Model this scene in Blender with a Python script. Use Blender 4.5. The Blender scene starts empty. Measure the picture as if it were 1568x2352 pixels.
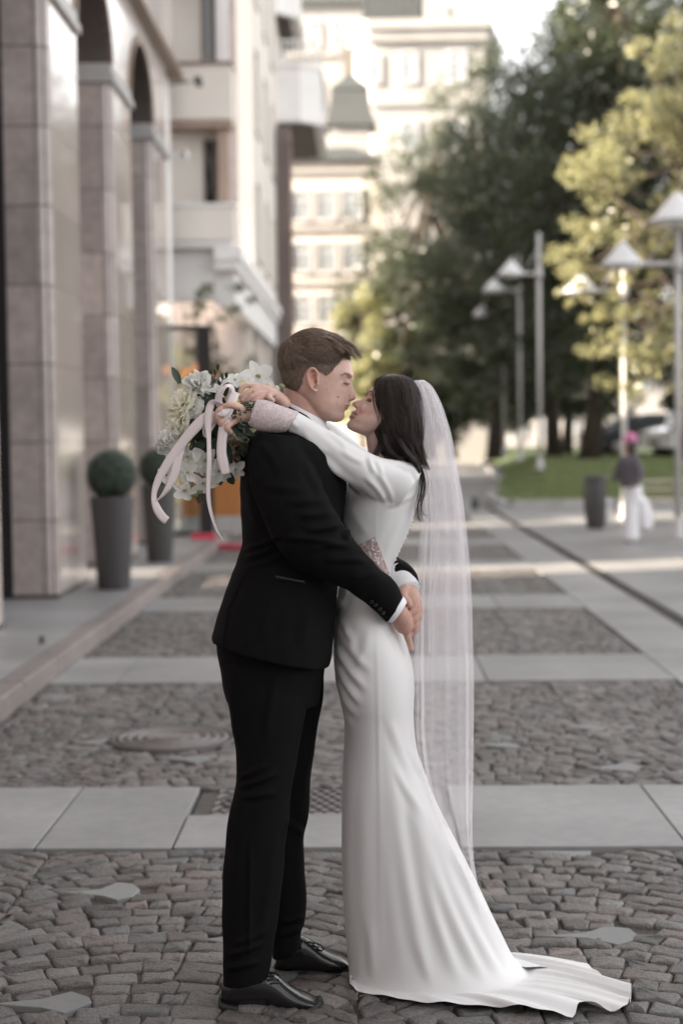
import bpy, bmesh, math, random
import numpy as np
from mathutils import Vector, Matrix
from mathutils.bvhtree import BVHTree
PI = math.pi
R = math.radians
SC = bpy.context.scene
COL = SC.collection
# ------------------------------------------------------------------ camera
FPX = 3528.0                      # focal length in units of a 1568 x 2352 picture
CAM_POS = Vector((0, 0, 1.56))
ROLL = R(0.7)
CAM_ROT = Matrix.Rotation(math.atan(56 / FPX), 3, 'Z') @ Matrix.Rotation(PI / 2 - math.atan(176 / FPX), 3, 'X') @ Matrix.Rotation(-ROLL, 3, 'Z')
cam_data = bpy.data.cameras.new('camera')
cam = bpy.data.objects.new('camera', cam_data)
COL.objects.link(cam)
cam.matrix_world = Matrix.Translation(CAM_POS) @ CAM_ROT.to_4x4()
cam_data.sensor_width = 36
cam_data.lens = 36 * FPX / 2352
cam_data.clip_start = 0.1
cam_data.clip_end = 600
D = 4.3                           # distance of the couple
cam_data.dof.use_dof = True
cam_data.dof.focus_distance = 4.2
cam_data.dof.aperture_fstop = 1.9
SC.camera = cam
# ------------------------------------------------------------------ world, sun, exposure
SUN_DIR = Vector((0.90, 0.28, -0.36)).normalized()
world = bpy.data.worlds.new('World')
SC.world = world
world.use_nodes = True
nt = world.node_tree
for n in list(nt.nodes): nt.nodes.remove(n)
sky = nt.nodes.new('ShaderNodeTexSky')
sky.sky_type = 'NISHITA'
sky.sun_disc = False
sky.sun_elevation = math.asin(-SUN_DIR.z)
sky.sun_rotation = math.atan2(-SUN_DIR.x, -SUN_DIR.y)
sky.air_density = 1.0
sky.dust_density = 2.5
hs = nt.nodes.new('ShaderNodeHueSaturation')
hs.inputs['Saturation'].default_value = 0.08      # thin high haze: a nearly white sky
bgn = nt.nodes.new('ShaderNodeBackground')
bgn.inputs['Strength'].default_value = 0.15
wo = nt.nodes.new('ShaderNodeOutputWorld')
nt.links.new(sky.outputs[0], hs.inputs['Color'])
warm = nt.nodes.new('ShaderNodeVectorMath'); warm.operation = 'MULTIPLY'; warm.inputs[1].default_value = (1.0, 0.985, 0.975)
nt.links.new(hs.outputs[0], warm.inputs[0]); nt.links.new(warm.outputs[0], bgn.inputs['Color'])
nt.links.new(bgn.outputs[0], wo.inputs[0])
sun_data = bpy.data.lights.new('sun', 'SUN')
sun_data.energy = 5.0
sun_data.angle = R(0.5)
sun_data.color = (1.0, 0.86, 0.68)
sun = bpy.data.objects.new('sun', sun_data)
COL.objects.link(sun)
sun.rotation_euler = SUN_DIR.to_track_quat('-Z', 'Y').to_euler()
sun.location = (-30, -10, 30)
SC.view_settings.view_transform = 'Standard'
SC.view_settings.look = 'None'
SC.view_settings.gamma = 1
SC.view_settings.exposure = 2.25
SC.view_settings.use_curve_mapping = False
SC.render.engine = 'CYCLES'
SC.cycles.use_denoising = True
SC.cycles.max_bounces = 10
SC.cycles.diffuse_bounces = 5
SC.cycles.transparent_max_bounces = 24
SC.cycles.sample_clamp_indirect = 6
# ------------------------------------------------------------------ picture <-> place
def ray(px, py):
    return CAM_ROT @ Vector(((px - 784) / FPX, -(py - 1176) / FPX, -1))
def W(px, py, Y):                 # the point at distance Y down the street that is seen at px, py
    d = ray(px, py)
    return CAM_POS + d * (Y / d.y)
def G(px, py, z=0.0):             # the point of the ground (height z) that is seen at px, py
    d = ray(px, py)
    return CAM_POS + d * ((z - CAM_POS.z) / d.z)
CRI = CAM_ROT.transposed()
def proj(v):
    q = CRI @ (Vector(v) - CAM_POS)
    return (784 + FPX * q.x / -q.z, 1176 - FPX * q.y / -q.z)
def proj_np(a):
    q = (a - np.array(CAM_POS)) @ np.array(CRI).T
    return np.stack([784 + FPX * q[:, 0] / -q[:, 2], 1176 - FPX * q[:, 1] / -q[:, 2]], 1)
# ------------------------------------------------------------------ materials
def mat(name, col, rough=0.6, var=0.12, scale=6.0, bump=0.0, bscale=40.0, metal=0.0, spec=0.5, sheen=0.0, coat=0.0,
        attr=None, objvar=0.0, stretch=None, wear=0.0, trans=0.0, sss=0.0, attrcol=None, bdist=0.01):
    m = bpy.data.materials.new(name)
    m.use_nodes = True
    t = m.node_tree
    b = t.nodes['Principled BSDF']
    N, L = t.nodes.new, t.links.new
    tc = N('ShaderNodeTexCoord')
    src = tc.outputs['Object']
    if stretch:
        mp = N('ShaderNodeMapping'); mp.inputs['Scale'].default_value = stretch
        L(src, mp.inputs[0]); src = mp.outputs[0]
    nz = N('ShaderNodeTexNoise'); nz.inputs['Scale'].default_value = scale; nz.inputs['Detail'].default_value = 6
    nz.inputs['Roughness'].default_value = 0.62
    L(src, nz.inputs['Vector'])
    mr = N('ShaderNodeMapRange'); mr.inputs[1].default_value = 0.3; mr.inputs[2].default_value = 0.7
    mr.inputs[3].default_value = 1 - var; mr.inputs[4].default_value = 1 + var
    L(nz.outputs['Fac'], mr.inputs[0])
    val = mr.outputs[0]
    def mul(a, bb):
        k = N('ShaderNodeMath'); k.operation = 'MULTIPLY'; L(a, k.inputs[0]); L(bb, k.inputs[1]); return k.outputs[0]
    if attr:
        at = N('ShaderNodeAttribute'); at.attribute_name = attr
        val = mul(val, at.outputs['Fac'])
    if objvar:
        oi = N('ShaderNodeObjectInfo')
        m2 = N('ShaderNodeMapRange'); m2.inputs[3].default_value = 1 - objvar; m2.inputs[4].default_value = 1 + objvar
        L(oi.outputs['Random'], m2.inputs[0]); val = mul(val, m2.outputs[0])
    if wear:
        n2 = N('ShaderNodeTexNoise'); n2.inputs['Scale'].default_value = 0.9; n2.inputs['Detail'].default_value = 8
        L(tc.outputs['Object'], n2.inputs['Vector'])
        m3 = N('ShaderNodeMapRange'); m3.inputs[1].default_value = 0.35; m3.inputs[2].default_value = 0.65
        m3.inputs[3].default_value = 1 - wear; m3.inputs[4].default_value = 1 + wear * 0.6
        L(n2.outputs['Fac'], m3.inputs[0]); val = mul(val, m3.outputs[0])
    vm = N('ShaderNodeVectorMath'); vm.operation = 'SCALE'
    if attrcol:
        ac = N('ShaderNodeAttribute'); ac.attribute_name = attrcol
        L(ac.outputs['Color'], vm.inputs[0])
    else:
        vm.inputs[0].default_value = col[:3]
    L(val, vm.inputs['Scale'])
    L(vm.outputs[0], b.inputs['Base Color'])
    b.inputs['Roughness'].default_value = rough
    b.inputs['Metallic'].default_value = metal
    b.inputs['Specular IOR Level'].default_value = spec
    b.inputs['Sheen Weight'].default_value = sheen
    b.inputs['Coat Weight'].default_value = coat
    b.inputs['Transmission Weight'].default_value = trans
    if sss:
        b.inputs['Subsurface Weight'].default_value = sss
        b.inputs['Subsurface Radius'].default_value = (0.012, 0.005, 0.003)
        b.inputs['Subsurface Scale'].default_value = 1.0
    if bump:
        n3 = N('ShaderNodeTexNoise'); n3.inputs['Scale'].default_value = bscale; n3.inputs['Detail'].default_value = 7
        n3.inputs['Roughness'].default_value = 0.65
        L(src, n3.inputs['Vector'])
        bp = N('ShaderNodeBump'); bp.inputs['Strength'].default_value = bump; bp.inputs['Distance'].default_value = bdist
        L(n3.outputs['Fac'], bp.inputs['Height']); L(bp.outputs[0], b.inputs['Normal'])
    return m
# ------------------------------------------------------------------ mesh building
class MB:
    def __init__(s): s.v = []; s.f = []; s.m = []; s.sm = []
    def add(s, vs, fs, m=0, smooth=False):
        o = len(s.v)
        s.v.extend([tuple(p) for p in vs])
        for f in fs:
            s.f.append([i + o for i in f]); s.m.append(m); s.sm.append(smooth)
        return o
    def box(s, x0, x1, y0, y1, z0, z1, m=0):
        s.add([(x0, y0, z0), (x1, y0, z0), (x1, y1, z0), (x0, y1, z0), (x0, y0, z1), (x1, y0, z1), (x1, y1, z1), (x0, y1, z1)],
              [(0, 3, 2, 1), (4, 5, 6, 7), (0, 1, 5, 4), (1, 2, 6, 5), (2, 3, 7, 6), (3, 0, 4, 7)], m)
        return s
    def obox(s, c, ux, uy, uz, hx, hy, hz, m=0):
        c, ux, uy, uz = Vector(c), Vector(ux), Vector(uy), Vector(uz)
        vs = [c + ux * (hx * a) + uy * (hy * b) + uz * (hz * d) for d in (-1, 1) for a, b in ((-1, -1), (1, -1), (1, 1), (-1, 1))]
        s.add(vs, [(0, 3, 2, 1), (4, 5, 6, 7), (0, 1, 5, 4), (1, 2, 6, 5), (2, 3, 7, 6), (3, 0, 4, 7)], m)
        return s
    def prism(s, poly, z0, z1, m=0):
        n = len(poly)
        s.add([(p[0], p[1], z0) for p in poly] + [(p[0], p[1], z1) for p in poly],
              [tuple(reversed(range(n))), tuple(range(n, 2 * n))] + [(i, (i + 1) % n, n + (i + 1) % n, n + i) for i in range(n)], m)
        return s
    def loft(s, rings, m=0, cap0=True, cap1=True, smooth=True, closed=True):
        n = len(rings[0]); o = len(s.v)
        for r in rings: s.v.extend([tuple(p) for p in r])
        k = n if closed else n - 1
        for i in range(len(rings) - 1):
            for j in range(k):
                s.f.append([o + i * n + j, o + i * n + (j + 1) % n, o + (i + 1) * n + (j + 1) % n, o + (i + 1) * n + j]); s.m.append(m); s.sm.append(smooth)
        for flag, i, rev in ((cap0, 0, True), (cap1, len(rings) - 1, False)):
            if flag and closed:
                c = np.mean(np.array([tuple(p) for p in rings[i]]), 0); ci = len(s.v); s.v.append(tuple(c))
                for j in range(n):
                    a, b = o + i * n + j, o + i * n + (j + 1) % n
                    s.f.append([b, a, ci] if rev else [a, b, ci]); s.m.append(m); s.sm.append(smooth)
        return s
    def tube(s, pts, rad, n=8, m=0, cap=True, smooth=True):
        pts = [Vector(p) for p in pts]
        if not hasattr(rad, '__len__'): rad = [rad] * len(pts)
        rings = []; prev = None
        for i, p in enumerate(pts):
            t = (pts[min(i + 1, len(pts) - 1)] - pts[max(i - 1, 0)]).normalized()
            if prev is None:
                a = Vector((0, 0, 1)) if abs(t.z) < 0.9 else Vector((1, 0, 0))
                u = t.cross(a).normalized()
            else:
                u = (prev - t * prev.dot(t)).normalized()
            prev = u; w = t.cross(u)
            rings.append([p + (u * math.cos(2 * PI * k / n) + w * math.sin(2 * PI * k / n)) * rad[i] for k in range(n)])
        return s.loft(rings, m, cap, cap, smooth)
    def lathe(s, prof, c=(0, 0, 0), n=24, m=0, smooth=True, sx=1, sy=1):
        rings = [[(c[0] + sx * r * math.cos(2 * PI * k / n), c[1] + sy * r * math.sin(2 * PI * k / n), c[2] + z) for k in range(n)] for r, z in prof]
        return s.loft(rings, m, True, True, smooth)
    def ball(s, c, r, n=8, k=5, m=0, sz=1.0):
        return s.lathe([(max(r * math.sin(PI * i / k), r * 0.02), -sz * r * math.cos(PI * i / k)) for i in range(k + 1)], c, n, m)
    def mesh(s, name, mats):
        me = bpy.data.meshes.new(name)
        me.from_pydata(s.v, [], s.f)
        for mm in (mats if isinstance(mats, (list, tuple)) else [mats]): me.materials.append(mm)
        me.polygons.foreach_set('material_index', s.m)
        me.polygons.foreach_set('use_smooth', s.sm)
        me.update()
        return me
    def build(s, name, mats, parent=None, bevel=0.0, fix=False):
        me = s.mesh(name, mats)
        if fix:
            bm = bmesh.new(); bm.from_mesh(me); bmesh.ops.recalc_face_normals(bm, faces=bm.faces); bm.to_mesh(me); bm.free()
        o = bpy.data.objects.new(name, me); COL.objects.link(o)
        if parent: o.parent = parent
        if bevel:
            md = o.modifiers.new('edge', 'BEVEL'); md.width = bevel; md.segments = 2; md.limit_method = 'ANGLE'; md.angle_limit = R(40)
        return o
def tag(o, label=None, cat=None, group=None, kind=None):
    if label: o['label'] = label
    if cat: o['category'] = cat
    if group: o['group'] = group
    if kind: o['kind'] = kind
    return o
def empty(name, loc=(0, 0, 0), label=None, cat=None, group=None, rz=0.0):
    o = bpy.data.objects.new(name, None); COL.objects.link(o)
    o.location = loc; o.rotation_euler = (0, 0, rz); o.empty_display_size = 0.2
    return tag(o, label, cat, group)
def keep_world(child, parent):       # parts are modelled in world coordinates, things sit at their own base
    child.parent = parent
    child.matrix_parent_inverse = Matrix.Translation(-Vector(parent.location))
    return child
def copy_tree(o, parent=None):
    c = o.copy(); COL.objects.link(c)
    if parent: c.parent = parent
    for ch in list(o.children): copy_tree(ch, c)
    return c
def crs(P, k):                       # Catmull-Rom through rows of numbers, k steps per span
    P = np.array(P, float); out = []
    n = len(P)
    for i in range(n - 1):
        p0, p1, p2, p3 = P[max(i - 1, 0)], P[i], P[i + 1], P[min(i + 2, n - 1)]
        for j in range(k):
            t = j / k
            out.append(0.5 * ((2 * p1) + (p2 - p0) * t + (2 * p0 - 5 * p1 + 4 * p2 - p3) * t * t + (3 * p1 - p0 - 3 * p2 + p3) * t ** 3))
    out.append(P[-1])
    return np.array(out)
rng = random.Random(7)
NP = np.random.default_rng(11)
# ================================================================== the ground
def slopeline(a, b):
    return (b.y - a.y) / (b.x - a.x)
SK = slopeline(G(0, 1957), G(1568, 1952))          # the cross bands run a little askew to the street
def sk(x, y, z): return (x, y + SK * x, z)
M_granite = mat('grey granite slab', (0.255, 0.25, 0.25), rough=0.5, var=0.10, scale=14, bump=0.12, bscale=160, objvar=0.12, wear=0.24, bdist=0.003)
M_kerb = mat('brown granite kerb', (0.21, 0.18, 0.17), rough=0.55, var=0.2, scale=20, bump=0.2, bscale=120, objvar=0.12, wear=0.15, bdist=0.004)
M_sett = mat('granite sett', (0.112, 0.099, 0.092), rough=0.5, var=0.5, scale=110, bump=1.0, bscale=95, attr='tone', objvar=0.0, wear=0.18, bdist=0.010, spec=0.8)
M_sett_b = mat('reddish granite sett', (0.118, 0.096, 0.087), rough=0.5, var=0.45, scale=95, bump=1.0, bscale=95, attr='tone', wear=0.18, bdist=0.010, spec=0.8)
M_sett_c = mat('bluish granite sett', (0.112, 0.106, 0.104), rough=0.45, var=0.55, scale=140, bump=1.0, bscale=85, attr='tone', wear=0.18, bdist=0.010, spec=0.8)
M_joint = mat('sand joint', (0.080, 0.068, 0.060), rough=0.9, var=0.35, scale=60, bump=0.6, bscale=200)
M_ground = mat('far paving', (0.28, 0.27, 0.265), rough=0.7, var=0.15, scale=3, wear=0.15)
M_inlay = mat('smooth grey inlay stone', (0.20, 0.20, 0.198), rough=0.6, var=0.08, scale=30, bump=0.15, bscale=300, objvar=0.12, bdist=0.002)
M_iron = mat('worn iron', (0.075, 0.068, 0.066), rough=0.5, var=0.25, scale=30, bump=0.3, bscale=90, metal=0.3)
M_castlight = mat('polished cover metal', (0.20, 0.18, 0.175), rough=0.45, var=0.2, scale=40, bump=0.2, bscale=150, metal=0.2)
M_drain = mat('drain steel', (0.07, 0.062, 0.058), rough=0.5, var=0.3, scale=20, metal=0.5)
g = MB(); g.add([(-160, -60, -0.06), (160, -60, -0.06), (160, 400, -0.06), (-160, 400, -0.06)], [(0, 1, 2, 3)])
tag(g.build('ground', M_ground), kind='structure')
# ---- bands of granite slabs across the lane, every four metres
LX, RX = -2.03, 1.93
def slab(parent, name, x0, x1, y0, y1, z0, z1, m, bev=0.004):
    gp = 0.004
    b = MB(); P = [sk(x0 + gp, y0 + gp, 0), sk(x1 - gp, y0 + gp, 0), sk(x1 - gp, y1 - gp, 0), sk(x0 + gp, y1 - gp, 0)]
    dz = rng.uniform(-0.002, 0.002)
    b.prism(P, z0, z1 + dz)
    return keep_world(b.build(name, m, bevel=bev), parent)
BAND0 = G(784, 1953).y - SK * G(784, 1953).x
BANDS = [(BAND0 + 4.0 * k - (0.1 if k else 0), BAND0 + 4.0 * k + 1.02) for k in range(0, 8)]
slabs = empty('slab_paving', (0, 6, 0)); tag(slabs, kind='structure')
for k, (y0, y1) in enumerate(BANDS):
    xs = [LX, -1.27, -0.04, 1.19, RX] if k % 2 == 0 else [LX, -1.6, -0.45, 0.75, RX]
    for i in range(len(xs) - 1):
        if k == 0 and i in (1, 2):                     # slabs left short beside the square access cover
            if i == 1:
                slab(slabs, 'slab', xs[i], -0.745, y0, y1, -0.05, 0.012, M_granite)
                slab(slabs, 'slab', -0.745, xs[i + 1], y0, y0 + 0.50, -0.05, 0.012, M_granite)
            else:
                slab(slabs, 'slab', xs[i], 0.34, y0, y0 + 0.50, -0.05, 0.012, M_granite)
                slab(slabs, 'slab', 0.34, xs[i + 1], y0, y1, -0.05, 0.012, M_granite)
        else:
            slab(slabs, 'slab', xs[i], xs[i + 1], y0, y1, -0.05, 0.012, M_granite)
# ---- right-hand paving of large slabs with the drain channel
DX = 2.56
y = 2.6
row = 0
while y < 34:
    h = 1.18 if y < 20 else 2.2
    for (x0, x1) in ((RX, DX - 0.075), (DX + 0.075, 3.75), (3.75, 4.95), (4.95, 6.2), (6.2, 7.5), (7.5, 9.9), (9.9, 12.3)):
        slab(slabs, 'slab', x0, x1, y, y + h, -0.05, 0.012, M_granite)
    y += h; row += 1
dr = MB()
dr.add([sk(DX - 0.07, 2.6, -0.03), sk(DX + 0.07, 2.6, -0.03), sk(DX + 0.07, 34, -0.03), sk(DX - 0.07, 34, -0.03)], [(0, 1, 2, 3)])
drain = empty('drain_channel', (DX, 12, 0)); tag(drain, 'narrow dark drainage channel running along the right hand slabs', 'drain')
keep_world(dr.build('trough', M_drain), drain)
for s in (-1, 1):
    e = MB(); xx = DX + s * 0.06
    e.prism([sk(xx - 0.012, 2.6, 0), sk(xx + 0.012, 2.6, 0), sk(xx + 0.012, 34, 0), sk(xx - 0.012, 34, 0)], -0.03, 0.010)
    keep_world(e.build('edge_rail', M_iron), drain)
e = MB(); yy = 9.0
while yy < 30:
    e.prism([sk(DX - 0.048, yy, 0), sk(DX + 0.048, yy, 0), sk(DX + 0.048, yy + 0.012, 0), sk(DX - 0.048, yy + 0.012, 0)], -0.028, 0.006)
    yy += 0.035 if yy < 16 else 0.08
o = keep_world(e.build('grating', M_iron), drain); tag(o, kind='stuff')
# ---- inlaid tadpole stones
INLAYS = [[(143, 2052), (230, 2045), (270, 2029), (305, 2032), (322, 2045), (305, 2062), (270, 2070), (235, 2060)],
          [(-20, 2308), (95, 2297), (165, 2280), (205, 2293), (212, 2305), (148, 2330), (95, 2317)],
          [(465, 2160), (500, 2155), (540, 2148), (575, 2160), (540, 2172), (500, 2165)],
          [(1239, 2151), (1344, 2144), (1389, 2129), (1444, 2134), (1461, 2147), (1451, 2162), (1416, 2171), (1344, 2156)],
          [(1204, 1958), (1262, 1957), (1357, 1957), (1352, 1964), (1324, 1971), (1262, 1962)],
          [(380, 1744), (425, 1740), (465, 1734), (487, 1744), (450, 1754), (420, 1748)],
          [(165, 1707), (210, 1700), (250, 1695), (258, 1701), (220, 1711)],
          [(1344, 1765), (1409, 1757), (1434, 1751), (1476, 1761), (1454, 1773), (1429, 1770)],
          [(1094, 1712), (1164, 1706), (1196, 1712), (1179, 1720)],
          [(1289, 1670), (1349, 1664), (1394, 1670), (1374, 1678)],
          [(80, 1600), (130, 1596), (175, 1600), (130, 1608)]]
INW = [[G(px, py, 0.0) for px, py in poly] for poly in INLAYS]
def inside(poly, x, y, grow=0.0):
    cx = sum(p[0] for p in poly) / len(poly); cy = sum(p[1] for p in poly) / len(poly)
    if grow:
        q = []
        for p in poly:
            d = math.hypot(p[0] - cx, p[1] - cy); q.append((p[0] + (p[0] - cx) / d * grow, p[1] + (p[1] - cy) / d * grow))
        poly = q
    c = False; n = len(poly); j = n - 1
    for i in range(n):
        if (poly[i][1] > y) != (poly[j][1] > y) and x < (poly[j][0] - poly[i][0]) * (y - poly[i][1]) / (poly[j][1] - poly[i][1]) + poly[i][0]: c = not c
        j = i
    return c
MANH = G(398, 1697); MANR = 0.33
# ---- setts laid in fan arcs
def sett_cells(y0, y1, x0=LX, x1=RX, s=0.087, Wf=1.16, u=0.092):
    """stones of the segmental arcs: joints stand square to the arc; returns polygons in (x, y)"""
    out = []; r = 0.80; half = Wf / 2
    ncol = int(math.ceil((x1 - x0) / Wf)) + 2
    for i in range(-1, ncol):
        xc = x0 + 0.25 + i * Wf; off = rng.uniform(0, s)
        j0, j1 = int((y0 - 0.6) / s), int((y1 + 0.8) / s) + 1
        for j in range(j0, j1):
            yj = j * s + off
            def P(x, up):
                dx = min(max(x - xc, -half), half); cph = math.sqrt(max(r * r - dx * dx, 1e-6)) / r
                X = dx + (s * cph * dx / r if up else 0.0)
                X = min(max(X, -half), half); cp2 = math.sqrt(max(r * r - X * X, 1e-6))
                return (xc + X, yj + cp2 - r + (s if up else 0.0))
            x = xc - half + rng.uniform(-0.7, 0) * u
            while x < xc + half - 0.012:
                w = u * rng.uniform(0.72, 1.45)
                xa, xb = max(x, xc - half), min(x + w, xc + half)
                if xc + half - xb < 0.35 * u: xb = xc + half; w = 9
                if xb - xa > 0.03:
                    g1 = [rng.gauss(0, 0.007) for _ in range(8)]
                    xm = (xa + xb) / 2
                    q = [P(xa, False), P(xm, False), P(xb, False), P(xb, True), P(xm, True), P(xa, True)]
                    q = [(p[0] + rng.gauss(0, .0058), p[1] + rng.gauss(0, .0052)) for p in q]
                    cx = sum(p[0] for p in q) / 6; cy = sum(p[1] for p in q) / 6
                    if x0 < cx < x1 and y0 < cy < y1:
                        out.append([(min(max(p[0], x0 + 0.004), x1 - 0.004), min(max(p[1], y0 + 0.006), y1 - 0.006)) for p in q])
                x += w
    return out
def sett(poly, gap=0.0028):
    """vertices and faces of one stone: chamfered, domed, uneven"""
    cx = sum(p[0] for p in poly) / len(poly); cy = sum(p[1] for p in poly) / len(poly)
    pts = []
    n = len(poly)
    for i in range(n):                   # take the corners off
        a, b, c = poly[i - 1], poly[i], poly[(i + 1) % n]
        f = rng.uniform(0.04, 0.13)
        pts.append((b[0] + (a[0] - b[0]) * f, b[1] + (a[1] - b[1]) * f))
        pts.append((b[0] + (c[0] - b[0]) * f, b[1] + (c[1] - b[1]) * f))
    m = len(pts)
    tx, ty = rng.gauss(0, 0.035), rng.gauss(0, 0.035); dz = rng.gauss(0, 0.0022)
    def ring(ins, z, j):
        r = []
        for p in pts:
            dx, dy = p[0] - cx, p[1] - cy
            d = max(math.hypot(dx, dy), 1e-4); k = max(d - ins, d * 0.3) / d
            r.append(sk(cx + dx * k, cy + dy * k, z + dz + tx * dx * k + ty * dy * k + rng.gauss(0, j)))
        return r
    vs = ring(gap * 0.6, -0.05, 0) + ring(gap * 0.8, -0.009, 0.0015) + ring(gap + 0.0028, -0.0015, 0.0010) + ring(gap + 0.012, 0.0015, 0.0022) + [sk(cx, cy, 0.003 + dz + rng.gauss(0, 0.0028))]
    fs = []
    for k in range(3):
        for i in range(m):
            fs.append((k * m + i, k * m + (i + 1) % m, (k + 1) * m + (i + 1) % m, (k + 1) * m + i))
    for i in range(m): fs.append((3 * m + i, 3 * m + (i + 1) % m, 4 * m))
    return vs, fs
def tone_attr(me, vals):
    a = me.attributes.new('tone', 'FLOAT', 'POINT'); a.data.foreach_set('value', vals)
def rand_tone():
    t = rng.gauss(1.0, 0.26)
    if rng.random() < 0.06: t += 0.3
    return max(0.55, t)
paving = empty('sett_paving', (0, 5, 0)); tag(paving, kind='structure')
panels = []
lasty = 2.9
for (y0, y1) in BANDS:
    panels.append((lasty, y0)); lasty = y1
for k, (y0, y1) in enumerate(panels):
    bed = MB(); bed.add([sk(LX, y0 - 0.0, -0.013), sk(RX, y0, -0.013), sk(RX, y1, -0.013), sk(LX, y1, -0.013)], [(0, 1, 2, 3)])
    keep_world(bed.build('joint_bed', M_joint), paving)
    if k > 5: 
        cells = sett_cells(y0, y1, s=0.2, u=0.2)
    else: cells = sett_cells(y0, y1)
    if k < 2:
        keep = []
        for c in cells:
            cx = sum(p[0] for p in c) / len(c); cy = sum(p[1] for p in c) / len(c)
            X, Yw = cx, cy + SK * cx
            if any(inside([(p.x, p.y) for p in q], X, Yw, 0.02) for q in INW): continue
            if math.hypot(X - MANH.x, Yw - MANH.y) < MANR + 0.03: continue
            keep.append(c)
        cells = keep
    single = []
    if k == 0:
        vis = []
        for c in cells:
            cx = sum(p[0] for p in c) / len(c); cy = sum(p[1] for p in c) / len(c)
            q = proj(sk(cx, cy, 0))
            if -10 < q[0] < 1578 and q[1] < 2375: vis.append((-q[1], c))
        vis.sort(key=lambda t: t[0]); single = [c for _, c in vis[:300]]
        ids = set(id(c) for c in single)
        for c in single:
            vs, fs = sett(c); b = MB(); b.add(vs, fs, 0, True)
            me = b.mesh('sett', rng.choices((M_sett, M_sett_b, M_sett_c), (7, 2, 2))[0]); tone_attr(me, [rand_tone()] * len(vs))
            o = bpy.data.objects.new('sett', me); COL.objects.link(o); keep_world(o, paving)
        cells = [c for c in cells if id(c) not in ids]
    b = MB(); tones = []
    for c in cells:
        vs, fs = sett(c); b.add(vs, fs, rng.choices((0, 1, 2), (7, 2, 2))[0], True); tones += [rand_tone()] * len(vs)
    me = b.mesh('further_setts', [M_sett, M_sett_b, M_sett_c]); tone_attr(me, tones)
    o = bpy.data.objects.new('further_setts', me); COL.objects.link(o); keep_world(o, paving); tag(o, kind='stuff')
for poly in INW:
    b = MB(); q = [(p.x, p.y) for p in poly]
    ar = sum(q[i - 1][0] * q[i][1] - q[i][0] * q[i - 1][1] for i in range(len(q)))
    if ar < 0: q = q[::-1]
    b.prism(q, -0.03, 0.0045 + rng.uniform(-0.0015, 0.0015))
    keep_world(b.build('inlay_stone', M_inlay, bevel=0.003), paving)
# ---- round manhole cover among the setts
mh = empty('manhole_cover', (MANH.x, MANH.y, 0), 'round ribbed iron manhole cover set among the cobbles left of the groom', 'manhole')
b = MB(); b.lathe([(MANR - 0.03, -0.03), (MANR - 0.03, 0.004), (0.001, 0.004)], (MANH.x, MANH.y, 0), 40); keep_world(b.build('lid', M_iron), mh)
b = MB(); b.lathe([(MANR - 0.025, -0.03), (MANR - 0.025, 0.010), (MANR, 0.010), (MANR + 0.01, -0.03)], (MANH.x, MANH.y, 0), 40); keep_world(b.build('frame', M_iron), mh)
for r_ in (0.08, 0.13, 0.18, 0.23, 0.275):
    b = MB(); b.lathe([(r_ - 0.010, 0.003), (r_ - 0.007, 0.013), (r_ + 0.007, 0.013), (r_ + 0.010, 0.003)], (MANH.x, MANH.y, 0), 36); keep_world(b.build('rib', M_castlight), mh)
b = MB(); b.box(MANH.x - 0.12, MANH.x + 0.12, MANH.y - 0.035, MANH.y + 0.035, 0.0, 0.016); keep_world(b.build('plate', M_castlight, bevel=0.003), mh)
# ---- square access cover in the first band
ax0, ax1 = -0.735, 0.33
ay0, ay1 = BAND0 + 0.51, BAND0 + 1.0
ac = empty('access_cover', (-0.2, ay0 + SK * -0.2, 0), 'rectangular metal access cover with fish scale pattern between the slabs behind the groom', 'manhole')
b = MB(); b.prism([sk(ax0, ay0, 0), sk(ax1, ay0, 0), sk(ax1, ay1, 0), sk(ax0, ay1, 0)], -0.05, -0.012); keep_world(b.build('pit', M_drain), ac)
b = MB(); b.prism([sk(ax0 + 0.08, ay0 + 0.01, 0), sk(ax1 - 0.02, ay0 + 0.01, 0), sk(ax1 - 0.02, ay1 - 0.01, 0), sk(ax0 + 0.08, ay1 - 0.01, 0)], -0.012, 0.006); keep_world(b.build('lid', M_castlight, bevel=0.003), ac)
b = MB()
for i in range(18):
    for j in range(8):
        px_ = ax0 + 0.11 + i * 0.052 + (0.026 if j % 2 else 0); py_ = ay0 + 0.035 + j * 0.056
        if px_ > ax1 - 0.06: continue
        arc = [sk(px_ + 0.026 * math.cos(t), py_ + 0.034 * math.sin(t), 0.007) for t in np.linspace(0.1, PI - 0.1, 7)]
        b.tube(arc, 0.0055, 4)
o = keep_world(b.build('scale_ridge', M_iron), ac); tag(o, kind='stuff')
b = MB()
for r_ in (0.05, 0.09, 0.13, 0.17):
    b.tube([sk(ax0 + 0.28 + r_ * math.cos(t), ay0 + 0.24 + r_ * math.sin(t), 0.009) for t in np.linspace(0, 2 * PI, 25)], 0.007, 4)
o = keep_world(b.build('ring_ridge', M_iron), ac)
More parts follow.
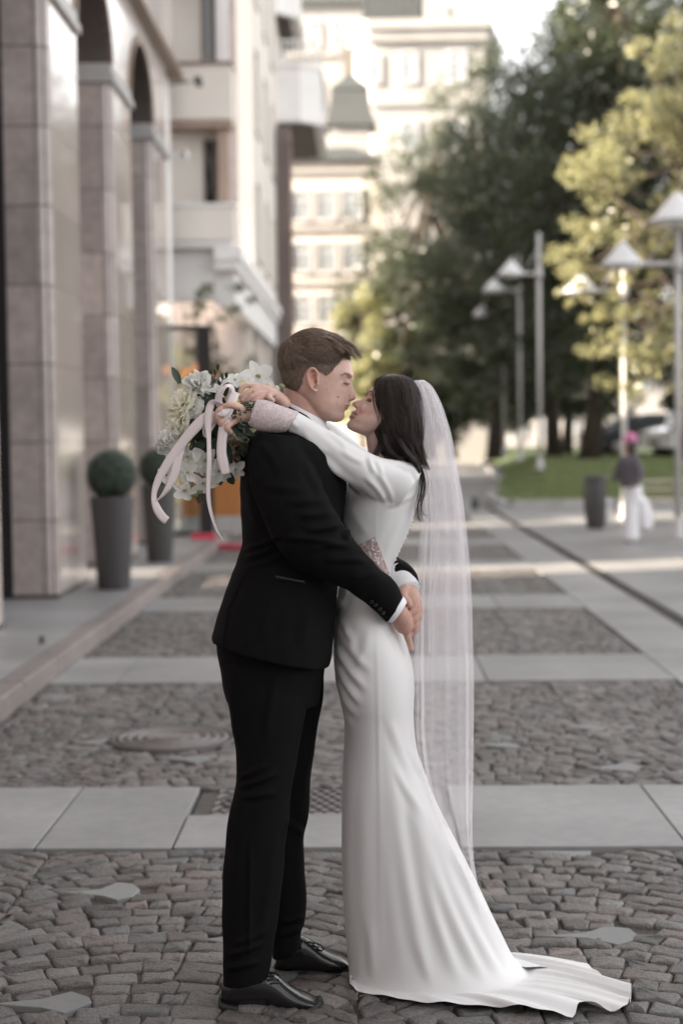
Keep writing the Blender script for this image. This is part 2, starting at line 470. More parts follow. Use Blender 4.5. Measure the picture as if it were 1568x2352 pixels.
# ---- raised pavement on the left
PX = -2.03
PZ = 0.13
pv = empty('left_pavement', (-3.5, 12, 0)); tag(pv, kind='structure')
b = MB(); b.prism([(PX - 0.14, 2.0), (PX - 0.14, 40), (-9, 40), (-9, 2.0)][::-1], -0.05, PZ - 0.02); keep_world(b.build('bed', M_joint), pv)
yy = 2.0
while yy < 40:
    L_ = 1.0 if yy < 22 else 2.0
    b = MB(); b.prism([(PX - 0.15, yy + 0.003), (PX, yy + 0.003), (PX, yy + L_ - 0.003), (PX - 0.15, yy + L_ - 0.003)], -0.05, PZ + rng.uniform(-0.003, 0.003))
    keep_world(b.build('kerb_stone', M_kerb, bevel=0.012), pv)
    yy += L_
yy = 5.0
while yy < 25:
    for i, (x0, x1) in enumerate(((PX - 1.35, PX - 0.155), (PX - 2.55, PX - 1.355), (PX - 3.75, PX - 2.555))):
        if (x0 + x1) / 2 < -0.23 * (yy + 1.2) - 1.2: continue
        b = MB(); b.prism([(x0 + 0.003, yy + 0.003), (x1 - 0.003, yy + 0.003), (x1 - 0.003, yy + 1.197), (x0 + 0.003, yy + 1.197)], PZ - 0.04, PZ + rng.uniform(-0.0015, 0.0015))
        keep_world(b.build('pavement_slab', M_granite, bevel=0.003), pv)
    yy += 1.2
b = MB(); b.prism([(PX - 0.155, 25), (PX - 0.155, 39.8), (-8, 39.8), (-8, 25)][::-1], PZ - 0.03, PZ); keep_world(b.build('far_pavement', M_ground), pv)
st = G(97, 1477, PZ)
b = MB(); b.lathe([(0.028, 0), (0.028, 0.006), (0.018, 0.010), (0.018, 0.034), (0.022, 0.036), (0.022, 0.046), (0.012, 0.050)], (st.x, st.y, PZ), 12)
tag(b.build('ground_stud', M_iron), 'small dark metal stud on the raised slab pavement', 'stud')
# ================================================================== buildings on the left
M_pil = mat('pink brown polished granite', (0.41, 0.35, 0.33), rough=0.26, var=0.16, scale=9, bump=0.03, bscale=100, objvar=0.16, wear=0.12)
M_pil_side = mat('polished pale granite', (0.50, 0.43, 0.39), rough=0.10, var=0.08, scale=25, objvar=0.08, wear=0.08, spec=0.8, coat=0.5)
M_spandrel = mat('polished pink stone', (0.66, 0.60, 0.57), rough=0.14, var=0.06, scale=12, wear=0.05, spec=0.8, coat=0.4, objvar=0.05)
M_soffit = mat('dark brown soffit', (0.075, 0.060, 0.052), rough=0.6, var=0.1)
M_trim = mat('bronze arch trim', (0.20, 0.14, 0.10), rough=0.4, var=0.1, metal=0.2)
M_cap = mat('grey stone cap', (0.38, 0.37, 0.36), rough=0.5, var=0.1)
M_dark = mat('dark window frame', (0.022, 0.018, 0.020), rough=0.35, var=0.1)
M_glass = mat('dark glass', (0.03, 0.032, 0.035), rough=0.04, var=0.05, spec=1.0)
M_cream = mat('cream plaster', (0.74, 0.69, 0.63), rough=0.75, var=0.04, scale=3, wear=0.05)
M_white = mat('white plaster', (0.78, 0.76, 0.75), rough=0.7, var=0.03, scale=3, wear=0.04)
M_tan = mat('tan stone soffit', (0.42, 0.31, 0.25), rough=0.6, var=0.08)
M_brownpipe = mat('brown metal cladding', (0.16, 0.125, 0.115), rough=0.4, var=0.1, metal=0.2)
M_bframe = mat('brown window frame', (0.22, 0.16, 0.14), rough=0.5, var=0.08)
M_paleglass = mat('pale reflecting glass', (0.35, 0.38, 0.40), rough=0.06, var=0.06, spec=1.0, metal=0.3)
FX = -2.77
arc = empty('arcade_building', (-4, 15, 0), 'stone building with polished granite pillars and tall arches along the left pavement', 'building')
def part(mb, name, m, parent, bevel=0.0, kind=None):
    o = keep_world(mb.build(name, m, bevel=bevel), parent)
    if kind: o['kind'] = kind
    return o
PIL = [(9.9, 11.6), (13.7, 15.15), (17.2, 18.6), (20.5, 22.0)]
SPR = 5.5
for i, (y0, y1) in enumerate(PIL):
    z = PZ
    xin = FX - 0.40
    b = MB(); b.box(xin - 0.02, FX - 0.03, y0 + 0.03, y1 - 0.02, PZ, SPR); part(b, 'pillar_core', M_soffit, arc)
    k = 0
    while z < SPR - 0.05:
        h = min(0.70, SPR - z)
        g_ = 0.004
        b = MB(); b.prism([(xin, y0), (FX - 0.13, y0), (FX - 0.13, y0 + 0.25), (xin, y0 + 0.25)], z + g_, z + h - g_); part(b, 'pillar_stone', M_pil, arc, bevel=0.004)
        b = MB(); b.prism([(FX - 0.124, y0), (FX - 0.075, y0), (FX, y0 + 0.075), (FX, y0 + 0.17), (FX - 0.124, y0 + 0.17)], z + g_, z + h - g_); part(b, 'corner_stone', M_pil, arc, bevel=0.004)
        b = MB(); b.prism([(FX - 0.10, y0 + 0.176), (FX, y0 + 0.176), (FX, y1), (FX - 0.10, y1)], z + 0.002, z + h - 0.002); part(b, 'side_slab', M_pil_side, arc)
        z += h; k += 1
    b = MB(); b.box(xin, FX + 0.045, y0 - 0.045, y1 + 0.045, SPR, SPR + 0.09); b.box(xin, FX + 0.02, y0 - 0.02, y1 + 0.02, SPR + 0.09, SPR + 0.2); part(b, 'capital', M_cap, arc, bevel=0.008)
    b = MB(); b.box(xin - 0.1, FX + 0.015, y0 - 0.015, y1 + 0.01, PZ - 0.01, PZ + 0.035); part(b, 'plinth', M_soffit, arc)
# arches, spandrels and soffits
CZ = 6.81
for i in range(len(PIL) - 1):
    a0, a1 = PIL[i][1], PIL[i + 1][0]
    mid = (a0 + a1) / 2; ra = (a1 - a0) / 2; rb = 0.78
    z0 = SPR + 0.2
    pts = [(mid - ra * math.cos(t), z0 + rb * math.sin(t)) for t in np.linspace(0, PI, 21)]
    xi = FX - 0.55
    b = MB()
    top = [(p[0], CZ) for p in pts]
    vs = [(FX, p[0], p[1]) for p in pts] + [(FX, p[0], p[1]) for p in top]
    b.add(vs, [(j, j + 1, 22 + j, 21 + j) for j in range(20)])
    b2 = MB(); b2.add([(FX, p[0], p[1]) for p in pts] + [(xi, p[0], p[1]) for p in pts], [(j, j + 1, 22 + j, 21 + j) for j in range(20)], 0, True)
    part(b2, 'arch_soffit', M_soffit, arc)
    part(b, 'spandrel', M_spandrel, arc)
    b = MB()
    for (r0, r1, xo) in ((0.0, 0.06, 0.03), (0.06, 0.10, 0.015)):
        ring0 = [(mid - (ra + r0) * math.cos(t), z0 + (rb + r0) * math.sin(t)) for t in np.linspace(0, PI, 25)]
        ring1 = [(mid - (ra + r1) * math.cos(t), z0 + (rb + r1) * math.sin(t)) for t in np.linspace(0, PI, 25)]
        b.loft([[(FX - 0.03, p[0], p[1]), (FX + xo, p[0], p[1]), (FX + xo, q[0], q[1]), (FX - 0.03, q[0], q[1])] for p, q in zip(ring0, ring1)], smooth=False)
    part(b, 'arch_trim', M_trim, arc)
    # glazing behind the opening
    b = MB(); b.box(xi - 0.04, FX - 0.405, a1 - 0.02, a1 + 0.10, PZ, z0); part(b, 'window_jamb', M_dark, arc)
    if i == 1: continue
    b = MB(); b.box(xi - 0.06, xi - 0.03, a0, a1, PZ, z0 + rb); part(b, 'shop_window', M_glass, arc)
    for yy in (a0 + 0.06, (a0 + a1) / 2, a1 - 0.06):
        b = MB(); b.box(xi - 0.03, xi + 0.03, yy - 0.05, yy + 0.05, PZ, z0); part(b, 'window_post', M_dark, arc)
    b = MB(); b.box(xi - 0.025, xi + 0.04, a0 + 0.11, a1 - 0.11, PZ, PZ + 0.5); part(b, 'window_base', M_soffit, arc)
for (y0, y1) in PIL:                                             # wall panels over the pillars
    b = MB(); b.box(FX - 0.5, FX - 0.001, y0 - 0.001, y1 + 0.001, SPR + 0.2, CZ); part(b, 'wall_panel', M_spandrel, arc)
# the first arch has an added passage behind it, cut to let low sun through
xa_, xb_ = FX - 6.3, FX - 0.6
sl_ = 0.28 / 0.90
b = MB(); b.prism([(xa_, -26), (xb_, -26), (xb_, 15.2), (xa_, 15.2 - 5.7 * sl_)], PZ, 5.2); part(b, 'building_body', M_pil, arc)
b = MB(); b.prism([(xa_, 16.5 - 5.7 * sl_), (xb_, 16.5), (xb_, 22.2), (xa_, 22.2)], PZ, 5.2); part(b, 'building_body', M_pil, arc)
b = MB(); b.box(xa_, xb_, -26.0, 22.2, 5.2, 15); part(b, 'building_body', M_pil, arc)
b = MB(); b.box(FX - 0.6, FX + 0.16, 6.0, 22.9, CZ, CZ + 0.10); b.box(FX - 0.6, FX + 0.08, 6.0, 22.85, CZ + 0.10, CZ + 0.2); part(b, 'cornice', M_trim, arc)
b = MB(); b.box(FX - 0.6, FX + 0.02, 6.0, 22.75, CZ + 0.2, 15); part(b, 'upper_wall', M_spandrel, arc)
b = MB(); b.box(FX - 0.5, FX - 0.05, 22.0, 22.85, PZ, CZ); part(b, 'end_pier', M_white, arc)
b = MB(); b.box(FX - 0.04, FX - 0.015, 14.85, 14.90, 2.05, 2.35); part(b, 'wall_plate', M_dark, arc)
for (y0, z0, ext) in ((22.6, 6.70, 0.42), (22.4, 5.62, 0.22)):
    ct = empty('security_camera', (FX + 0.05, y0, z0), 'small dark security camera on a long arm under the cornice end' if ext > 0.3 else 'white security camera low on the wall corner above the last pillar', 'security camera', 'wall cameras')
    b = MB(); b.tube([(FX - 0.02, y0, z0), (FX + ext * 0.7, y0 - 0.05, z0 + 0.02)], 0.018, 8); part(b, 'arm', M_dark if ext > .3 else M_white, ct)
    b = MB(); b.obox((FX + ext, y0 - 0.12, z0), (1, 0, 0), (0, 1, 0), (0, 0, 1), 0.05, 0.13, 0.05); part(b, 'body', M_dark if ext > .3 else M_white, ct, bevel=0.012)
    b = MB(); b.tube([(FX + ext, y0 - 0.255, z0), (FX + ext, y0 - 0.27, z0)], 0.035, 12); part(b, 'lens', M_glass, ct)
# ---- glass door leaf standing open at the end of the arcade
dY = 22.2
dr_ = empty('glass_door', (-2.9, dY, PZ), 'tall glass door with dark metal frame at the end of the arcade', 'door')
dx0, dx1 = W(322, 1232, dY).x, W(492, 1232, dY).x
dz1 = W(400, 748, dY).z
for (x0, x1, z0, z1) in ((dx0, dx1, PZ + 0.0, PZ + 0.06), (dx0, dx1, dz1 - 0.07, dz1)):
    b = MB(); b.box(x0, x1, dY - 0.03, dY + 0.03, z0, z1); part(b, 'rail', M_dark, dr_, bevel=0.004)
for (x0, x1) in ((dx0, dx0 + 0.06), (dx1 - 0.20, dx1)):
    b = MB(); b.box(x0, x1, dY - 0.035, dY + 0.035, PZ, dz1 - 0.001); part(b, 'stile', M_dark, dr_, bevel=0.004)
gm = bpy.data.materials.new('clear glass'); gm.use_nodes = True
t_ = gm.node_tree; gb = t_.nodes['Principled BSDF']
tr = t_.nodes.new('ShaderNodeBsdfTransparent'); gl = t_.nodes.new('ShaderNodeBsdfGlossy'); gl.inputs['Roughness'].default_value = 0.03
mx = t_.nodes.new('ShaderNodeMixShader'); mx.inputs[0].default_value = 0.12; tr.inputs[0].default_value = (0.86, 0.88, 0.86, 1)
t_.links.new(tr.outputs[0], mx.inputs[1]); t_.links.new(gl.outputs[0], mx.inputs[2]); t_.links.new(mx.outputs[0], t_.nodes['Material Output'].inputs[0])
b = MB(); b.box(dx0 + 0.06, dx1 - 0.20, dY - 0.008, dY + 0.008, PZ + 0.06, dz1 - 0.07); part(b, 'pane', gm, dr_)
# ---- red barrier tape on the ground beyond
M_red = mat('red carpet', (0.62, 0.05, 0.10), rough=0.8, var=0.1)
rd = MB()
for (p, q) in (((440, 1241), (490, 1240)), ((490, 1240), (482, 1262)), ((482, 1262), (620, 1266))):
    A, B = G(*p, PZ if p[1] < 1250 else 0.0), G(*q, PZ if q[1] < 1250 else 0.0)
    d_ = (B - A).normalized(); n_ = Vector((-d_.y, d_.x, 0)).normalized()
    rd.obox((A + B) / 2 + Vector((0, 0, 0.05)), d_, n_, (0, 0, 1), (B - A).length / 2, 0.05, 0.035)
tag(rd.build('carpet_edge', M_red, bevel=0.006), 'red carpet edging turning a corner beside the glass door', 'carpet')
# ---- cream apartment building with loggias
cb = empty('apartment_building', (-5, 28, 0), 'cream plastered building with loggia balconies and brown windows beyond the arcade', 'building')
CX = -1.93
b = MB(); b.prism([(-9, 22.2), (-3.3, 23.5), (-3.3, 23.9), (-9, 22.35)], 0.1, 4.40); part(b, 'wing_wall', M_white, cb)  # low wall added to keep the sun off the planter
b = MB(); b.prism([(-9, 22.2), (CX - 0.25, 23.85), (CX - 0.25, 24.1), (-9, 22.35)], 4.41, 15.5); part(b, 'wing_wall', M_cream, cb)     # slanted along the sun; the gap behind is added to light the street
b = MB(); b.prism([(-9, 24.8), (CX - 0.255, 27.3), (CX - 0.255, 35.6), (-9, 35.6)], 0.1, 15.5); part(b, 'building_body', M_pil, cb)
for (z0, z1) in ((4.42, 5.02), (6.22, 7.12), (8.55, 9.4)):
    b = MB(); b.box(-3.4, CX - 0.01, 23.3, 23.84, z0, z0 + 0.10); part(b, 'balcony_floor', M_tan if z0 > 6 else M_white, cb)
    b = MB(); b.box(-3.4, CX - 0.005, 23.25, 23.38, z0 + 0.101, z1); b.box(CX - 0.14, CX - 0.005, 23.381, 23.84, z0 + 0.101, z1); part(b, 'balcony_parapet', M_cream, cb)
    b = MB(); b.box(-3.42, CX + 0.02, 23.22, 23.42, z1 + 0.001, z1 + 0.05); b.box(CX - 0.16, CX + 0.02, 23.421, 23.84, z1 + 0.001, z1 + 0.05); part(b, 'coping', M_bframe if z0 > 6 else M_white, cb)
# loggia back wall windows and corner post
for (z0, z1) in ((5.06, 6.21), (7.2, 8.54), (9.5, 11.5)):
    wx0, wx1 = W(468, 400, 23.8).x, W(498, 400, 23.8).x
    b = MB(); b.box(wx0, wx1, 23.78, 23.86, z0 + 0.05, z1 - 0.1); fr = part(b, 'window', M_bframe, cb)
    b = MB(); b.box(wx0 + 0.04, wx1 - 0.04, 23.76, 23.779, z0 + 0.1, z1 - 0.14); o = b.build('pane', M_glass); o.parent = fr
    b = MB(); b.box(wx1 + 0.05, CX - 0.26, 23.72, 23.86, z0, z1); part(b, 'pilaster', M_white, cb)
    b = MB(); b.box(CX - 0.24, CX - 0.08, 23.45, 23.6, z0, z1); part(b, 'post', M_tan if z0 < 7 else M_white, cb)
# street facade made of wall strips between real window openings
def facade(parent, x, y0, y1, zs, wins, m, mf, depth=0.25):
    """wall sheet at x facing +x built round its window openings"""
    ys = sorted(set([y0, y1] + [w[0] for w in wins] + [w[1] for w in wins]))
    zz = sorted(set(list(zs) + [w[2] for w in wins] + [w[3] for w in wins]))
    b = MB()
    for a, c in zip(ys[:-1], ys[1:]):
        run = None
        for e, f in zip(zz[:-1], zz[1:]):
            hole = any(w[0] <= a and c <= w[1] and w[2] <= e and f <= w[3] for w in wins)
            if not hole: b.box(x - depth, x, a, c, e, f)
    part(b, 'facade_wall', m, parent)
    for w in wins:
        b = MB()
        b.box(x - 0.16, x - 0.06, w[0], w[0] + 0.08, w[2], w[3]); b.box(x - 0.16, x - 0.06, w[1] - 0.08, w[1], w[2], w[3])
        b.box(x - 0.159, x - 0.061, w[0] + 0.081, w[1] - 0.081, w[3] - 0.08, w[3]); b.box(x - 0.159, x + 0.03, w[0] + 0.081, w[1] - 0.081, w[2], w[2] + 0.06)
        fr = part(b, 'window', mf, parent)
        b = MB(); b.box(x - 0.19, x - 0.161, w[0], w[1], w[2], w[3]); part(b, 'window_pane', M_glass, parent)
wins = []
for z0, z1 in ((4.75, 6.25), (7.1, 8.7), (9.5, 11.2), (12, 13.6)):
    for y0 in (28.4, 30.8, 33.2): wins.append((y0, y0 + 0.95, z0, z1))
facade(cb, CX, 27.3, 35.6, (4.41, 15.5), wins, M_cream, M_bframe)
b = MB(); b.box(CX - 0.3, CX + 0.10, 23.2, 35.0, 4.22, 4.40); b.box(CX - 0.3, CX + 0.05, 23.25, 35.0, 4.08, 4.22); part(b, 'ledge', M_white, cb)
b = MB(); b.box(-4.4, CX - 0.301, 23.5, 24.0, 3.65, 4.405); part(b, 'fascia_panel', M_white, cb)
b = MB(); b.box(CX - 0.30, CX - 0.02, 23.5, 35.0, 3.55, 4.08); part(b, 'fascia_panel', M_white, cb)
for yy in (27.7, 30.4, 33.0):
    b = MB(); b.box(CX - 0.254, CX - 0.22, yy + 0.3, yy + 2.3, 0.5, 3.3); part(b, 'shop_window', M_paleglass, cb)
    b = MB(); b.box(CX - 0.36, CX - 0.1, yy + 0.0, yy + 0.26, 0, 3.55); part(b, 'column', M_cream, cb)
b = MB(); b.box(CX - 0.05, W(672, 600, 35).x, 34.6, 35.4, 0, W(650, 300, 35).z); part(b, 'corner_pillar', M_brownpipe, cb, bevel=0.02)
b = MB(); xx = W(668, 600, 34.5).x; b.tube([(xx, 34.4, 0.05), (xx, 34.4, 8.3)], 0.045, 10)
for zz_ in (2, 4, 6, 8): b.tube([(xx, 34.4, zz_), (xx, 34.4, zz_ + 0.08)], 0.065, 10)
part(b, 'downpipe', M_bframe, cb)
# rounded white balconies at the far end
def round_balcony(x1, y0, y1, z0, z1, ztop):
    def outline(r):
        c = 0.45
        pts = [(CX - 0.02, y0 + r), (x1 - c, y0 + r), (x1 - r, y0 + c), (x1 - r, y1 - c), (x1 - c, y1 - r), (CX - 0.02, y1 - r)]
        return pts
    b = MB(); b.prism(outline(0.02), z0, z0 + 0.16); part(b, 'balcony_floor', M_soffit, cb)
    b = MB()
    o0, o1 = outline(0.0), outline(0.12)
    for i in range(len(o0) - 1):
        q = [o0[i], o0[i + 1], o1[i + 1], o1[i]]
        b.prism(q, z0 + 0.16, z1)
    part(b, 'balcony_parapet', M_white, cb)
    o0, o1 = outline(-0.05), outline(0.16)
    for (za, zb) in ((z0 - 0.04, z0 + 0.159), (z1 + 0.001, z1 + 0.10)):
        b = MB()
        for i in range(len(o0) - 1): b.prism([o0[i], o0[i + 1], o1[i + 1], o1[i]], za, zb)
        part(b, 'balcony_band', M_white, cb)
    b = MB()
    oo = outline(0.06)
    for i in range(len(oo) - 1):
        n = 5
        for k in range(n):
            f = k / n; p = (oo[i][0] + (oo[i + 1][0] - oo[i][0]) * f, oo[i][1] + (oo[i + 1][1] - oo[i][1]) * f)
            b.tube([(p[0], p[1], z1 + 0.1), (p[0], p[1], ztop)], 0.02, 6)
        b.tube([(oo[i][0], oo[i][1], ztop), (oo[i + 1][0], oo[i + 1][1], ztop)], 0.025, 6)
    part(b, 'railing', M_white, cb)
round_balcony(-0.93, 35.4, 40.5, 8.75, 9.95, 10.55)
round_balcony(-1.45, 35.4, 39, 11.2, 12.3, 12.9)
b = MB(); b.box(-9, CX - 0.01, 36.001, 41, 0, 15); part(b, 'rear_block', M_cream, cb)
b = MB(); b.box(-12, CX - 1.2, 41.001, 57.5, 0, 20); part(b, 'rear_block', M_cream, cb)  # unseen length added to keep the tree row in shade
# ---- wooden planter box with a small tree, warm lamps behind
M_wood = mat('orange varnished wood', (0.42, 0.17, 0.05), rough=0.45, var=0.15, scale=9, stretch=(6, 6, 0.6), objvar=0.08)
pb = empty('wooden_planter', (-2.6, 22.9, 0), 'orange wooden plank planter box behind the glass door', 'planter')
py_ = 22.85
x0_, x1_ = W(415, 1150, py_).x, W(560, 1150, py_).x
zt, zb = W(480, 1088, py_).z, W(480, 1186, py_).z
n = 9
for k in range(n):
    a = x0_ + (x1_ - x0_) * k / n; c = x0_ + (x1_ - x0_) * (k + 1) / n
    b = MB(); b.box(a + 0.004, c - 0.004, py_, py_ + 0.04, max(zb, 0.14), zt); part(b, 'plank', M_wood, pb)
b = MB(); b.box(x0_ + 0.002, x1_ - 0.002, py_ + 0.041, py_ + 0.45, 0.14, zt - 0.05); part(b, 'box', M_soffit, pb)
b = MB(); b.box(x0_ - 0.01, x1_ + 0.01, py_ - 0.012, py_ + 0.46, zt, zt + 0.04); part(b, 'rim', M_wood, pb)
b = MB(); b.box(x0_ - 0.02, x1_ + 0.02, py_ - 0.02, py_ + 0.47, 0.13, max(zb, 0.14) - 0.002); part(b, 'base', M_cap, pb)
lampm = bpy.data.materials.new('warm lamp'); lampm.use_nodes = True
e_ = lampm.node_tree.nodes['Principled BSDF']; e_.inputs['Base Color'].default_value = (0.9, 0.4, 0.1, 1)
e_.inputs['Emission Color'].default_value = (1.0, 0.36, 0.08, 1); e_.inputs['Emission Strength'].default_value = 0.20
for k, (px, py, Y) in enumerate(((424, 858, 23.4), (452, 849, 23.5), (496, 852, 23.45))):
    p = W(px, py, Y)
    t = empty('wall_lamp', (p.x, p.y, p.z), ['leftmost of the glowing orange globe lamps behind the glass door', 'middle glowing orange globe lamp seen through the glass door', 'glowing orange globe lamp just right of the door frame above the bouquet'][k], 'lamp', 'orange globe lamps')
    b = MB(); b.ball((p.x, p.y, p.z), 0.085, 12, 8); part(b, 'globe', lampm, t)
    b = MB(); b.tube([(p.x, p.y, p.z + 0.08), (p.x, p.y, 3.6)], 0.012, 6); part(b, 'cord', M_dark, t)
# ================================================================== street furniture, lawn, far buildings
M_post = mat('pale grey painted steel', (0.46, 0.44, 0.43), rough=0.45, var=0.06, scale=10)
M_shade = mat('light grey lamp shade', (0.62, 0.61, 0.62), rough=0.5, var=0.04)
M_lens = mat('lamp diffuser', (0.75, 0.73, 0.70), rough=0.4, var=0.02)
M_pot = mat('dark grey planter', (0.055, 0.052, 0.052), rough=0.55, var=0.1, scale=20, bump=0.05)
M_box = mat('boxwood leaves', (0.032, 0.060, 0.036), rough=0.6, var=0.5, scale=25, attr='tone')
def leafmat(name, col, trans, var=0.4):
    m = bpy.data.materials.new(name); m.use_nodes = True
    t = m.node_tree; b = t.nodes['Principled BSDF']; N, L = t.nodes.new, t.links.new
    at = N('ShaderNodeAttribute'); at.attribute_name = 'tone'
    vm = N('ShaderNodeVectorMath'); vm.operation = 'SCALE'; vm.inputs[0].default_value = col; L(at.outputs['Fac'], vm.inputs['Scale'])
    L(vm.outputs[0], b.inputs['Base Color']); b.inputs['Roughness'].default_value = 0.32; b.inputs['Specular IOR Level'].default_value = 0.8
    tl = N('ShaderNodeBsdfTranslucent')
    v2 = N('ShaderNodeVectorMath'); v2.operation = 'SCALE'; v2.inputs[0].default_value = trans; L(at.outputs['Fac'], v2.inputs['Scale']); L(v2.outputs[0], tl.inputs[0])
    mx = N('ShaderNodeMixShader'); mx.inputs[0].default_value = 0.4
    L(b.outputs[0], mx.inputs[1]); L(tl.outputs[0], mx.inputs[2]); L(mx.outputs[0], t.nodes['Material Output'].inputs[0])
    return m
def np_leaves(name, C, S, tones, m, parent=None, nrm=None, asp=0.62):
    """many leaf-shaped quads: centres C, sizes S"""
    n = len(C)
    a = NP.normal(size=(n, 3)); a /= np.linalg.norm(a, axis=1)[:, None]
    if nrm is not None:
        a = a * 0.7 + nrm; a /= np.linalg.norm(a, axis=1)[:, None]
    r = NP.normal(size=(n, 3)); u = np.cross(a, r); u /= np.linalg.norm(u, axis=1)[:, None]
    w = np.cross(a, u)
    S = S[:, None]
    v = np.stack([C - u * S, C + w * S * asp * 0.5 + a * S * 0.12, C + u * S, C - w * S * asp * 0.5 + a * S * 0.12], 1).reshape(-1, 3)
    me = bpy.data.meshes.new(name)
    me.vertices.add(4 * n); me.vertices.foreach_set('co', v.ravel())
    me.loops.add(4 * n); me.loops.foreach_set('vertex_index', np.arange(4 * n))
    me.polygons.add(n); me.polygons.foreach_set('loop_start', np.arange(0, 4 * n, 4)); me.polygons.foreach_set('loop_total', np.full(n, 4))
    me.materials.append(m); me.update(calc_edges=True)
    at = me.attributes.new('tone', 'FLOAT', 'POINT'); at.data.foreach_set('value', np.repeat(tones, 4))
    o = bpy.data.objects.new(name, me); COL.objects.link(o)
    if parent: keep_world(o, parent)
    return o
M_boxleaf = leafmat('clipped box leaf', (0.10, 0.135, 0.105), (0.07, 0.11, 0.06))
# ---- two tall planters with clipped balls
for k, (px, py, yb, wpx) in enumerate(((262, 1352, 1085, 118), (368, 1290, 1070, 92))):
    p = G(px, py, PZ); s = wpx * p.y / FPX
    t = empty('planter', (p.x, p.y, PZ), ['tall dark tapered pot with clipped round shrub beside the nearest granite pillar', 'tall dark tapered pot with clipped round shrub farther back half behind the bouquet'][k], 'planter', 'tall planters with round shrubs')
    h = (W(px, 1140 if k == 0 else 1112, p.y).z - PZ)
    b = MB(); b.lathe([(s * 0.30, 0.0), (s * 0.315, 0.02), (s * 0.43, h - 0.02), (s * 0.435, h), (s * 0.40, h), (s * 0.39, h - 0.06), (0.01, h - 0.06)], (p.x, p.y, PZ), 36)
    part(b, 'pot', M_pot, t)
    cz = PZ + h + s * 0.42; R_ = s * 0.5
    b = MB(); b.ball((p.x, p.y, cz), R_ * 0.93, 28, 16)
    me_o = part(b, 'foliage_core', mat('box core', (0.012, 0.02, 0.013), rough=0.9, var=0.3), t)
    n = 6000; dirs = NP.normal(size=(n, 3)); dirs /= np.linalg.norm(dirs, axis=1)[:, None]
    C = np.array([p.x, p.y, cz]) + dirs * (R_ * (NP.uniform(0.88, 1.03, n) * (1 + .03 * np.sin(dirs[:, 0] * 9 + dirs[:, 2] * 7))))[:, None]
    np_leaves('foliage', C, NP.uniform(0.008, 0.014, n), NP.uniform(0.5, 1.6, n), M_boxleaf, t, nrm=dirs)
# ---- lamp posts
def lamp_post(x, y, z, H, arm_z, arm_l, label, top=False, back=False, sc=1.0):
    t = empty('lamp_post', (x, y, z), label, 'lamp post', 'pale grey street lamps')
    b = MB(); b.tube([(x, y, z), (x, y, z + H)], [0.052 * sc, 0.046 * sc], 16); part(b, 'pole', M_post, t)
    b = MB(); b.lathe([(0.13, 0), (0.13, 0.03), (0.075, 0.06), (0.068, 0.3)], (x, y, z), 16); part(b, 'base', M_post, t)
    def shade(cx, cy, cz, r):
        b = MB(); b.lathe([(r, 0.0), (r * 0.99, 0.015), (r * 0.74, 0.28 * r), (r * 0.50, 0.58 * r), (r * 0.28, 0.84 * r), (r * 0.12, 0.98 * r), (0.004, 1.08 * r)], (cx, cy, cz), 28)
        o = part(b, 'lamp_shade', M_shade, t)
        b = MB(); b.lathe([(r * 0.8, -0.004), (r * 0.5, -0.05), (0.01, -0.06)], (cx, cy, cz), 24); part(b, 'diffuser', M_lens, t)
    ends = [(-arm_l, 0)]
    if back: ends.append((arm_l * 0.25, arm_l * 0.9))
    for ex, ey in ends:
        b = MB(); b.tube([(x, y, z + arm_z), (x + ex, y + ey, z + arm_z)], 0.036 * sc, 10); part(b, 'arm', M_post, t)
        b = MB(); b.tube([(x + ex * 0.55, y + ey * 0.55, z + arm_z + 0.04), (x, y, z + arm_z + 0.62)], 0.012, 6); part(b, 'stay', M_post, t)
        shade(x + ex, y + ey, z + arm_z - 0.02, 0.33 * sc)
    b = MB(); b.tube([(x, y, z + arm_z - 0.12), (x, y, z + arm_z + 0.12)], 0.085 * sc, 14); part(b, 'collar', M_post, t)
    if top: shade(x, y, z + H - 0.02, 0.42 * sc)
    return t
lamp_post(4.58, 22.6, 0, 4.62, 4.0, 0.80, 'nearest pale lamp post at the right edge with a second shade on its top', top=True)
lamp_post(4.60, 27.4, 0, 5.0, 4.05, 0.75, 'sunlit pale lamp post behind the woman in the pink cap', back=False)
LZ = 0.68
lamp_post(4.19, 37, LZ, 5.65, 4.68, 0.66, 'pale lamp post standing on the lawn with a plain tall pole top', sc=1.05)
lamp_post(4.43, 44, LZ + 0.1, 5.85, 4.85, 0.72, 'pale lamp post farther along the lawn close behind a taller looking one', sc=1.05)
lamp_post(4.60, 51, LZ + 0.1, 5.6, 4.7, 0.70, 'dim grey lamp post in the shade under the trees', sc=1.0)
# ---- litter bin
p = G(1366, 1216, 0)
t = empty('litter_bin', (p.x, p.y, 0), 'dark round litter bin on the paving before the lawn', 'bin')
b = MB(); b.lathe([(0.12, 0), (0.125, 0.02), (0.165, 0.30), (0.175, 0.55), (0.165, 0.78), (0.16, 0.80)], (p.x, p.y, 0), 24); part(b, 'body', M_pot, t)
b = MB(); b.lathe([(0.17, 0.80), (0.185, 0.82), (0.185, 0.86), (0.15, 0.875), (0.14, 0.86), (0.13, 0.80)], (p.x, p.y, 0), 24); part(b, 'rim', M_iron, t)
for k in range(12):
    a = 2 * PI * k / 12; b = MB()
    b.tube([(p.x + r_ * math.cos(a), p.y + r_ * math.sin(a), z_) for r_, z_ in ((0.128, 0.03), (0.168, 0.30), (0.178, 0.55), (0.168, 0.78))], 0.008, 5); part(b, 'slat', M_dark, t)
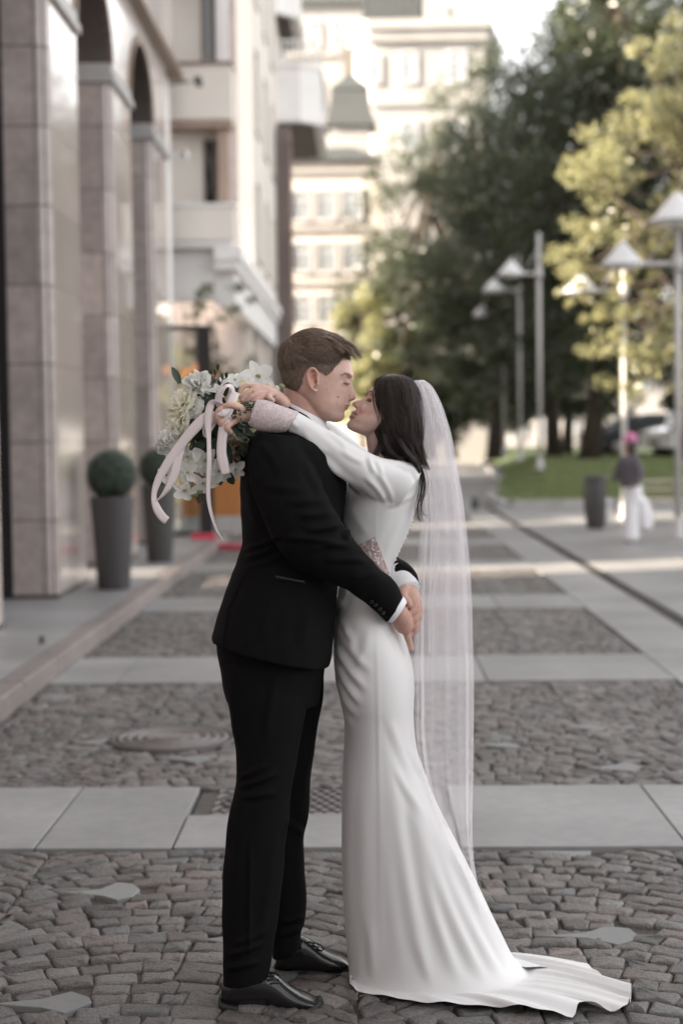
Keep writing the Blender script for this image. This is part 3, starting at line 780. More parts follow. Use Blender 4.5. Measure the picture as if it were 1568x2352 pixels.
# ---- small bollard on the path
p = G(1090, 1171, 0)
t = empty('bollard', (p.x, p.y, 0), 'short dark bollard on the path left of the lawn kerb', 'bollard')
b = MB(); b.lathe([(0.075, 0), (0.075, 0.22), (0.06, 0.26), (0.01, 0.275)], (p.x, p.y, 0), 16); part(b, 'post', M_pot, t)
b = MB(); b.lathe([(0.10, 0), (0.10, 0.02), (0.075, 0.03)], (p.x, p.y, 0), 16); part(b, 'foot', M_iron, t)
# ---- lawn: a raised bank with a pale kerb
M_grass = mat('lawn soil', (0.15, 0.19, 0.08), rough=0.9, var=0.3, scale=2.0, wear=0.2)
M_blade = leafmat('grass blade', (0.24, 0.28, 0.13), (0.22, 0.27, 0.09))
M_pkerb = mat('pale kerb stone', (0.36, 0.35, 0.345), rough=0.6, var=0.1, objvar=0.1)
edge = [(3.05, 32.2), (3.0, 34.5), (3.25, 38), (3.9, 43), (4.9, 55), (6.3, 85)]
def lawn_z(x, y):
    d = min(max((y - 32.2) / 6.5, 0), 1); e = x - np.interp(y, [p_[1] for p_ in edge], [p_[0] for p_ in edge])
    s = min(max(e / 1.3, 0), 1)
    return 0.13 + 0.62 * (d * d * (3 - 2 * d)) * (0.35 + 0.65 * s * s * (3 - 2 * s))
b = MB(); rows = []
ysr = np.concatenate([np.linspace(32.2, 40, 14), np.linspace(42, 90, 14)])
for yv in ysr:
    xe = np.interp(yv, [p_[1] for p_ in edge], [p_[0] for p_ in edge])
    rows.append([(xe + (26 - xe) * (q ** 2.2), yv, lawn_z(xe + (26 - xe) * (q ** 2.2), yv)) for q in np.linspace(0, 1, 16)])
b.loft(rows, 0, False, False, True, closed=False)
lw = b.build('lawn', M_grass); tag(lw, kind='structure')
n = 60000
yv = 32.25 + (1 - NP.random(n) ** 0.6) * 26; xe = np.interp(yv, [p_[1] for p_ in edge], [p_[0] for p_ in edge]); xv = xe + 0.05 + NP.random(n) * (0.21 * yv - xe + 1.0)
zv = np.array([lawn_z(a, c) for a, c in zip(xv, yv)])
gr = np_leaves('grass', np.stack([xv, yv, zv + 0.03], 1), NP.uniform(0.03, 0.07, n), NP.uniform(0.6, 1.4, n), M_blade, None, asp=0.3)
tag(gr, kind='stuff')
kb = empty('lawn_kerb', (3.05, 32, 0)); tag(kb, kind='structure')
xk = 3.05
while xk < 9:
    b = MB(); b.box(xk + 0.004, xk + 0.99, 32.02, 32.2, -0.04, 0.16); part(b, 'kerb_stone', M_pkerb, kb, bevel=0.012); xk += 1.0
ed = crs(edge, 6)
for a, c in zip(ed[:-1], ed[1:]):
    d_ = Vector((c[0] - a[0], c[1] - a[1], 0)); L_ = d_.length; d_.normalize(); n_ = Vector((-d_.y, d_.x, 0))
    b = MB(); b.obox(((a[0] + c[0]) / 2 - 0.12 * 1 + 0.0, (a[1] + c[1]) / 2, 0.05), d_, n_, (0, 0, 1), L_ / 2 - 0.004, 0.12, 0.10); part(b, 'kerb_stone', M_pkerb, kb, bevel=0.012)
# ---- low bench by the right edge
M_bench = mat('pale bench wood', (0.42, 0.36, 0.30), rough=0.5, var=0.12, scale=12, objvar=0.1)
bn = empty('bench', (5.3, 25.8, 0), 'low slatted bench at the right edge between the lamp posts', 'bench')
for k, (yy_, zz_) in enumerate(((25.6, 0.42), (25.75, 0.43), (25.9, 0.43), (26.05, 0.42), (26.16, 0.58), (26.2, 0.72))):
    b = MB(); b.box(4.62, 6.6, yy_ - 0.055, yy_ + 0.055, zz_ - 0.02, zz_ + 0.02); part(b, 'slat', M_bench, bn, bevel=0.005)
for xx_ in (4.75, 5.6, 6.45):
    b = MB(); b.box(xx_ - 0.03, xx_ + 0.03, 25.58, 26.08, 0.36, 0.399); b.box(xx_ - 0.029, xx_ + 0.029, 25.6, 25.66, 0, 0.359); b.box(xx_ - 0.029, xx_ + 0.029, 26.0, 26.06, 0, 0.359); part(b, 'leg', M_post, bn)
# a pair of low fence posts, bright only from the sun
for k, (px, py) in enumerate(((1392, 1212), (1384, 1198))):
    p = G(px, py, 0); t = empty('low_post', (p.x, p.y, 0), ['short pale fence post right of the bin', 'second short pale fence post farther behind the bin'][k], 'fence', 'short fence posts')
    b = MB(); b.lathe([(0.05, 0), (0.05, 0.36)], (p.x, p.y, 0), 14); part(b, 'post', M_post, t)
    b = MB(); b.lathe([(0.055, 0.36), (0.055, 0.46), (0.03, 0.49), (0.005, 0.49)], (p.x, p.y, 0), 14); part(b, 'head', M_shade, t)
# ================================================================== far buildings
M_fcream = mat('sunlit cream render', (0.30, 0.282, 0.262), rough=0.8, var=0.04, scale=1.0, wear=0.06)
M_fpink = mat('peach brick', (0.48, 0.42, 0.375), rough=0.8, var=0.10, scale=2.0, wear=0.1)
M_roof = mat('grey green metal roof', (0.055, 0.058, 0.056), rough=0.6, var=0.08, scale=2.0)
M_fglass = mat('sky tinted window', (0.24, 0.26, 0.28), rough=0.2, var=0.05, metal=0.3, spec=1.0)  # reflected sky is put into the pale base colour
M_fframe = mat('white window frame', (0.40, 0.385, 0.37), rough=0.6, var=0.03)
def bldg(name, loc, label): return empty(name, loc, label, 'building')
def wall_window(parent, x0, x1, Y, z0, z1, arch=False, deep=0.25):
    """frame, pane and surround standing 5-12 cm proud of / behind the wall face at Y (facing the camera)"""
    b = MB(); f = 0.12
    b.box(x0 - f, x0, Y - 0.12, Y + 0.05, z0 - f, z1 + f); b.box(x1, x1 + f, Y - 0.12, Y + 0.05, z0 - f, z1 + f)
    if arch:
        mid = (x0 + x1) / 2; r = (x1 - x0) / 2
        ri = [(mid - r * math.cos(t), z1 + r * math.sin(t)) for t in np.linspace(0, PI, 13)]
        ro = [(mid - (r + f) * math.cos(t), z1 + (r + f) * math.sin(t)) for t in np.linspace(0, PI, 13)]
        b.loft([[(p[0], Y - 0.12, p[1]), (p[0], Y + 0.05, p[1]), (q[0], Y + 0.05, q[1]), (q[0], Y - 0.12, q[1])] for p, q in zip(ri, ro)], smooth=False)
    else: b.box(x0, x1, Y - 0.121, Y + 0.05, z1, z1 + f)
    b.box(x0, x1, Y - 0.18, Y + 0.05, z0 - f, z0)
    w = part(b, 'window', M_fframe, parent)
    b = MB()
    if arch:
        mid = (x0 + x1) / 2; r = (x1 - x0) / 2
        poly = [(x0, z0), (x1, z0)] + [(mid + r * math.cos(t), z1 + r * math.sin(t)) for t in np.linspace(0, PI, 13)]
        n = len(poly); b.add([(p[0], Y - 0.03, p[1]) for p in poly], [tuple(range(n))])
    else: b.box(x0, x1, Y - 0.04, Y - 0.01, z0, z1)
    o = b.build('pane', M_fglass); o.parent = w; 
    b = MB(); mid = (x0 + x1) / 2
    b.box(mid - 0.04, mid + 0.04, Y - 0.075, Y - 0.041, z0, z1); b.box(x0, mid - 0.041, Y - 0.074, Y - 0.042, z1 - (z1 - z0) * 0.3, z1 - (z1 - z0) * 0.3 + 0.06); b.box(mid + 0.041, x1, Y - 0.074, Y - 0.042, z1 - (z1 - z0) * 0.3, z1 - (z1 - z0) * 0.3 + 0.06)
    o = b.build('muntin', M_fframe); o.parent = w
def X_(px, Y): return W(px, 1000, Y).x
def Z_(py, Y): return W(800, py, Y).z
# cream building with a turreted corner bay
YB = 78.0
fb = bldg('corner_building', (2, YB, 0), 'tall cream building with a projecting corner bay and grey mansard roof')
x0, x1 = X_(822, YB), X_(1118, YB)
zc = Z_(52, YB)
b = MB(); ch = 1.2
outl = [(x0, YB + ch), (x0 + ch * 0.8, YB), (x1, YB), (x1 + 0.8, YB + 6), (x1 + 0.8, YB + 14), (x0, YB + 14)]
b.prism(outl, 0, zc - 1.0); part(b, 'wall', M_fcream, fb)
for (gz0, gz1, gw) in ((zc - 1.0, zc - 0.45, 0.35), (zc - 0.449, zc, 0.6)):
    b = MB(); cxm = (x0 + x1) / 2; b.prism([(x0 - gw, YB + ch - gw * 0.3), (x0 + ch * 0.8 - gw * 0.5, YB - gw), (x1 + gw * 0.5, YB - gw), (x1 + 0.8 + gw, YB + 6), (x1 + 0.8 + gw, YB + 14.2), (x0 - gw, YB + 14.2)], gz0, gz1); part(b, 'cornice', M_fcream, fb)
b = MB(); zb_ = zc - 9.0; b.prism([(x0 - 0.2, YB + ch), (x0 + ch * 0.8 - 0.1, YB - 0.2), (x1 + 0.1, YB - 0.2), (x1 + 0.9, YB + 5.8), (x1 + 0.9, YB + 13.9), (x0 - 0.2, YB + 13.9)], Z_(245, YB), Z_(238, YB)); part(b, 'string_course', M_fcream, fb)
xa_, xb_ = X_(838, YB), X_(980, YB)
b = MB(); b.loft([[(xa_ + dx, YB + 0.8 + dx * .6, z), (xb_ - dx * .5, YB + 0.8 + dx * .6, z), (xb_ - dx * .5, YB + 9, z), (xa_ + dx, YB + 9, z)] for z, dx in ((zc + 0.001, 0), (zc + 0.9, 0.16), (zc + 2.0, 0.45), (zc + 3.2, 0.95), (zc + 4.2, 1.5))], smooth=False)
part(b, 'dome_roof', M_roof, fb)
for k_ in range(7):
    xr_ = xa_ + 0.25 + (xb_ - xa_ - 0.5) * k_ / 6
    b = MB(); b.tube([(xr_, YB + 0.77, zc + 0.02), (xr_ + 0.03, YB + 0.86, zc + 0.9), (xr_ + 0.08, YB + 1.03, zc + 2.0)], 0.035, 5); part(b, 'seam', M_roof, fb)
b = MB(); b.box(xb_ + 0.05, x1 + 0.4, YB + 0.9, YB + 9, zc + 0.001, zc + 5); part(b, 'attic_wall', M_fcream, fb)
for px0, px1, py0, py1 in ((930, 962, 125, 190), (1040, 1072, 125, 190), (930, 962, 285, 345), (1040, 1072, 285, 345), (860, 880, 130, 190)):
    wall_window(fb, X_(px0, YB), X_(px1, YB), YB, Z_(py1, YB), Z_(py0, YB))
wall_window(fb, X_(1000, YB), X_(1030, YB), YB + 0.9, Z_(48, YB), Z_(10, YB))
# building behind with arched windows
YA = 92.0
fa = bldg('arched_window_building', (-4, YA, 0), 'cream building with narrow arched windows behind the white balcony')
b = MB(); b.box(X_(560, YA), X_(862, YA), YA, YA + 10, 0, Z_(14, YA)); part(b, 'wall', M_fcream, fa)
b = MB(); b.loft([[(X_(555, YA) + d, YA - 0.4 + d, z), (X_(866, YA) - d, YA - 0.4 + d, z), (X_(866, YA) - d, YA + 10 - d, z), (X_(555, YA) + d, YA + 10 - d, z)] for z, d in ((Z_(14, YA) + 0.002, 0), (Z_(14, YA) + 0.4, 0.0), (Z_(-30, YA), 1.5), (Z_(-110, YA), 4))], smooth=False); part(b, 'roof', M_roof, fa)
for px0, px1, py0, py1 in ((678, 694, 58, 112), (727, 745, 58, 112), (776, 794, 58, 112), (678, 694, 190, 250), (727, 745, 190, 250)):
    wall_window(fa, X_(px0, YA), X_(px1, YA), YA, Z_(py1, YA), Z_(py0, YA), arch=True)
b = MB(); b.box(X_(556, YA), X_(864, YA), YA - 0.25, YA - 0.001, Z_(130, YA), Z_(122, YA)); part(b, 'string_course', M_fcream, fa)
# small turret house with a bell roof
YT = 66.0
ft = bldg('turret_house', (0, YT, 0), 'peach house with a grey bell shaped turret roof and white windows')
b = MB(); b.box(X_(560, YT), X_(880, YT), YT, YT + 8, 0, Z_(372, YT)); part(b, 'wall', M_fpink, ft)
b = MB(); b.loft([[(X_(555, YT) + d, YT - 0.35 + d, z), (X_(885, YT) - d, YT - 0.35 + d, z), (X_(885, YT) - d, YT + 8 - d, z), (X_(555, YT) + d, YT + 8 - d, z)] for z, d in ((Z_(372, YT) + 0.002, 0), (Z_(366, YT), 0.0), (Z_(330, YT), 1.2))], smooth=False); part(b, 'roof', M_roof, ft)
cx = X_(812, YT); cy = YT + 2.2
def sq(r, z): return [(cx - r, cy - r, z), (cx + r, cy - r, z), (cx + r, cy + r, z), (cx - r, cy + r, z)]
px2m = YT / FPX
b = MB(); b.loft([sq(46 * px2m, Z_(372, YT)), sq(46 * px2m, Z_(272, YT))], smooth=False); part(b, 'turret_wall', M_fcream, ft)
b = MB(); b.loft([sq(60 * px2m, Z_(274, YT)), sq(56 * px2m, Z_(262, YT)), sq(47 * px2m, Z_(225, YT)), sq(42 * px2m, Z_(188, YT))], smooth=False); part(b, 'turret_roof', M_roof, ft)
b = MB(); b.loft([sq(44 * px2m, Z_(187, YT)), sq(44 * px2m, Z_(183, YT)), sq(20 * px2m, Z_(160, YT)), sq(3 * px2m, Z_(142, YT))], smooth=False); part(b, 'turret_cap', M_roof, ft)
for row in ((440, 503), (560, 622), (680, 742), (800, 860)):
    for c0 in (600, 680, 737, 795):
        wall_window(ft, X_(c0, YT), X_(c0 + 36, YT), YT, Z_(row[1], YT), Z_(row[0], YT))
for py in (392, 525, 648, 770):
    b = MB(); b.box(X_(557, YT), X_(883, YT), YT - 0.2, YT - 0.002, Z_(py + 5, YT), Z_(py - 4, YT)); part(b, 'string_course', M_fcream, ft)
# long low sunlit block behind the trees
YL = 120.0
fl = bldg('long_block', (20, YL, 0), 'long pale building glimpsed low between the tree trunks')
b = MB(); b.box(X_(860, YL), X_(1800, YL) + 60, YL, YL + 8, 0, 11); part(b, 'wall', M_fcream, fl)
b = MB(); b.box(X_(855, YL), X_(1805, YL) + 60, YL - 0.5, YL + 8.5, 11.001, 11.5); part(b, 'cornice', M_fframe, fl)
for k in range(44):
    xx_ = X_(880, YL) + k * 2.0
    wall_window(fl, xx_, xx_ + 0.9, YL, 1.2, 3.0); wall_window(fl, xx_, xx_ + 0.9, YL, 4.8, 6.6)
# ---- parked vehicles seen past the trunks
def car(name, x, y, z, L_, W_, H_, col, label, rz, van=False):
    t = empty(name, (x, y, z), label, 'van' if van else 'car', None, rz)
    m = mat(name + ' paint', col, rough=0.25, var=0.03, coat=0.6)
    prof = [(-L_ / 2, 0.35), (-L_ / 2 + 0.05, 0.85), (-L_ / 2 + 0.9, 1.0), (-L_ / 2 + (1.2 if van else 1.5), H_ - 0.1), (-L_ / 2 + (1.6 if van else 2.0), H_), (L_ / 2 - (0.15 if van else 0.9), H_), (L_ / 2 - (0.05 if van else 0.1), H_ * 0.62), (L_ / 2, 0.7), (L_ / 2, 0.35)]
    rings = []
    for w, ins in ((-W_ / 2, 0.06), (-W_ / 2 + 0.08, 0), (W_ / 2 - 0.08, 0), (W_ / 2, 0.06)):
        rings.append([(p[0] * (1 - ins / L_), w, p[1] - (ins if p[1] > 0.9 else 0)) for p in prof])
    b = MB(); b.loft(rings, smooth=False); o = b.build('body', m, t, bevel=0.03, fix=True)
    for s in (-1, 1):
        b = MB(); yw = s * (W_ / 2 + 0.004)
        zz = 1.02
        if van: poly = [(-L_ / 2 + 1.15, zz), (-L_ / 2 + 1.5, H_ - 0.25), (-L_ / 2 + 2.4, H_ - 0.25), (-L_ / 2 + 2.4, zz)]
        else: poly = [(-L_ / 2 + 1.35, zz - 0.05), (-L_ / 2 + 2.0, H_ - 0.12), (L_ / 2 - 1.0, H_ - 0.14), (L_ / 2 - 0.6, zz - 0.05)]
        b.add([(p[0], yw, p[1]) for p in poly], [tuple(range(len(poly)))]); b.build('side_window', M_glass, t)
        for xw in (-L_ / 2 + 0.85, L_ / 2 - 0.85):
            b = MB(); b.tube([(xw, s * (W_ / 2 - 0.2), 0.33), (xw, s * (W_ / 2 + 0.015), 0.33)], 0.33, 20); w_ = b.build('wheel', M_dark, t)
            b = MB(); b.tube([(xw, s * (W_ / 2 + 0.016), 0.33), (xw, s * (W_ / 2 + 0.022), 0.33)], 0.2, 16); b.build('rim', M_post, w_)
    for s in (-1, 1):
        b = MB(); b.box(-L_ / 2 - 0.012, -L_ / 2 + 0.06, s * W_ * 0.36 - 0.15, s * W_ * 0.36 + 0.15, 0.68, 0.82); b.build('headlight', M_lens, t)
    b = MB(); b.box(-L_ / 2 - 0.015, -L_ / 2 + 0.05, -0.28, 0.28, 0.45, 0.58); b.build('number_plate', M_soffit, t)
    return t
p = W(1545, 1040, 47)
car('delivery_van', p.x + 1.6, 48, 0.72, 4.6, 1.9, 2.0, (0.78, 0.78, 0.79), 'white van parked beyond the lawn at the right edge', R(20), True)
p = W(1400, 1040, 52)
car('parked_car', p.x + 1.3, 53, 0.72, 4.2, 1.75, 1.45, (0.03, 0.035, 0.045), 'dark parked car beyond the lawn behind the woman', R(10))

# unseen block added behind the camera to hold skylight off the foreground
M_nb = mat('grey blocker stone', (0.38, 0.35, 0.32), rough=0.7, var=0.06, scale=1.5, wear=0.08)
t = bldg('added_sky_blocker', (3, -19, 0), 'unseen grey block added behind the camera to darken the foreground')
b = MB(); b.box(-3.3, 16, -25, -18, 0, 10.5); part(b, 'wall', M_nb, t)
b = MB(); b.box(-3.3, 16.2, -25, -17.7, 10.501, 11); part(b, 'cornice', M_nb, t)
for zi in range(3):
    for xi_ in range(7):
        b = MB(); b.box(-2.4 + xi_ * 2.6, -1.0 + xi_ * 2.6, -18.0, -17.95, 1.2 + zi * 3.2, 3.0 + zi * 3.2); part(b, 'window', M_fglass, t)
# ================================================================== trees
M_bark = mat('dark bark', (0.055, 0.040, 0.030), rough=0.9, var=0.4, scale=8, bump=0.8, bscale=20, stretch=(3, 3, 0.5))
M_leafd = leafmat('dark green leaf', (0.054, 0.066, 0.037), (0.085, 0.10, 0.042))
M_leafy = leafmat('sunlit tint leaf', (0.24, 0.235, 0.125), (0.38, 0.36, 0.17))  # sunlit brightness put into a paler, yellower leaf colour
def tree(x, y, z, H, crown, nclump, nleaf, size, m, label, group='trees along the lawn', trunk_r=0.22, lean=(0, 0), seed=1, limbs=True, only=None):
    """crown: list of ellipsoids (dx, dy, cz, rx, ry, rz)"""
    g_ = np.random.default_rng(seed)
    t = empty('tree', (x, y, z), label, 'tree', group)
    zt = z + H
    b = MB()
    pts = []; rad = []
    for q in np.linspace(0, 1, 8):
        pts.append((x + lean[0] * q + 0.12 * math.sin(5 * q + seed), y + lean[1] * q + 0.1 * math.sin(4 * q + seed * 2), z + (H * 0.8) * q)); rad.append(trunk_r * (1.35 if q == 0 else 1.0 - 0.8 * q))
    b.tube(pts, rad, 10)
    part(b, 'trunk', M_bark, t)
    C = []; T = []
    vols = np.array([e[3] * e[4] * e[5] for e in crown]); vols = vols / vols.sum()
    br = MB()
    for k in range(nclump):
        e = crown[g_.choice(len(crown), p=vols)]
        d = g_.normal(size=3); d /= np.linalg.norm(d)
        r = g_.uniform(0.55, 1.0)
        c = np.array([x + e[0] + d[0] * e[3] * r, y + e[1] + d[1] * e[4] * r, z + e[2] + d[2] * e[5] * r])
        cr = g_.uniform(0.45, 1.0) * (0.16 * (e[3] + e[5]))
        n = int(nleaf * g_.uniform(0.6, 1.3))
        q = g_.normal(size=(n, 3)); q /= np.linalg.norm(q, axis=1)[:, None]
        q *= (cr * g_.random(n) ** 0.45)[:, None]; q[:, 2] *= 0.65
        C.append(c + q); T.append(g_.uniform(0.55, 1.5, n) * g_.uniform(0.75, 1.25))
        if limbs and k % 4 == 0:
            a = np.array(pts[3 + int(g_.integers(0, 5))]); mid_ = (a + c) / 2 + np.array([0, 0, -0.3])
            br.tube([a, mid_, c], [trunk_r * 0.35, trunk_r * 0.2, 0.02], 5)
    part(br, 'limbs', M_bark, t)
    C = np.concatenate(C); T = np.concatenate(T)
    if only is not None:
        k_ = only(C); C = C[k_]; T = T[k_]
    np_leaves('crown', C, g_.uniform(0.7, 1.3, len(C)) * size, T, m, t)
    return t
def TX(px, Y): return W(px, 1000, Y).x
# the long dark row behind the lawn
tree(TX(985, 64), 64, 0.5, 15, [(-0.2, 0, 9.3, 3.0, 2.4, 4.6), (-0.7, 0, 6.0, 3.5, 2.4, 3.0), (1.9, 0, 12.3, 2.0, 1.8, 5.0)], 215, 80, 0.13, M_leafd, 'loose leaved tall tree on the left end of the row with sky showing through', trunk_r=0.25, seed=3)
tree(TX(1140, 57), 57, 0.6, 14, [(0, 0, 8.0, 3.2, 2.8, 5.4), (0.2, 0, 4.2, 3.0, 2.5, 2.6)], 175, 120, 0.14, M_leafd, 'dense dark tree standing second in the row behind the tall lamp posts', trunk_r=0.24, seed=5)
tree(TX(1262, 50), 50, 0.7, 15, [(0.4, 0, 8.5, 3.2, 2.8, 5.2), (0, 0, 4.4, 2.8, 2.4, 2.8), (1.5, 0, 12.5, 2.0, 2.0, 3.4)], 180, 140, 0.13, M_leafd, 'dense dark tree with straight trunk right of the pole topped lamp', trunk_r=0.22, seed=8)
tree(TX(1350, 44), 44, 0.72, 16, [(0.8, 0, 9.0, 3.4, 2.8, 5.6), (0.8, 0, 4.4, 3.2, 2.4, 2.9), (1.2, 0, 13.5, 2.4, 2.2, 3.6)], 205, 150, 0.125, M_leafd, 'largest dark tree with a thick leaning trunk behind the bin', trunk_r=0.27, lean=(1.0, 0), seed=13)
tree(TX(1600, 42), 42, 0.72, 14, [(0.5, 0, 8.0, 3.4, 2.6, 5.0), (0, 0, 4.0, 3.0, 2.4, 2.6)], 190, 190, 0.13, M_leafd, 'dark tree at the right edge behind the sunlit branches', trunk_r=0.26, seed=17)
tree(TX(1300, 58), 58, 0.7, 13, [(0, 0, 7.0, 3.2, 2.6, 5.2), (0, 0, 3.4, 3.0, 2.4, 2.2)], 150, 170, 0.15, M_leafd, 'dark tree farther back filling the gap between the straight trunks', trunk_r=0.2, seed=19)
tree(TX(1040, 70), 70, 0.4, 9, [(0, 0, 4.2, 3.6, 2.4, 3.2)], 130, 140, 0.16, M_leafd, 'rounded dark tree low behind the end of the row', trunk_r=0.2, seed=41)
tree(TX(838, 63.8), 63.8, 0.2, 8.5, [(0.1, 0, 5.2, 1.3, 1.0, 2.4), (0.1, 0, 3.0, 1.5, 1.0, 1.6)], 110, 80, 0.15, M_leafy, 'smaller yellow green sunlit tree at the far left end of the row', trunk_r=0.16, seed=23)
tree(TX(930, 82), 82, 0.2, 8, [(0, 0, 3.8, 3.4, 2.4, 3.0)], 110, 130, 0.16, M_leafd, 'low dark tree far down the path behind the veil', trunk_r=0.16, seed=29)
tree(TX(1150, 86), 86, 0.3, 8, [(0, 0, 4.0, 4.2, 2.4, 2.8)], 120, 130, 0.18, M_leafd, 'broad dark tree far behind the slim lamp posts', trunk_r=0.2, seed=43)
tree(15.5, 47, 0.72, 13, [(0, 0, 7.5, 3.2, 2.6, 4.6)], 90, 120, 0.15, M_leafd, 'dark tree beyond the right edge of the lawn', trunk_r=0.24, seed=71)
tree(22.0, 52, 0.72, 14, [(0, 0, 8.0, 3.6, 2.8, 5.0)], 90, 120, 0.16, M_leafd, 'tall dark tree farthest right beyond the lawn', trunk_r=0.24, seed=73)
# the sunlit near tree whose branches come in from the right
tree(6.6, 27.1, 0.0, 8.6, [(-1.5, 0.1, 6.0, 1.55, 1.2, 1.5), (-0.8, -0.2, 7.6, 1.3, 1.2, 1.2), (-2.2, 0.3, 4.7, 1.1, 1.0, 0.9), (-1.7, 0.3, 3.3, 1.3, 0.9, 0.8), (-1.2, 0.2, 2.5, 1.4, 0.8, 0.6), (-2.5, 0.2, 3.9, 0.7, 0.7, 0.5)], 230, 62, 0.068, M_leafy, 'near tree with bright sunlit leaves reaching in from the right', trunk_r=0.16, seed=31)
# sapling in the wooden planter and leafy terrace plants
M_leafs = leafmat('grey green sapling leaf', (0.13, 0.15, 0.085), (0.18, 0.20, 0.09))
tree(W(500, 900, 23.1).x, 23.1, 0.8, 3.2, [(0.05, 0, 2.7, 0.5, 0.25, 0.7), (-0.25, 0, 1.9, 0.45, 0.25, 0.5), (0.3, 0, 1.4, 0.5, 0.25, 0.7), (0.0, 0, 0.7, 0.6, 0.3, 0.5)], 74, 36, 0.045, M_leafs, 'thin leafy sapling growing in the wooden planter', 'terrace plants', trunk_r=0.03, seed=37)

for k_, (px_, Y_, h_, rx_) in enumerate(((425, 25.2, 2.7, .55), (545, 26.4, 2.4, .50), (590, 26.0, 1.9, .40))):
    c_ = W(px_, 1000, Y_)
    tree(c_.x, Y_, 0.13, h_ + .4, [(0, 0, h_ * .72, rx_, .4, h_ * .32), (0, 0, h_ * .3, rx_ * .7, .35, h_ * .25)], 42, 60, 0.045, M_leafy, ['tall leafy terrace shrub behind the glass door', 'leafy terrace shrub right of the wooden planter', 'low leafy terrace shrub nearest the brown corner pillar'][k_], 'terrace plants', trunk_r=0.03, seed=50 + k_)
tree(-13.2, 12.4, 0.0, 6.5, [(0, 0, 3.6, 1.5, 1.5, 2.0)], 46, 60, 0.09, M_leafd, 'unseen tree added behind the arch passage to dapple the sun', 'added dappling trees', trunk_r=0.12, seed=61)  # out of view, added to break the passage sunlight into dapples
# ================================================================== tools for bodies and clothes
YM, YF = 4.26, 4.36                # distance of the groom and of the bride
def pm(px, Y): return px * Y / FPX
def ring(L, Rr, Y, hd, n=48, e=1.0, egg=0.0, dirY=Vector((0, 1, 0))):
    A, B = W(L[0], L[1], Y), W(Rr[0], Rr[1], Y)
    c, h = (A + B) / 2, (B - A) / 2
    out = []
    for k in range(n):
        t = 2 * PI * k / n; cs, sn = math.cos(t), math.sin(t)
        if e != 1.0: cs, sn = math.copysign(abs(cs) ** e, cs), math.copysign(abs(sn) ** e, sn)
        out.append(c + h * cs + dirY * (hd * sn * (1 - egg * cs)))
    return out
def rings_of(rows, k=5, n=48, e=1.0, egg=0.0):
    """rows: (lx, ly, rx, ry, Y, half depth[, e]) - both outlines as the picture shows them"""
    P = crs([list(r) + ([e] if len(r) == 6 else []) for r in rows], k)
    return [ring((r[0], r[1]), (r[2], r[3]), r[4], max(r[5], 0.002), n, r[6], egg) for r in P]
def ell(mb, px, py, Y, rx, ry, rz, rot=0.0, n=20, k=12):
    """an ellipsoid; rx, ry in picture units at distance Y, rz in metres"""
    c = W(px, py, Y); ex = (W(px + math.cos(rot), py + math.sin(rot), Y) - c) * rx; ey = (W(px - math.sin(rot), py + math.cos(rot), Y) - c) * ry
    rr = []
    for i in range(k + 1):
        t = PI * i / k; s = max(math.sin(t), 0.02)
        rr.append([c + ey * math.cos(t) + (ex * math.cos(2 * PI * j / n)) * s + Vector((0, 1, 0)) * (rz * s * math.sin(2 * PI * j / n)) for j in range(n)])
    mb.loft(rr)
def limb(mb, pts, k=4, n=14, round_end=True, sq=1.0):
    """pts: (px, py, Y, radius in metres) - a tapering limb or finger"""
    P = crs(pts, k)
    c = [W(p[0], p[1], p[2]) for p in P]; r = [p[3] for p in P]
    if round_end:
        for end in (0, -1):
            d = (c[0] - c[1]).normalized() if end == 0 else (c[-1] - c[-2]).normalized()
            rr = r[0] if end == 0 else r[-1]; base = c[0] if end == 0 else c[-1]
            ex = [(base + d * rr * s, rr * math.sqrt(max(1 - s * s, 0.01))) for s in (0.4, 0.75, 0.97)]
            if end == 0: c = [q[0] for q in reversed(ex)] + c; r = [q[1] for q in reversed(ex)] + r
            else: c = c + [q[0] for q in ex]; r = r + [q[1] for q in ex]
    mb.tube(c, r, n)
def fused(mb, voxel, smooth=3, fac=0.5):
    """one continuous skin round all the closed shapes in mb"""
    me = mb.mesh('tmp', [])
    me.materials.clear()
    o = bpy.data.objects.new('tmp', me); COL.objects.link(o)
    md = o.modifiers.new('r', 'REMESH'); md.mode = 'VOXEL'; md.voxel_size = voxel; md.use_smooth_shade = True
    if smooth:
        s = o.modifiers.new('s', 'SMOOTH'); s.factor = fac; s.iterations = smooth
    dg = bpy.context.evaluated_depsgraph_get()
    m2 = bpy.data.meshes.new_from_object(o.evaluated_get(dg))
    bpy.data.objects.remove(o); bpy.data.meshes.remove(me)
    return m2
def me_arrays(me):
    n = len(me.vertices); co = np.empty(n * 3); me.vertices.foreach_get('co', co); no = np.empty(n * 3); me.vertices.foreach_get('normal', no)
    return co.reshape(-1, 3), no.reshape(-1, 3)
def push(me, fn):
    """move the vertices along their normals by fn(px, py, co, no) metres"""
    co, no = me_arrays(me); q = proj_np(co)
    d = fn(q[:, 0], q[:, 1], co, no)
    me.vertices.foreach_set('co', (co + no * d[:, None]).ravel()); me.update()
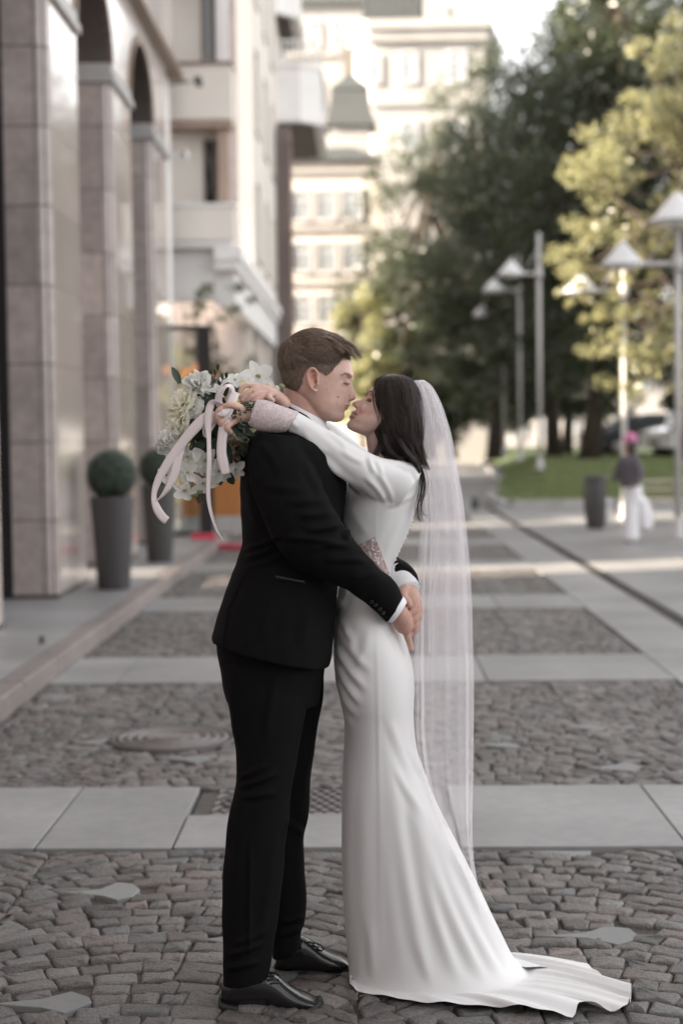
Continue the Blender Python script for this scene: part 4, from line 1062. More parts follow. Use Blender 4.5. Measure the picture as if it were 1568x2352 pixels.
def strokes(px, py, L):
    """fabric folds: (x0, y0, x1, y1, width, height) ridges that fade out at their ends; a bend may follow"""
    d = np.zeros(len(px))
    for s in L:
        x0, y0, x1, y1, w, a = s[:6]; bend = s[6] if len(s) > 6 else 0
        dx, dy = x1 - x0, y1 - y0; l = math.hypot(dx, dy)
        t = ((px - x0) * dx + (py - y0) * dy) / (l * l); v = ((px - x0) * -dy + (py - y0) * dx) / l
        v = v - bend * 4 * t * (1 - t)
        en = np.clip(t / 0.3, 0, 1) * np.clip((1 - t) / 0.3, 0, 1); en = en * en * (3 - 2 * en)
        d += a * en * (np.exp(-(v / w) ** 2) - 0.45 * np.exp(-((v - 1.7 * w) / w) ** 2))
    return d
def meobj(name, me, m, parent=None, smooth=True):
    me.materials.clear(); me.materials.append(m)
    if smooth: me.polygons.foreach_set('use_smooth', [True] * len(me.polygons))
    me.name = name
    o = bpy.data.objects.new(name, me); COL.objects.link(o)
    if parent: keep_world(o, parent)
    return o
def joined(mes):
    bm = bmesh.new()
    for m_ in mes: bm.from_mesh(m_)
    me = bpy.data.meshes.new('joined'); bm.to_mesh(me); bm.free(); return me
def bvh_of(me):
    co, _ = me_arrays(me)
    return BVHTree.FromPolygons([tuple(c) for c in co], [tuple(p.vertices) for p in me.polygons])
def hit(bvh, px, py, off=0.0):
    d = ray(px, py).normalized(); r_ = bvh.ray_cast(CAM_POS, d, 30)
    if r_[0] is None: return None, None
    return r_[0] - d * off, r_[1]
def tints(me, base, spots, corner=None):
    """skin colour per vertex: spots = (px, py, rx, ry, rot, colour, strength) - lips, blush, ears, brows, and painted shade in nostrils and ear hollow"""
    co, no = me_arrays(me); q = proj_np(co); n = len(co)
    c = np.tile(np.array(base), (n, 1))
    for (x, y, rx, ry, rot, colr, st) in spots:
        dx, dy = q[:, 0] - x, q[:, 1] - y
        u = (dx * math.cos(rot) + dy * math.sin(rot)) / rx; v = (-dx * math.sin(rot) + dy * math.cos(rot)) / ry
        w = (st * np.exp(-(u * u + v * v) ** 1.5))[:, None]
        c = c * (1 - w) + np.array(colr) * w
    a = me.attributes.new('tint', 'FLOAT_COLOR', 'POINT')
    a.data.foreach_set('color', np.concatenate([c, np.ones((n, 1))], 1).ravel())
def skinmat(name): 
    return mat(name, (1, 1, 1), rough=0.50, var=0.10, scale=38, bump=0.14, bscale=330, attrcol='tint', sss=0.25, bdist=0.002, spec=0.4)
M_skin_m = skinmat('ruddy skin'); M_skin_w = skinmat('fair skin')
M_wool = mat('black wool suiting', (0.0052, 0.0050, 0.0052), rough=0.85, var=0.15, scale=120, bump=0.15, bscale=700, sheen=0.0, spec=0.10, bdist=0.001)
M_satin = mat('black satin lapel', (0.008, 0.008, 0.009), rough=0.35, var=0.05, spec=0.4)
M_leather = mat('polished black leather', (0.010, 0.0095, 0.0095), rough=0.20, var=0.1, scale=30, bump=0.10, bscale=90, spec=0.7, bdist=0.002)
M_rubber = mat('black sole', (0.012, 0.011, 0.011), rough=0.6, var=0.1)
M_cotton = mat('white shirt cotton', (0.74, 0.74, 0.76), rough=0.75, var=0.02, scale=20, bump=0.05, bscale=400, bdist=0.001)
M_crepe = mat('ivory white crepe', (0.70, 0.692, 0.69), rough=0.52, var=0.02, scale=6, bump=0.10, bscale=22, sheen=0.12, spec=0.38, bdist=0.006, stretch=(1.0, 1.0, 0.35))
M_hair_m = mat('short brown hair', (0.185, 0.135, 0.104), rough=0.5, var=0.35, scale=90, attr='tone', stretch=(1, 1, 1), spec=0.35)
M_hair_w = mat('dark brunette hair', (0.034, 0.023, 0.020), rough=0.42, var=0.3, scale=60, attr='tone', spec=0.4)
M_hairskin = mat('clipped hair on scalp', (0.155, 0.112, 0.088), rough=0.7, var=0.3, scale=160, bump=0.5, bscale=500, bdist=0.002)
def strands(name, paths, rads, m, parent, n=3, tones=None):
    """hair as many thin tapering strands"""
    b = MB(); tn = []
    for i, p in enumerate(paths):
        k = len(p); r0 = rads[i] if hasattr(rads, '__len__') else rads
        b.tube(p, [r0 * (0.7 + 0.3 * min(j / 2, 1)) * (1 - 0.75 * (j / (k - 1)) ** 2) for j in range(k)], n, cap=False)
        tn += [tones[i] if tones is not None else rng.uniform(0.6, 1.6)] * (k * n)
    me = b.mesh(name, m); a = me.attributes.new('tone', 'FLOAT', 'POINT'); a.data.foreach_set('value', tn)
    o = bpy.data.objects.new(name, me); COL.objects.link(o); keep_world(o, parent); return o
# ================================================================== the groom
gr0 = G(640, 2300); 
groom = None
mb = MB()
YH = YM
man_head = [(712, 768, 738, 771, YH, .024), (684, 778, 770, 784, YH, .055), (662, 794, 788, 800, YH, .069), (652, 812, 800, 822, YH, .075),
            (648, 834, 807, 838, YH, .078), (649, 852, 811.5, 860, YH, .079), (652, 870, 806.5, 879, YH, .077), (657, 886, 803, 899, YH, .074),
            (666, 900, 801, 916, YH, .070), (682, 914, 798, 931, YH, .066), (698, 930, 791, 946, YH, .061), (712, 946, 790.5, 957, YH, .054),
            (728, 958, 785, 966, YH, .043), (744, 966, 772, 970.5, YH, .026)]
hr_m = rings_of(man_head, 6, 96, egg=0.10)
head_only = MB(); head_only.loft(hr_m)
mb.loft(hr_m)
mb.loft(rings_of([(652, 880, 745, 950, YH, .056), (651, 905, 748, 966, YH, .058), (650, 925, 748, 985, YH, .060), (646, 945, 752, 1005, YH, .066), (640, 975, 758, 1030, YH, .072)], 4, 40))
mb.loft(rings_of([(794, 869, 807.5, 873, YH, .009), (795, 882, 809, 884.5, YH, .0095), (795, 894, 812, 896, YH, .0115), (795, 904, 815.3, 906, YH, .0145), (795, 911, 816.8, 912.5, YH, .0165), (796, 917, 814.5, 918, YH, .0155), (797, 921.5, 806, 922, YH, .011)], 4, 28))
for s in (-1, 1):
    ell(mb, 804.5, 914, YH + s * .0125, 6, 5, .0065)                  # wings of the nose
    ell(mb, 795.5, 878.5, YH + s * .030, 7.5, 5.2, .0135)              # closed lids
    ell(mb, 801.5, 861, YH + s * .024, 9, 6, .024, .25)             # brow
    # ear: rim, bowl and lobe
    ey = YH + s * .076
    b_ = [(727, 868), (729, 858), (724, 849), (716, 846), (709, 851), (706.5, 862), (708, 875), (712, 886), (717, 893), (722, 898), (726, 897)]
    limb(mb, [(x_, y_, ey + s * (.010 - .004 * (i in (0, 10))), .0042 if i < 8 else .005) for i, (x_, y_) in enumerate(b_)], 3, 8)
    ell(mb, 717, 870, ey + s * .002, 9, 20, .006, -0.12)
    limb(mb, [(723, 857, ey + s * .006, .003), (717, 862, ey + s * .009, .0032), (715.5, 874, ey + s * .009, .0032), (719, 885, ey + s * .007, .003)], 3, 8)
    limb(mb, [(728, 868, ey + s * .004, .004), (728.5, 876, ey + s * .006, .0042), (727, 882, ey + s * .004, .004)], 3, 8)
limb(mb, [(793, 929.5, YH - .022, .003), (798.5, 928.6, YH - .009, .0058), (799.5, 928.4, YH, .006), (798.5, 928.6, YH + .009, .0058), (793, 929.5, YH + .022, .003)], 3, 10)
limb(mb, [(790, 934.5, YH - .020, .003), (794, 936, YH - .008, .0062), (794.6, 936.2, YH, .0066), (794, 936, YH + .008, .0062), (790, 934.5, YH + .020, .003)], 3, 10)
ell(mb, 781, 955, YH, 10.5, 10, .024)
def sock(px, py, co, no):
    side = np.clip((np.abs(no[:, 1]) - 0.15) / 0.4, 0, 1)
    def gs(x, y, rx, ry): return np.exp(-((px - x) / rx) ** 2 - ((py - y) / ry) ** 2)
    d = -.0030 * gs(802, 870.5, 6, 3.5) - .0018 * gs(790, 888, 8, 5) - .0015 * gs(786, 873, 6, 5)
    d += -.006 * gs(719.5, 866, 4, 7) - .005 * gs(724, 876, 3.5, 4.5) - .003 * gs(715, 905, 10, 10)
    d += -.0022 * gs(795.5, 931.6, 6, 1.1) - .002 * gs(800, 912, 2.5, 5) - .0035 * gs(809.5, 919.5, 2.6, 1.6) + .0008 * gs(778, 925, 9, 14) - .0009 * gs(791.5, 924, 4.5, 8)
    d += -.0016 * gs(795.5, 881.5, 6.5, 0.9)
    return d * np.maximum(side, 0.35)
m_head = fused(mb, .0023, 6)
push(m_head, sock)
# hands
hb = MB()
# far hand laid over the near one behind her back: cuff at top, fingers curl to the left
YHd = 4.27
limb(hb, [(922, 1330, YHd + .05, .026), (934, 1356, YHd + .02, .027), (942, 1375, YHd + .005, .030), (948, 1398, YHd, .028)], 4, 18)
limb(hb, [(944, 1392, YHd, .026), (950, 1412, YHd - .002, .025)], 3, 16)
limb(hb, [(952, 1386, YHd - .006, .0115), (949, 1402, YHd - .020, .0112), (934, 1414, YHd - .028, .0100), (921.5, 1423, YHd - .028, .0084)], 5, 14)
limb(hb, [(956, 1402, YHd - .004, .0115), (952, 1421, YHd - .020, .0110), (934, 1433, YHd - .026, .0098), (918, 1440, YHd - .024, .0084)], 5, 14)
limb(hb, [(957, 1416, YHd - .002, .0110), (953, 1434, YHd - .016, .0104), (940, 1446, YHd - .020, .0092), (929, 1453, YHd - .018, .0080)], 5, 14)
limb(hb, [(956, 1428, YHd + .006, .0098), (954, 1446, YHd - .006, .0090), (947, 1457, YHd - .008, .0076)], 5, 12)
limb(hb, [(930, 1352, YHd - .010, .0135), (926, 1368, YHd - .026, .0115), (934, 1380, YHd - .030, .0098), (940, 1391, YHd - .030, .0085)], 5, 14)
# near hand: back of the hand below the cuff, one finger pointing down
YN = 4.22
limb(hb, [(893, 1384, YN - .01, .026), (907, 1400, YN, .028), (919, 1417, YN + .012, .029), (928, 1436, YN + .022, .026)], 4, 18)
limb(hb, [(928, 1432, YN + .026, .012), (935, 1458, YN + .028, .0100), (940.5, 1476, YN + .030, .0088), (944.5, 1490, YN + .030, .0068)], 5, 14)
limb(hb, [(926, 1430, YN + .016, .0115), (934, 1446, YN + .026, .0100), (941, 1456, YN + .038, .0088), (944, 1456, YN + .052, .008)], 5, 12)
limb(hb, [(930, 1425, YN + .03, .0115), (940, 1440, YN + .045, .0100), (946, 1446, YN + .06, .009)], 5, 12)
limb(hb, [(912, 1396, YN + .02, .013), (928, 1400, YN + .045, .011), (938, 1404, YN + .06, .0095)], 5, 12)
m_hands = fused(hb, .0019, 2)
# the body under the clothes
bb = MB()
bb.loft(rings_of([(662, 970, 735, 1010, YM, .055), (625, 1030, 750, 1060, YM, .14), (590, 1100, 765, 1120, YM, .15), (585, 1230, 760, 1240, YM, .145), (545, 1370, 748, 1390, YM, .155), (530, 1480, 730, 1500, YM, .155), (540, 1560, 715, 1570, YM, .14)], 3, 24))
limb(bb, [(612, 1600, YM - .07, .060), (615, 1700, YM - .08, .055), (600, 1810, YM - .09, .047), (580, 2000, YM - .10, .043), (562, 2240, YM - .11, .034)], 3, 14)
limb(bb, [(665, 1600, YM + .07, .060), (668, 1700, YM + .09, .055), (656, 1810, YM + .10, .047), (655, 2000, YM + .12, .043), (658, 2170, YM + .13, .034)], 3, 14)
limb(bb, [(640, 1060, YM - .14, .045), (695, 1235, YM - .21, .035), (800, 1302, YM - .165, .032), (895, 1390, YN - .005, .026)], 3, 14)
limb(bb, [(660, 1060, YM + .14, .045), (735, 1230, YM + .24, .035), (860, 1300, YM + .22, .032), (922, 1335, YHd + .045, .026)], 3, 14)
m_core = fused(bb, .008, 2)
m_body = joined([m_head, m_hands, m_core])
skin = (0.56, 0.365, 0.30)
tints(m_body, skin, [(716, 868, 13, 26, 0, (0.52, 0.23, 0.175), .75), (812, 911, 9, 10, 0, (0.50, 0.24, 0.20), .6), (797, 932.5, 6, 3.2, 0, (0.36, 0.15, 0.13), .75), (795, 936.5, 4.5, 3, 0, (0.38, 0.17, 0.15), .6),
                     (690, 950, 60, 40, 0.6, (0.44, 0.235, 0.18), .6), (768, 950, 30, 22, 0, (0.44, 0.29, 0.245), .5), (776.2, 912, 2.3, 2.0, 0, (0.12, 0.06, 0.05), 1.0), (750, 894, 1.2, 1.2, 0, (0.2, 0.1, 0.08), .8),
                     (796, 881.8, 6.5, 1.3, 0.15, (0.16, 0.09, 0.07), .8), (797, 874, 8, 5, 0, (0.36, 0.215, 0.175), .5), (809.5, 919.5, 3, 1.8, 0, (0.2, 0.08, 0.06), .8), (724.5, 877, 2.5, 5, 0, (0.16, 0.07, 0.05), .8), (935, 1420, 40, 60, 0, (0.44, 0.235, 0.185), .7)])  # shade of nostril and ear hollow painted in as dark spots
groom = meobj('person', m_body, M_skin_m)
tag(groom, 'man in a black suit standing with his arms round a bride', 'person')
# lashes and brows
hd_bvh = bvh_of(m_head)
for nm, pts_, n_s, up_l, r_s in (('eyelashes', [(788.5, 877.5), (792, 880.3), (796, 882.2), (800, 883)], 26, (.0022, .0050), .00045), ('eyebrow', [(784, 862.5), (791, 858.5), (799, 858.5), (808, 862)], 90, (-.0035, .001), .00040)):
    b = MB(); P_ = crs(pts_, 12)
    for k in range(n_s):
        q = P_[rng.randrange(len(P_))]; jx, jy = (rng.gauss(0, .4), rng.gauss(0, .3)) if nm == 'eyelashes' else (rng.gauss(0, 1.2), rng.gauss(0, 1.3))
        h, n_ = hit(hd_bvh, q[0] + jx, q[1] + jy, .0002)
        if h is None: continue
        for sd in (0, 1):
            p = h if sd == 0 else Vector((h.x, 2 * YH - h.y, h.z)); sy = -1 if sd == 0 else 1
            if nm == 'eyelashes': e_ = p + Vector((.0028, sy * .0015, -.0028 + rng.gauss(0, .0006)))
            else: e_ = p + Vector((rng.uniform(-.0045, -.002), sy * .0024, rng.uniform(-.0012, .0016)))
            b.tube([p, (p + e_) / 2 + Vector((0, sy * .0004, 0)), e_], [r_s, r_s * .8, r_s * .3], 3)
    me_ = b.mesh(nm, M_hair_m); a_ = me_.attributes.new('tone', 'FLOAT', 'POINT'); a_.data.foreach_set('value', [.8 if nm == 'eyelashes' else 1.3] * len(me_.vertices))
    o = bpy.data.objects.new(nm, me_); COL.objects.link(o); keep_world(o, groom); o['kind'] = 'stuff'
# ---- hair
hair_poly = [(823, 826), (812, 822), (804, 822), (784, 826), (780, 836), (769, 844), (758, 855), (748.4, 863), (737.5, 856), (728, 847), (714, 841), (703, 852), (697, 866), (693, 882), (684, 897), (666, 912), (650, 910), (630, 890), (625, 800), (650, 750), (740, 740), (830, 780)]
def inpoly(poly, x, y):
    c = False; j = len(poly) - 1
    for i in range(len(poly)):
        if (poly[i][1] > y) != (poly[j][1] > y) and x < (poly[j][0] - poly[i][0]) * (y - poly[i][1]) / (poly[j][1] - poly[i][1]) + poly[i][0]: c = not c
        j = i
    return c
def edge_dist(poly, x, y, upto):
    best = 1e9
    for i in range(upto):
        a, b = poly[i], poly[i + 1]; dx, dy = b[0] - a[0], b[1] - a[1]
        t = min(max(((x - a[0]) * dx + (y - a[1]) * dy) / (dx * dx + dy * dy), 0), 1)
        best = min(best, math.hypot(x - a[0] - t * dx, y - a[1] - t * dy))
    return best
hm = MB(); hm.loft(crs and hr_m); hme = hm.mesh('hair', M_hairskin)
hco, hno = me_arrays(hme); hq = proj_np(hco)
c_head = hco.mean(0)
sgn = np.sign(np.einsum('ij,ij->i', hno, hco - c_head).mean())
hno = hno * (1 if sgn > 0 else -1)
okv = np.array([inpoly(hair_poly, q[0], q[1]) for q in hq])
thick = np.zeros(len(hco))
for i in np.nonzero(okv)[0]:
    d = edge_dist(hair_poly, hq[i][0], hq[i][1], 16)
    f = min(d / 26, 1.0); top = np.clip((845 - hq[i][1]) / 50, 0, 1)
    thick[i] = .0012 + f * (.0055 + .006 * top)
hco2 = hco + hno * thick[:, None]
fs = [tuple(p.vertices) for p in hme.polygons if all(okv[v] for v in p.vertices)]
used = sorted(set(v for f in fs for v in f)); idx = {v: i for i, v in enumerate(used)}
bb = MB(); bb.add([tuple(hco2[v]) for v in used], [[idx[v] for v in f] for f in fs], 0, True)
hair_o = bb.build('hair', M_hairskin); keep_world(hair_o, groom)
hbv = BVHTree.FromPolygons([tuple(hco2[v]) for v in used], [tuple(idx[v] for v in f) for f in fs])
paths = []; rads = []; tns = []
fwd = (W(797, 0 + 724, YH) - W(700, 700, YH)).normalized()
up_ = (W(700, 700, YH) - W(676, 797, YH)).normalized()
def flow(px, py, nrm):
    top = min(max((842 - 0.10 * (px - 640) - py) / 26, 0), 1)
    back = min(max((690 - px) / 40, 0), 1)
    d_top = fwd * 1.0 + up_ * 0.12
    d_side = fwd * (0.45 - 0.75 * back) - up_ * 0.85
    return d_top * top * (1 - 0.8 * back) + d_side * (1 - top * (1 - 0.8 * back)), top
areas = [max(1e-9, (Vector(hco2[f[1]]) - Vector(hco2[f[0]])).cross(Vector(hco2[f[2]]) - Vector(hco2[f[0]])).length) for f in fs]
for f in rng.choices(fs, weights=areas, k=8000):
    w_ = [rng.random() for _ in f]; sw = sum(w_)
    p = sum((Vector(hco2[v]) * a for v, a in zip(f, w_)), Vector()) / sw
    n_ = sum((Vector(hno[v]) for v in f), Vector()).normalized()
    q = proj(p); d, top = flow(q[0], q[1], n_)
    ed_ = edge_dist(hair_poly, q[0], q[1], 16)
    L_ = (0.010 + 0.030 * top) * min(1, 0.35 + ed_ / 40) * rng.uniform(0.7, 1.2)
    d = (d + Vector((rng.gauss(0, .12), rng.gauss(0, .12), rng.gauss(0, .12)))).normalized()
    pts = [p]; k = 6; lift = 0.12 + 0.10 * top
    for s in range(k):
        nn = hbv.find_nearest(pts[-1]); nrm = n_ if nn[1] is None else (nn[1] if nn[1].dot(n_) > 0 else -nn[1])
        dd = (d - nrm * d.dot(nrm)).normalized() + nrm * (lift * (1 - s / 3.5))
        pts.append(pts[-1] + dd.normalized() * (L_ / k)); n_ = nrm
    paths.append(pts); rads.append(rng.uniform(.0004, .0008) * (1 if top > .4 else .8)); tns.append(rng.uniform(0.72, 1.4) * (0.9 + 0.25 * top))
for k in range(900):                      # soft edge of the clipped hair at temple, ear and nape
    i = rng.randrange(2, 15); a_, b_ = hair_poly[i], hair_poly[i + 1]; f_ = rng.random()
    x_, y_ = a_[0] + (b_[0] - a_[0]) * f_ + rng.gauss(0, 1.6), a_[1] + (b_[1] - a_[1]) * f_ + rng.gauss(0, 1.6)
    for sd in (-1, 1):
        nn = hbv.find_nearest(W(x_, y_, YH + sd * .08)); n_ = nn[1] if nn[1].dot(nn[0] - Vector(c_head)) > 0 else -nn[1]
        p = nn[0] + n_ * .0004; d = (up_ * -.8 + fwd * (.35 if x_ > 715 else -.25) + Vector((rng.gauss(0, .2), 0, rng.gauss(0, .2)))).normalized()
        d = (d - n_ * d.dot(n_)).normalized()
        paths.append([p - d * .003, p, p + d * .003 + n_ * .0004, p + d * .0055 + n_ * .0006]); rads.append(rng.uniform(.0003, .0005)); tns.append(rng.uniform(.7, 1.5))
# longer swept fringe standing over the forehead, laid in locks
for lock in range(46):
    a0 = rng.uniform(0, 1); x0 = 700 + 98 * a0; y0 = 772 + 18 * a0 ** 1.5 + rng.uniform(-4, 20)
    yo = YH + rng.uniform(-.062, .05); L_ = rng.uniform(.035, .06); ph = rng.uniform(0, 6)
    tl = rng.uniform(0.8, 1.3)
    for h_ in range(24):
        p = W(x0 + rng.gauss(0, 2.5), y0 + rng.gauss(0, 1.8), yo + rng.gauss(0, .003))
        nn = hbv.find_nearest(p); p = nn[0] + (nn[1] if nn[1].dot(p - Vector(c_head)) > 0 else -nn[1]) * .002
        pts = [p]; d = (fwd * 1.0 + up_ * (0.30 - 0.25 * a0) + Vector((0, rng.gauss(0, .08) - 0.1 * math.sin(ph), 0))).normalized()
        k = 9
        for s in range(k):
            d = (d - up_ * (0.065 + 0.10 * a0 * (s / k)) + Vector((rng.gauss(0, .02), rng.gauss(0, .02), rng.gauss(0, .02)))).normalized()
            q_ = pts[-1] + d * (L_ / k)
            nn = hbv.find_nearest(q_)
            if nn[0] is not None:
                nrm = nn[1] if nn[1].dot(nn[0] - Vector(c_head)) > 0 else -nn[1]
                dist = (q_ - nn[0]).dot(nrm)
                if dist < .0025: q_ = q_ + nrm * (.0025 - dist)
            pts.append(q_)
        paths.append(pts); rads.append(rng.uniform(.0005, .0010)); tns.append(tl * rng.uniform(0.8, 1.2))
strands('hair_strands', paths, rads, M_hair_m, hair_o, 3, tns)
# ---- jacket: body and two sleeves fused into one cloth
jb = MB()
jk = [(648, 944, 742, 990, YM, .070), (625, 962, 762, 1010, YM, .125), (598, 982, 778, 1032, YM, .185), (574, 1008, 790, 1062, YM, .205), (557, 1052, 796, 1110, YM, .205), (552, 1120, 790, 1165, YM, .195),
      (554, 1190, 784, 1225, YM, .185), (557, 1238, 780, 1270, YM, .175), (549, 1276, 777, 1308, YM, .175), (535, 1320, 775, 1350, YM, .18), (513, 1385, 771, 1412, YM, .195), (496, 1440, 765, 1478, YM, .205), (490, 1464, 757, 1528, YM, .208)]
jb.loft(rings_of(jk, 6, 64, e=0.88))
yj = YM
sl = [(596, 992, 690, 1005, yj - .150, .062), (572, 1035, 712, 1050, yj - .175, .068), (572, 1095, 735, 1105, yj - .195, .066), (597, 1175, 757, 1150, yj - .21, .064), (632, 1248, 778, 1186, yj - .215, .062),
      (672, 1298, 803, 1226, yj - .200, .060), (730, 1327, 832, 1262, yj - .175, .056), (790, 1352, 868, 1303, yj - .145, .052), (842, 1388, 905, 1333, yj - .105, .047), (889, 1430, 926, 1374, yj - .060, .042)]
jb.loft(rings_of(sl, 6, 48))
limb(jb, [(650, 1035, yj + .15, .068), (700, 1150, yj + .21, .066), (750, 1250, yj + .26, .060), (830, 1290, yj + .25, .054), (890, 1310, yj + .18, .048), (921, 1328, YHd + .065, .044), (930, 1345, YHd + .048, .040)], 4, 24, False)
j_me = fused(jb, .0045, 3)
JF = [(690, 1215, 790, 1200, 9, .007, 5), (672, 1180, 775, 1172, 9, .005, 6), (652, 1150, 760, 1142, 10, .004, 5), (640, 1235, 790, 1250, 8, .006, -6), (700, 1262, 810, 1252, 8, .005, -5), (740, 1290, 850, 1290, 8, .004, -6), (800, 1330, 870, 1310, 7, .003, 4),
      (600, 1110, 700, 1120, 10, .003, 6), (555, 1285, 640, 1250, 7, .008, 5), (548, 1265, 655, 1222, 6, .005, 6), (552, 1300, 660, 1270, 8, .004, 6), (590, 1010, 640, 1090, 9, .003, -8), (570, 1090, 600, 1230, 10, .003, 6),
      (700, 1050, 745, 1140, 10, .003, 4), (640, 1350, 600, 1480, 16, .003, 4), (720, 1380, 690, 1500, 14, .003, 4), (802, 1214, 790, 1240, 7, .006, 0)]
def jpush(px, py, co, no):
    d = 1.5 * strokes(px, py, JF) * np.clip(-no[:, 1] * 2 + 0.2, 0, 1)
    # the vent flap: cloth left of the seam lies 4 mm higher
    xs = np.interp(py, [1298, 1400, 1475], [576, 527, 515]); on = (py > 1298) & (px < xs) & (px > xs - 60) & (no[:, 1] < 0.1)
    d += on * .004 * np.clip((py - 1298) / 20, 0, 1)
    d += .0012 * np.sin(px * .11 + py * .05) * np.sin(py * .07 - px * .03)
    return d
push(j_me, jpush)
jacket = meobj('jacket', j_me, M_wool, groom)
jbv = bvh_of(j_me)
def patch(poly, bvh, off, name, m, parent, nx=10, ny=10, thick=None):
    """a four-cornered patch lying on a surface: poly = 4 picture points"""
    b = MB(); g_ = []
    for i in range(ny + 1):
        v = i / ny; row = []
        for j in range(nx + 1):
            u = j / nx
            x = (poly[0][0] * (1 - u) + poly[1][0] * u) * (1 - v) + (poly[3][0] * (1 - u) + poly[2][0] * u) * v
            y = (poly[0][1] * (1 - u) + poly[1][1] * u) * (1 - v) + (poly[3][1] * (1 - u) + poly[2][1] * u) * v
            h, _ = hit(bvh, x, y, off); row.append(h if h is not None else W(x, y, YM - .15))
        g_.append(row)
    b.loft(g_, 0, False, False, True, closed=False)
    o = b.build(name, m); keep_world(o, parent)
    s = o.modifiers.new('t', 'SOLIDIFY'); s.thickness = thick or off * 0.9
    return o
patch([(633, 1321), (702, 1333), (701, 1341), (633, 1329)], jbv, .0025, 'pocket_welt', M_satin, jacket, 12, 2)
for (bx, by) in ((853, 1380.5), (862.5, 1388), (872.5, 1397.5), (879.5, 1406)):
    h, n_ = hit(jbv, bx, by, .001)
    if h is None: continue
    b = MB(); n_ = n_ if n_.dot(CAM_POS - h) > 0 else -n_
    b.tube([h, h + n_ * .0035, h + n_ * .004], [.0056, .0056, .004], 14); keep_world(b.build('cuff_button', M_satin), jacket)
# collar stand of the jacket and shirt collar, both rings round the neck on a slant
b = MB(); b.loft(rings_of([(643, 922, 741, 975, YM, .066), (640, 930, 745, 983, YM, .071), (633, 948, 752, 1000, YM, .080)], 4, 48), 0, False, False); o = b.build('jacket_collar', M_wool); keep_world(o, groom)
s = o.modifiers.new('t', 'SOLIDIFY'); s.thickness = .003
b = MB(); b.loft(rings_of([(651, 917, 745, 968, YM, .0605), (649, 925, 748, 978, YM, .064), (645, 938, 752, 990, YM, .067)], 4, 48), 0, False, False); o = b.build('shirt_collar', M_cotton); keep_world(o, groom)
s = o.modifiers.new('t', 'SOLIDIFY'); s.thickness = .003
b = MB(); b.loft(rings_of([(738, 990, 770, 985, YM - .02, .02), (745, 1040, 792, 1045, YM, .05), (760, 1110, 797, 1110, YM, .06)], 4, 24)); keep_world(b.build('shirt_front', M_cotton), groom)
# cuffs
b = MB(); b.loft(rings_of([(886, 1424, 924, 1371, yj - .064, .039), (896, 1428, 930.5, 1380, yj - .055, .0385), (899, 1428, 931, 1384, yj - .052, .0375)], 3, 36), 0, False, False); o = b.build('shirt_cuff', M_cotton); keep_world(o, groom); s = o.modifiers.new('t', 'SOLIDIFY'); s.thickness = .0025
cu = MB(); limb(cu, [(908, 1318, YHd + .075, .036), (925, 1338, YHd + .040, .037), (936, 1357, YHd + .018, .0365)], 4, 30, False); o = cu.build('shirt_cuff', M_cotton); keep_world(o, groom)
# ---- trousers
tb = MB()
tb.loft(rings_of([(512, 1440, 748, 1470, YM, .165), (498, 1475, 746, 1540, YM, .168), (510, 1560, 738, 1575, YM, .165), (520, 1610, 732, 1615, YM, .15)], 5, 48))
tb.loft(rings_of([(505, 1520, 700, 1540, YM - .075, .088), (518, 1590, 705, 1600, YM - .08, .090), (531, 1660, 697, 1660, YM - .085, .084), (541, 1730, 684, 1735, YM - .09, .078), (543, 1790, 672, 1800, YM - .095, .074), (528, 1860, 664, 1870, YM - .10, .072),
                  (517, 1940, 655, 1950, YM - .105, .072), (510, 2050, 645, 2060, YM - .11, .070), (511, 2150, 632, 2150, YM - .115, .068), (513, 2215, 624, 2205, YM - .115, .064), (512, 2262, 616, 2240, YM - .115, .062)], 6, 44))
tb.loft(rings_of([(590, 1520, 745, 1540, YM + .07, .088), (600, 1590, 742, 1600, YM + .08, .088), (605, 1660, 732, 1660, YM + .09, .082), (605, 1730, 720, 1735, YM + .10, .076), (602, 1800, 713, 1800, YM + .11, .072), (604, 1880, 708, 1880, YM + .115, .070),
                  (608, 1940, 697, 1935, YM + .12, .068), (612, 2050, 703, 2040, YM + .125, .068), (618, 2120, 702, 2110, YM + .13, .064), (622, 2160, 692, 2140, YM + .13, .060), (626, 2200, 690, 2172, YM + .13, .058)], 6, 44))
t_me = fused(tb, .0045, 3)
TF = [(530, 1560, 560, 1740, 9, .004, 6), (640, 1545, 610, 1720, 10, .004, 5), (545, 1808, 640, 1770, 7, .008, 4), (542, 1788, 620, 1750, 7, .005, 4), (548, 1830, 640, 1815, 8, .005, 4), (560, 1860, 540, 2060, 12, .003, 3), (640, 1900, 600, 2200, 12, .003, 2),
      (515, 2195, 610, 2160, 7, .006, 4), (514, 2225, 600, 2205, 7, .006, 3), (530, 2170, 620, 2130, 8, .004, 4), (640, 2120, 700, 2100, 7, .005, 3), (635, 2150, 695, 2128, 6, .005, 3), (715, 1700, 680, 1900, 10, .004, 4), (700, 1920, 650, 1880, 8, .004, 2), (575, 1900, 572, 2230, 5, .004, 0)]
push(t_me, lambda px, py, co, no: 1.4 * strokes(px, py, TF) * np.clip(-no[:, 1] * 2 + 0.25, 0, 1) + .001 * np.sin(py * .06 + px * .05))
meobj('trousers', t_me, M_wool, groom)
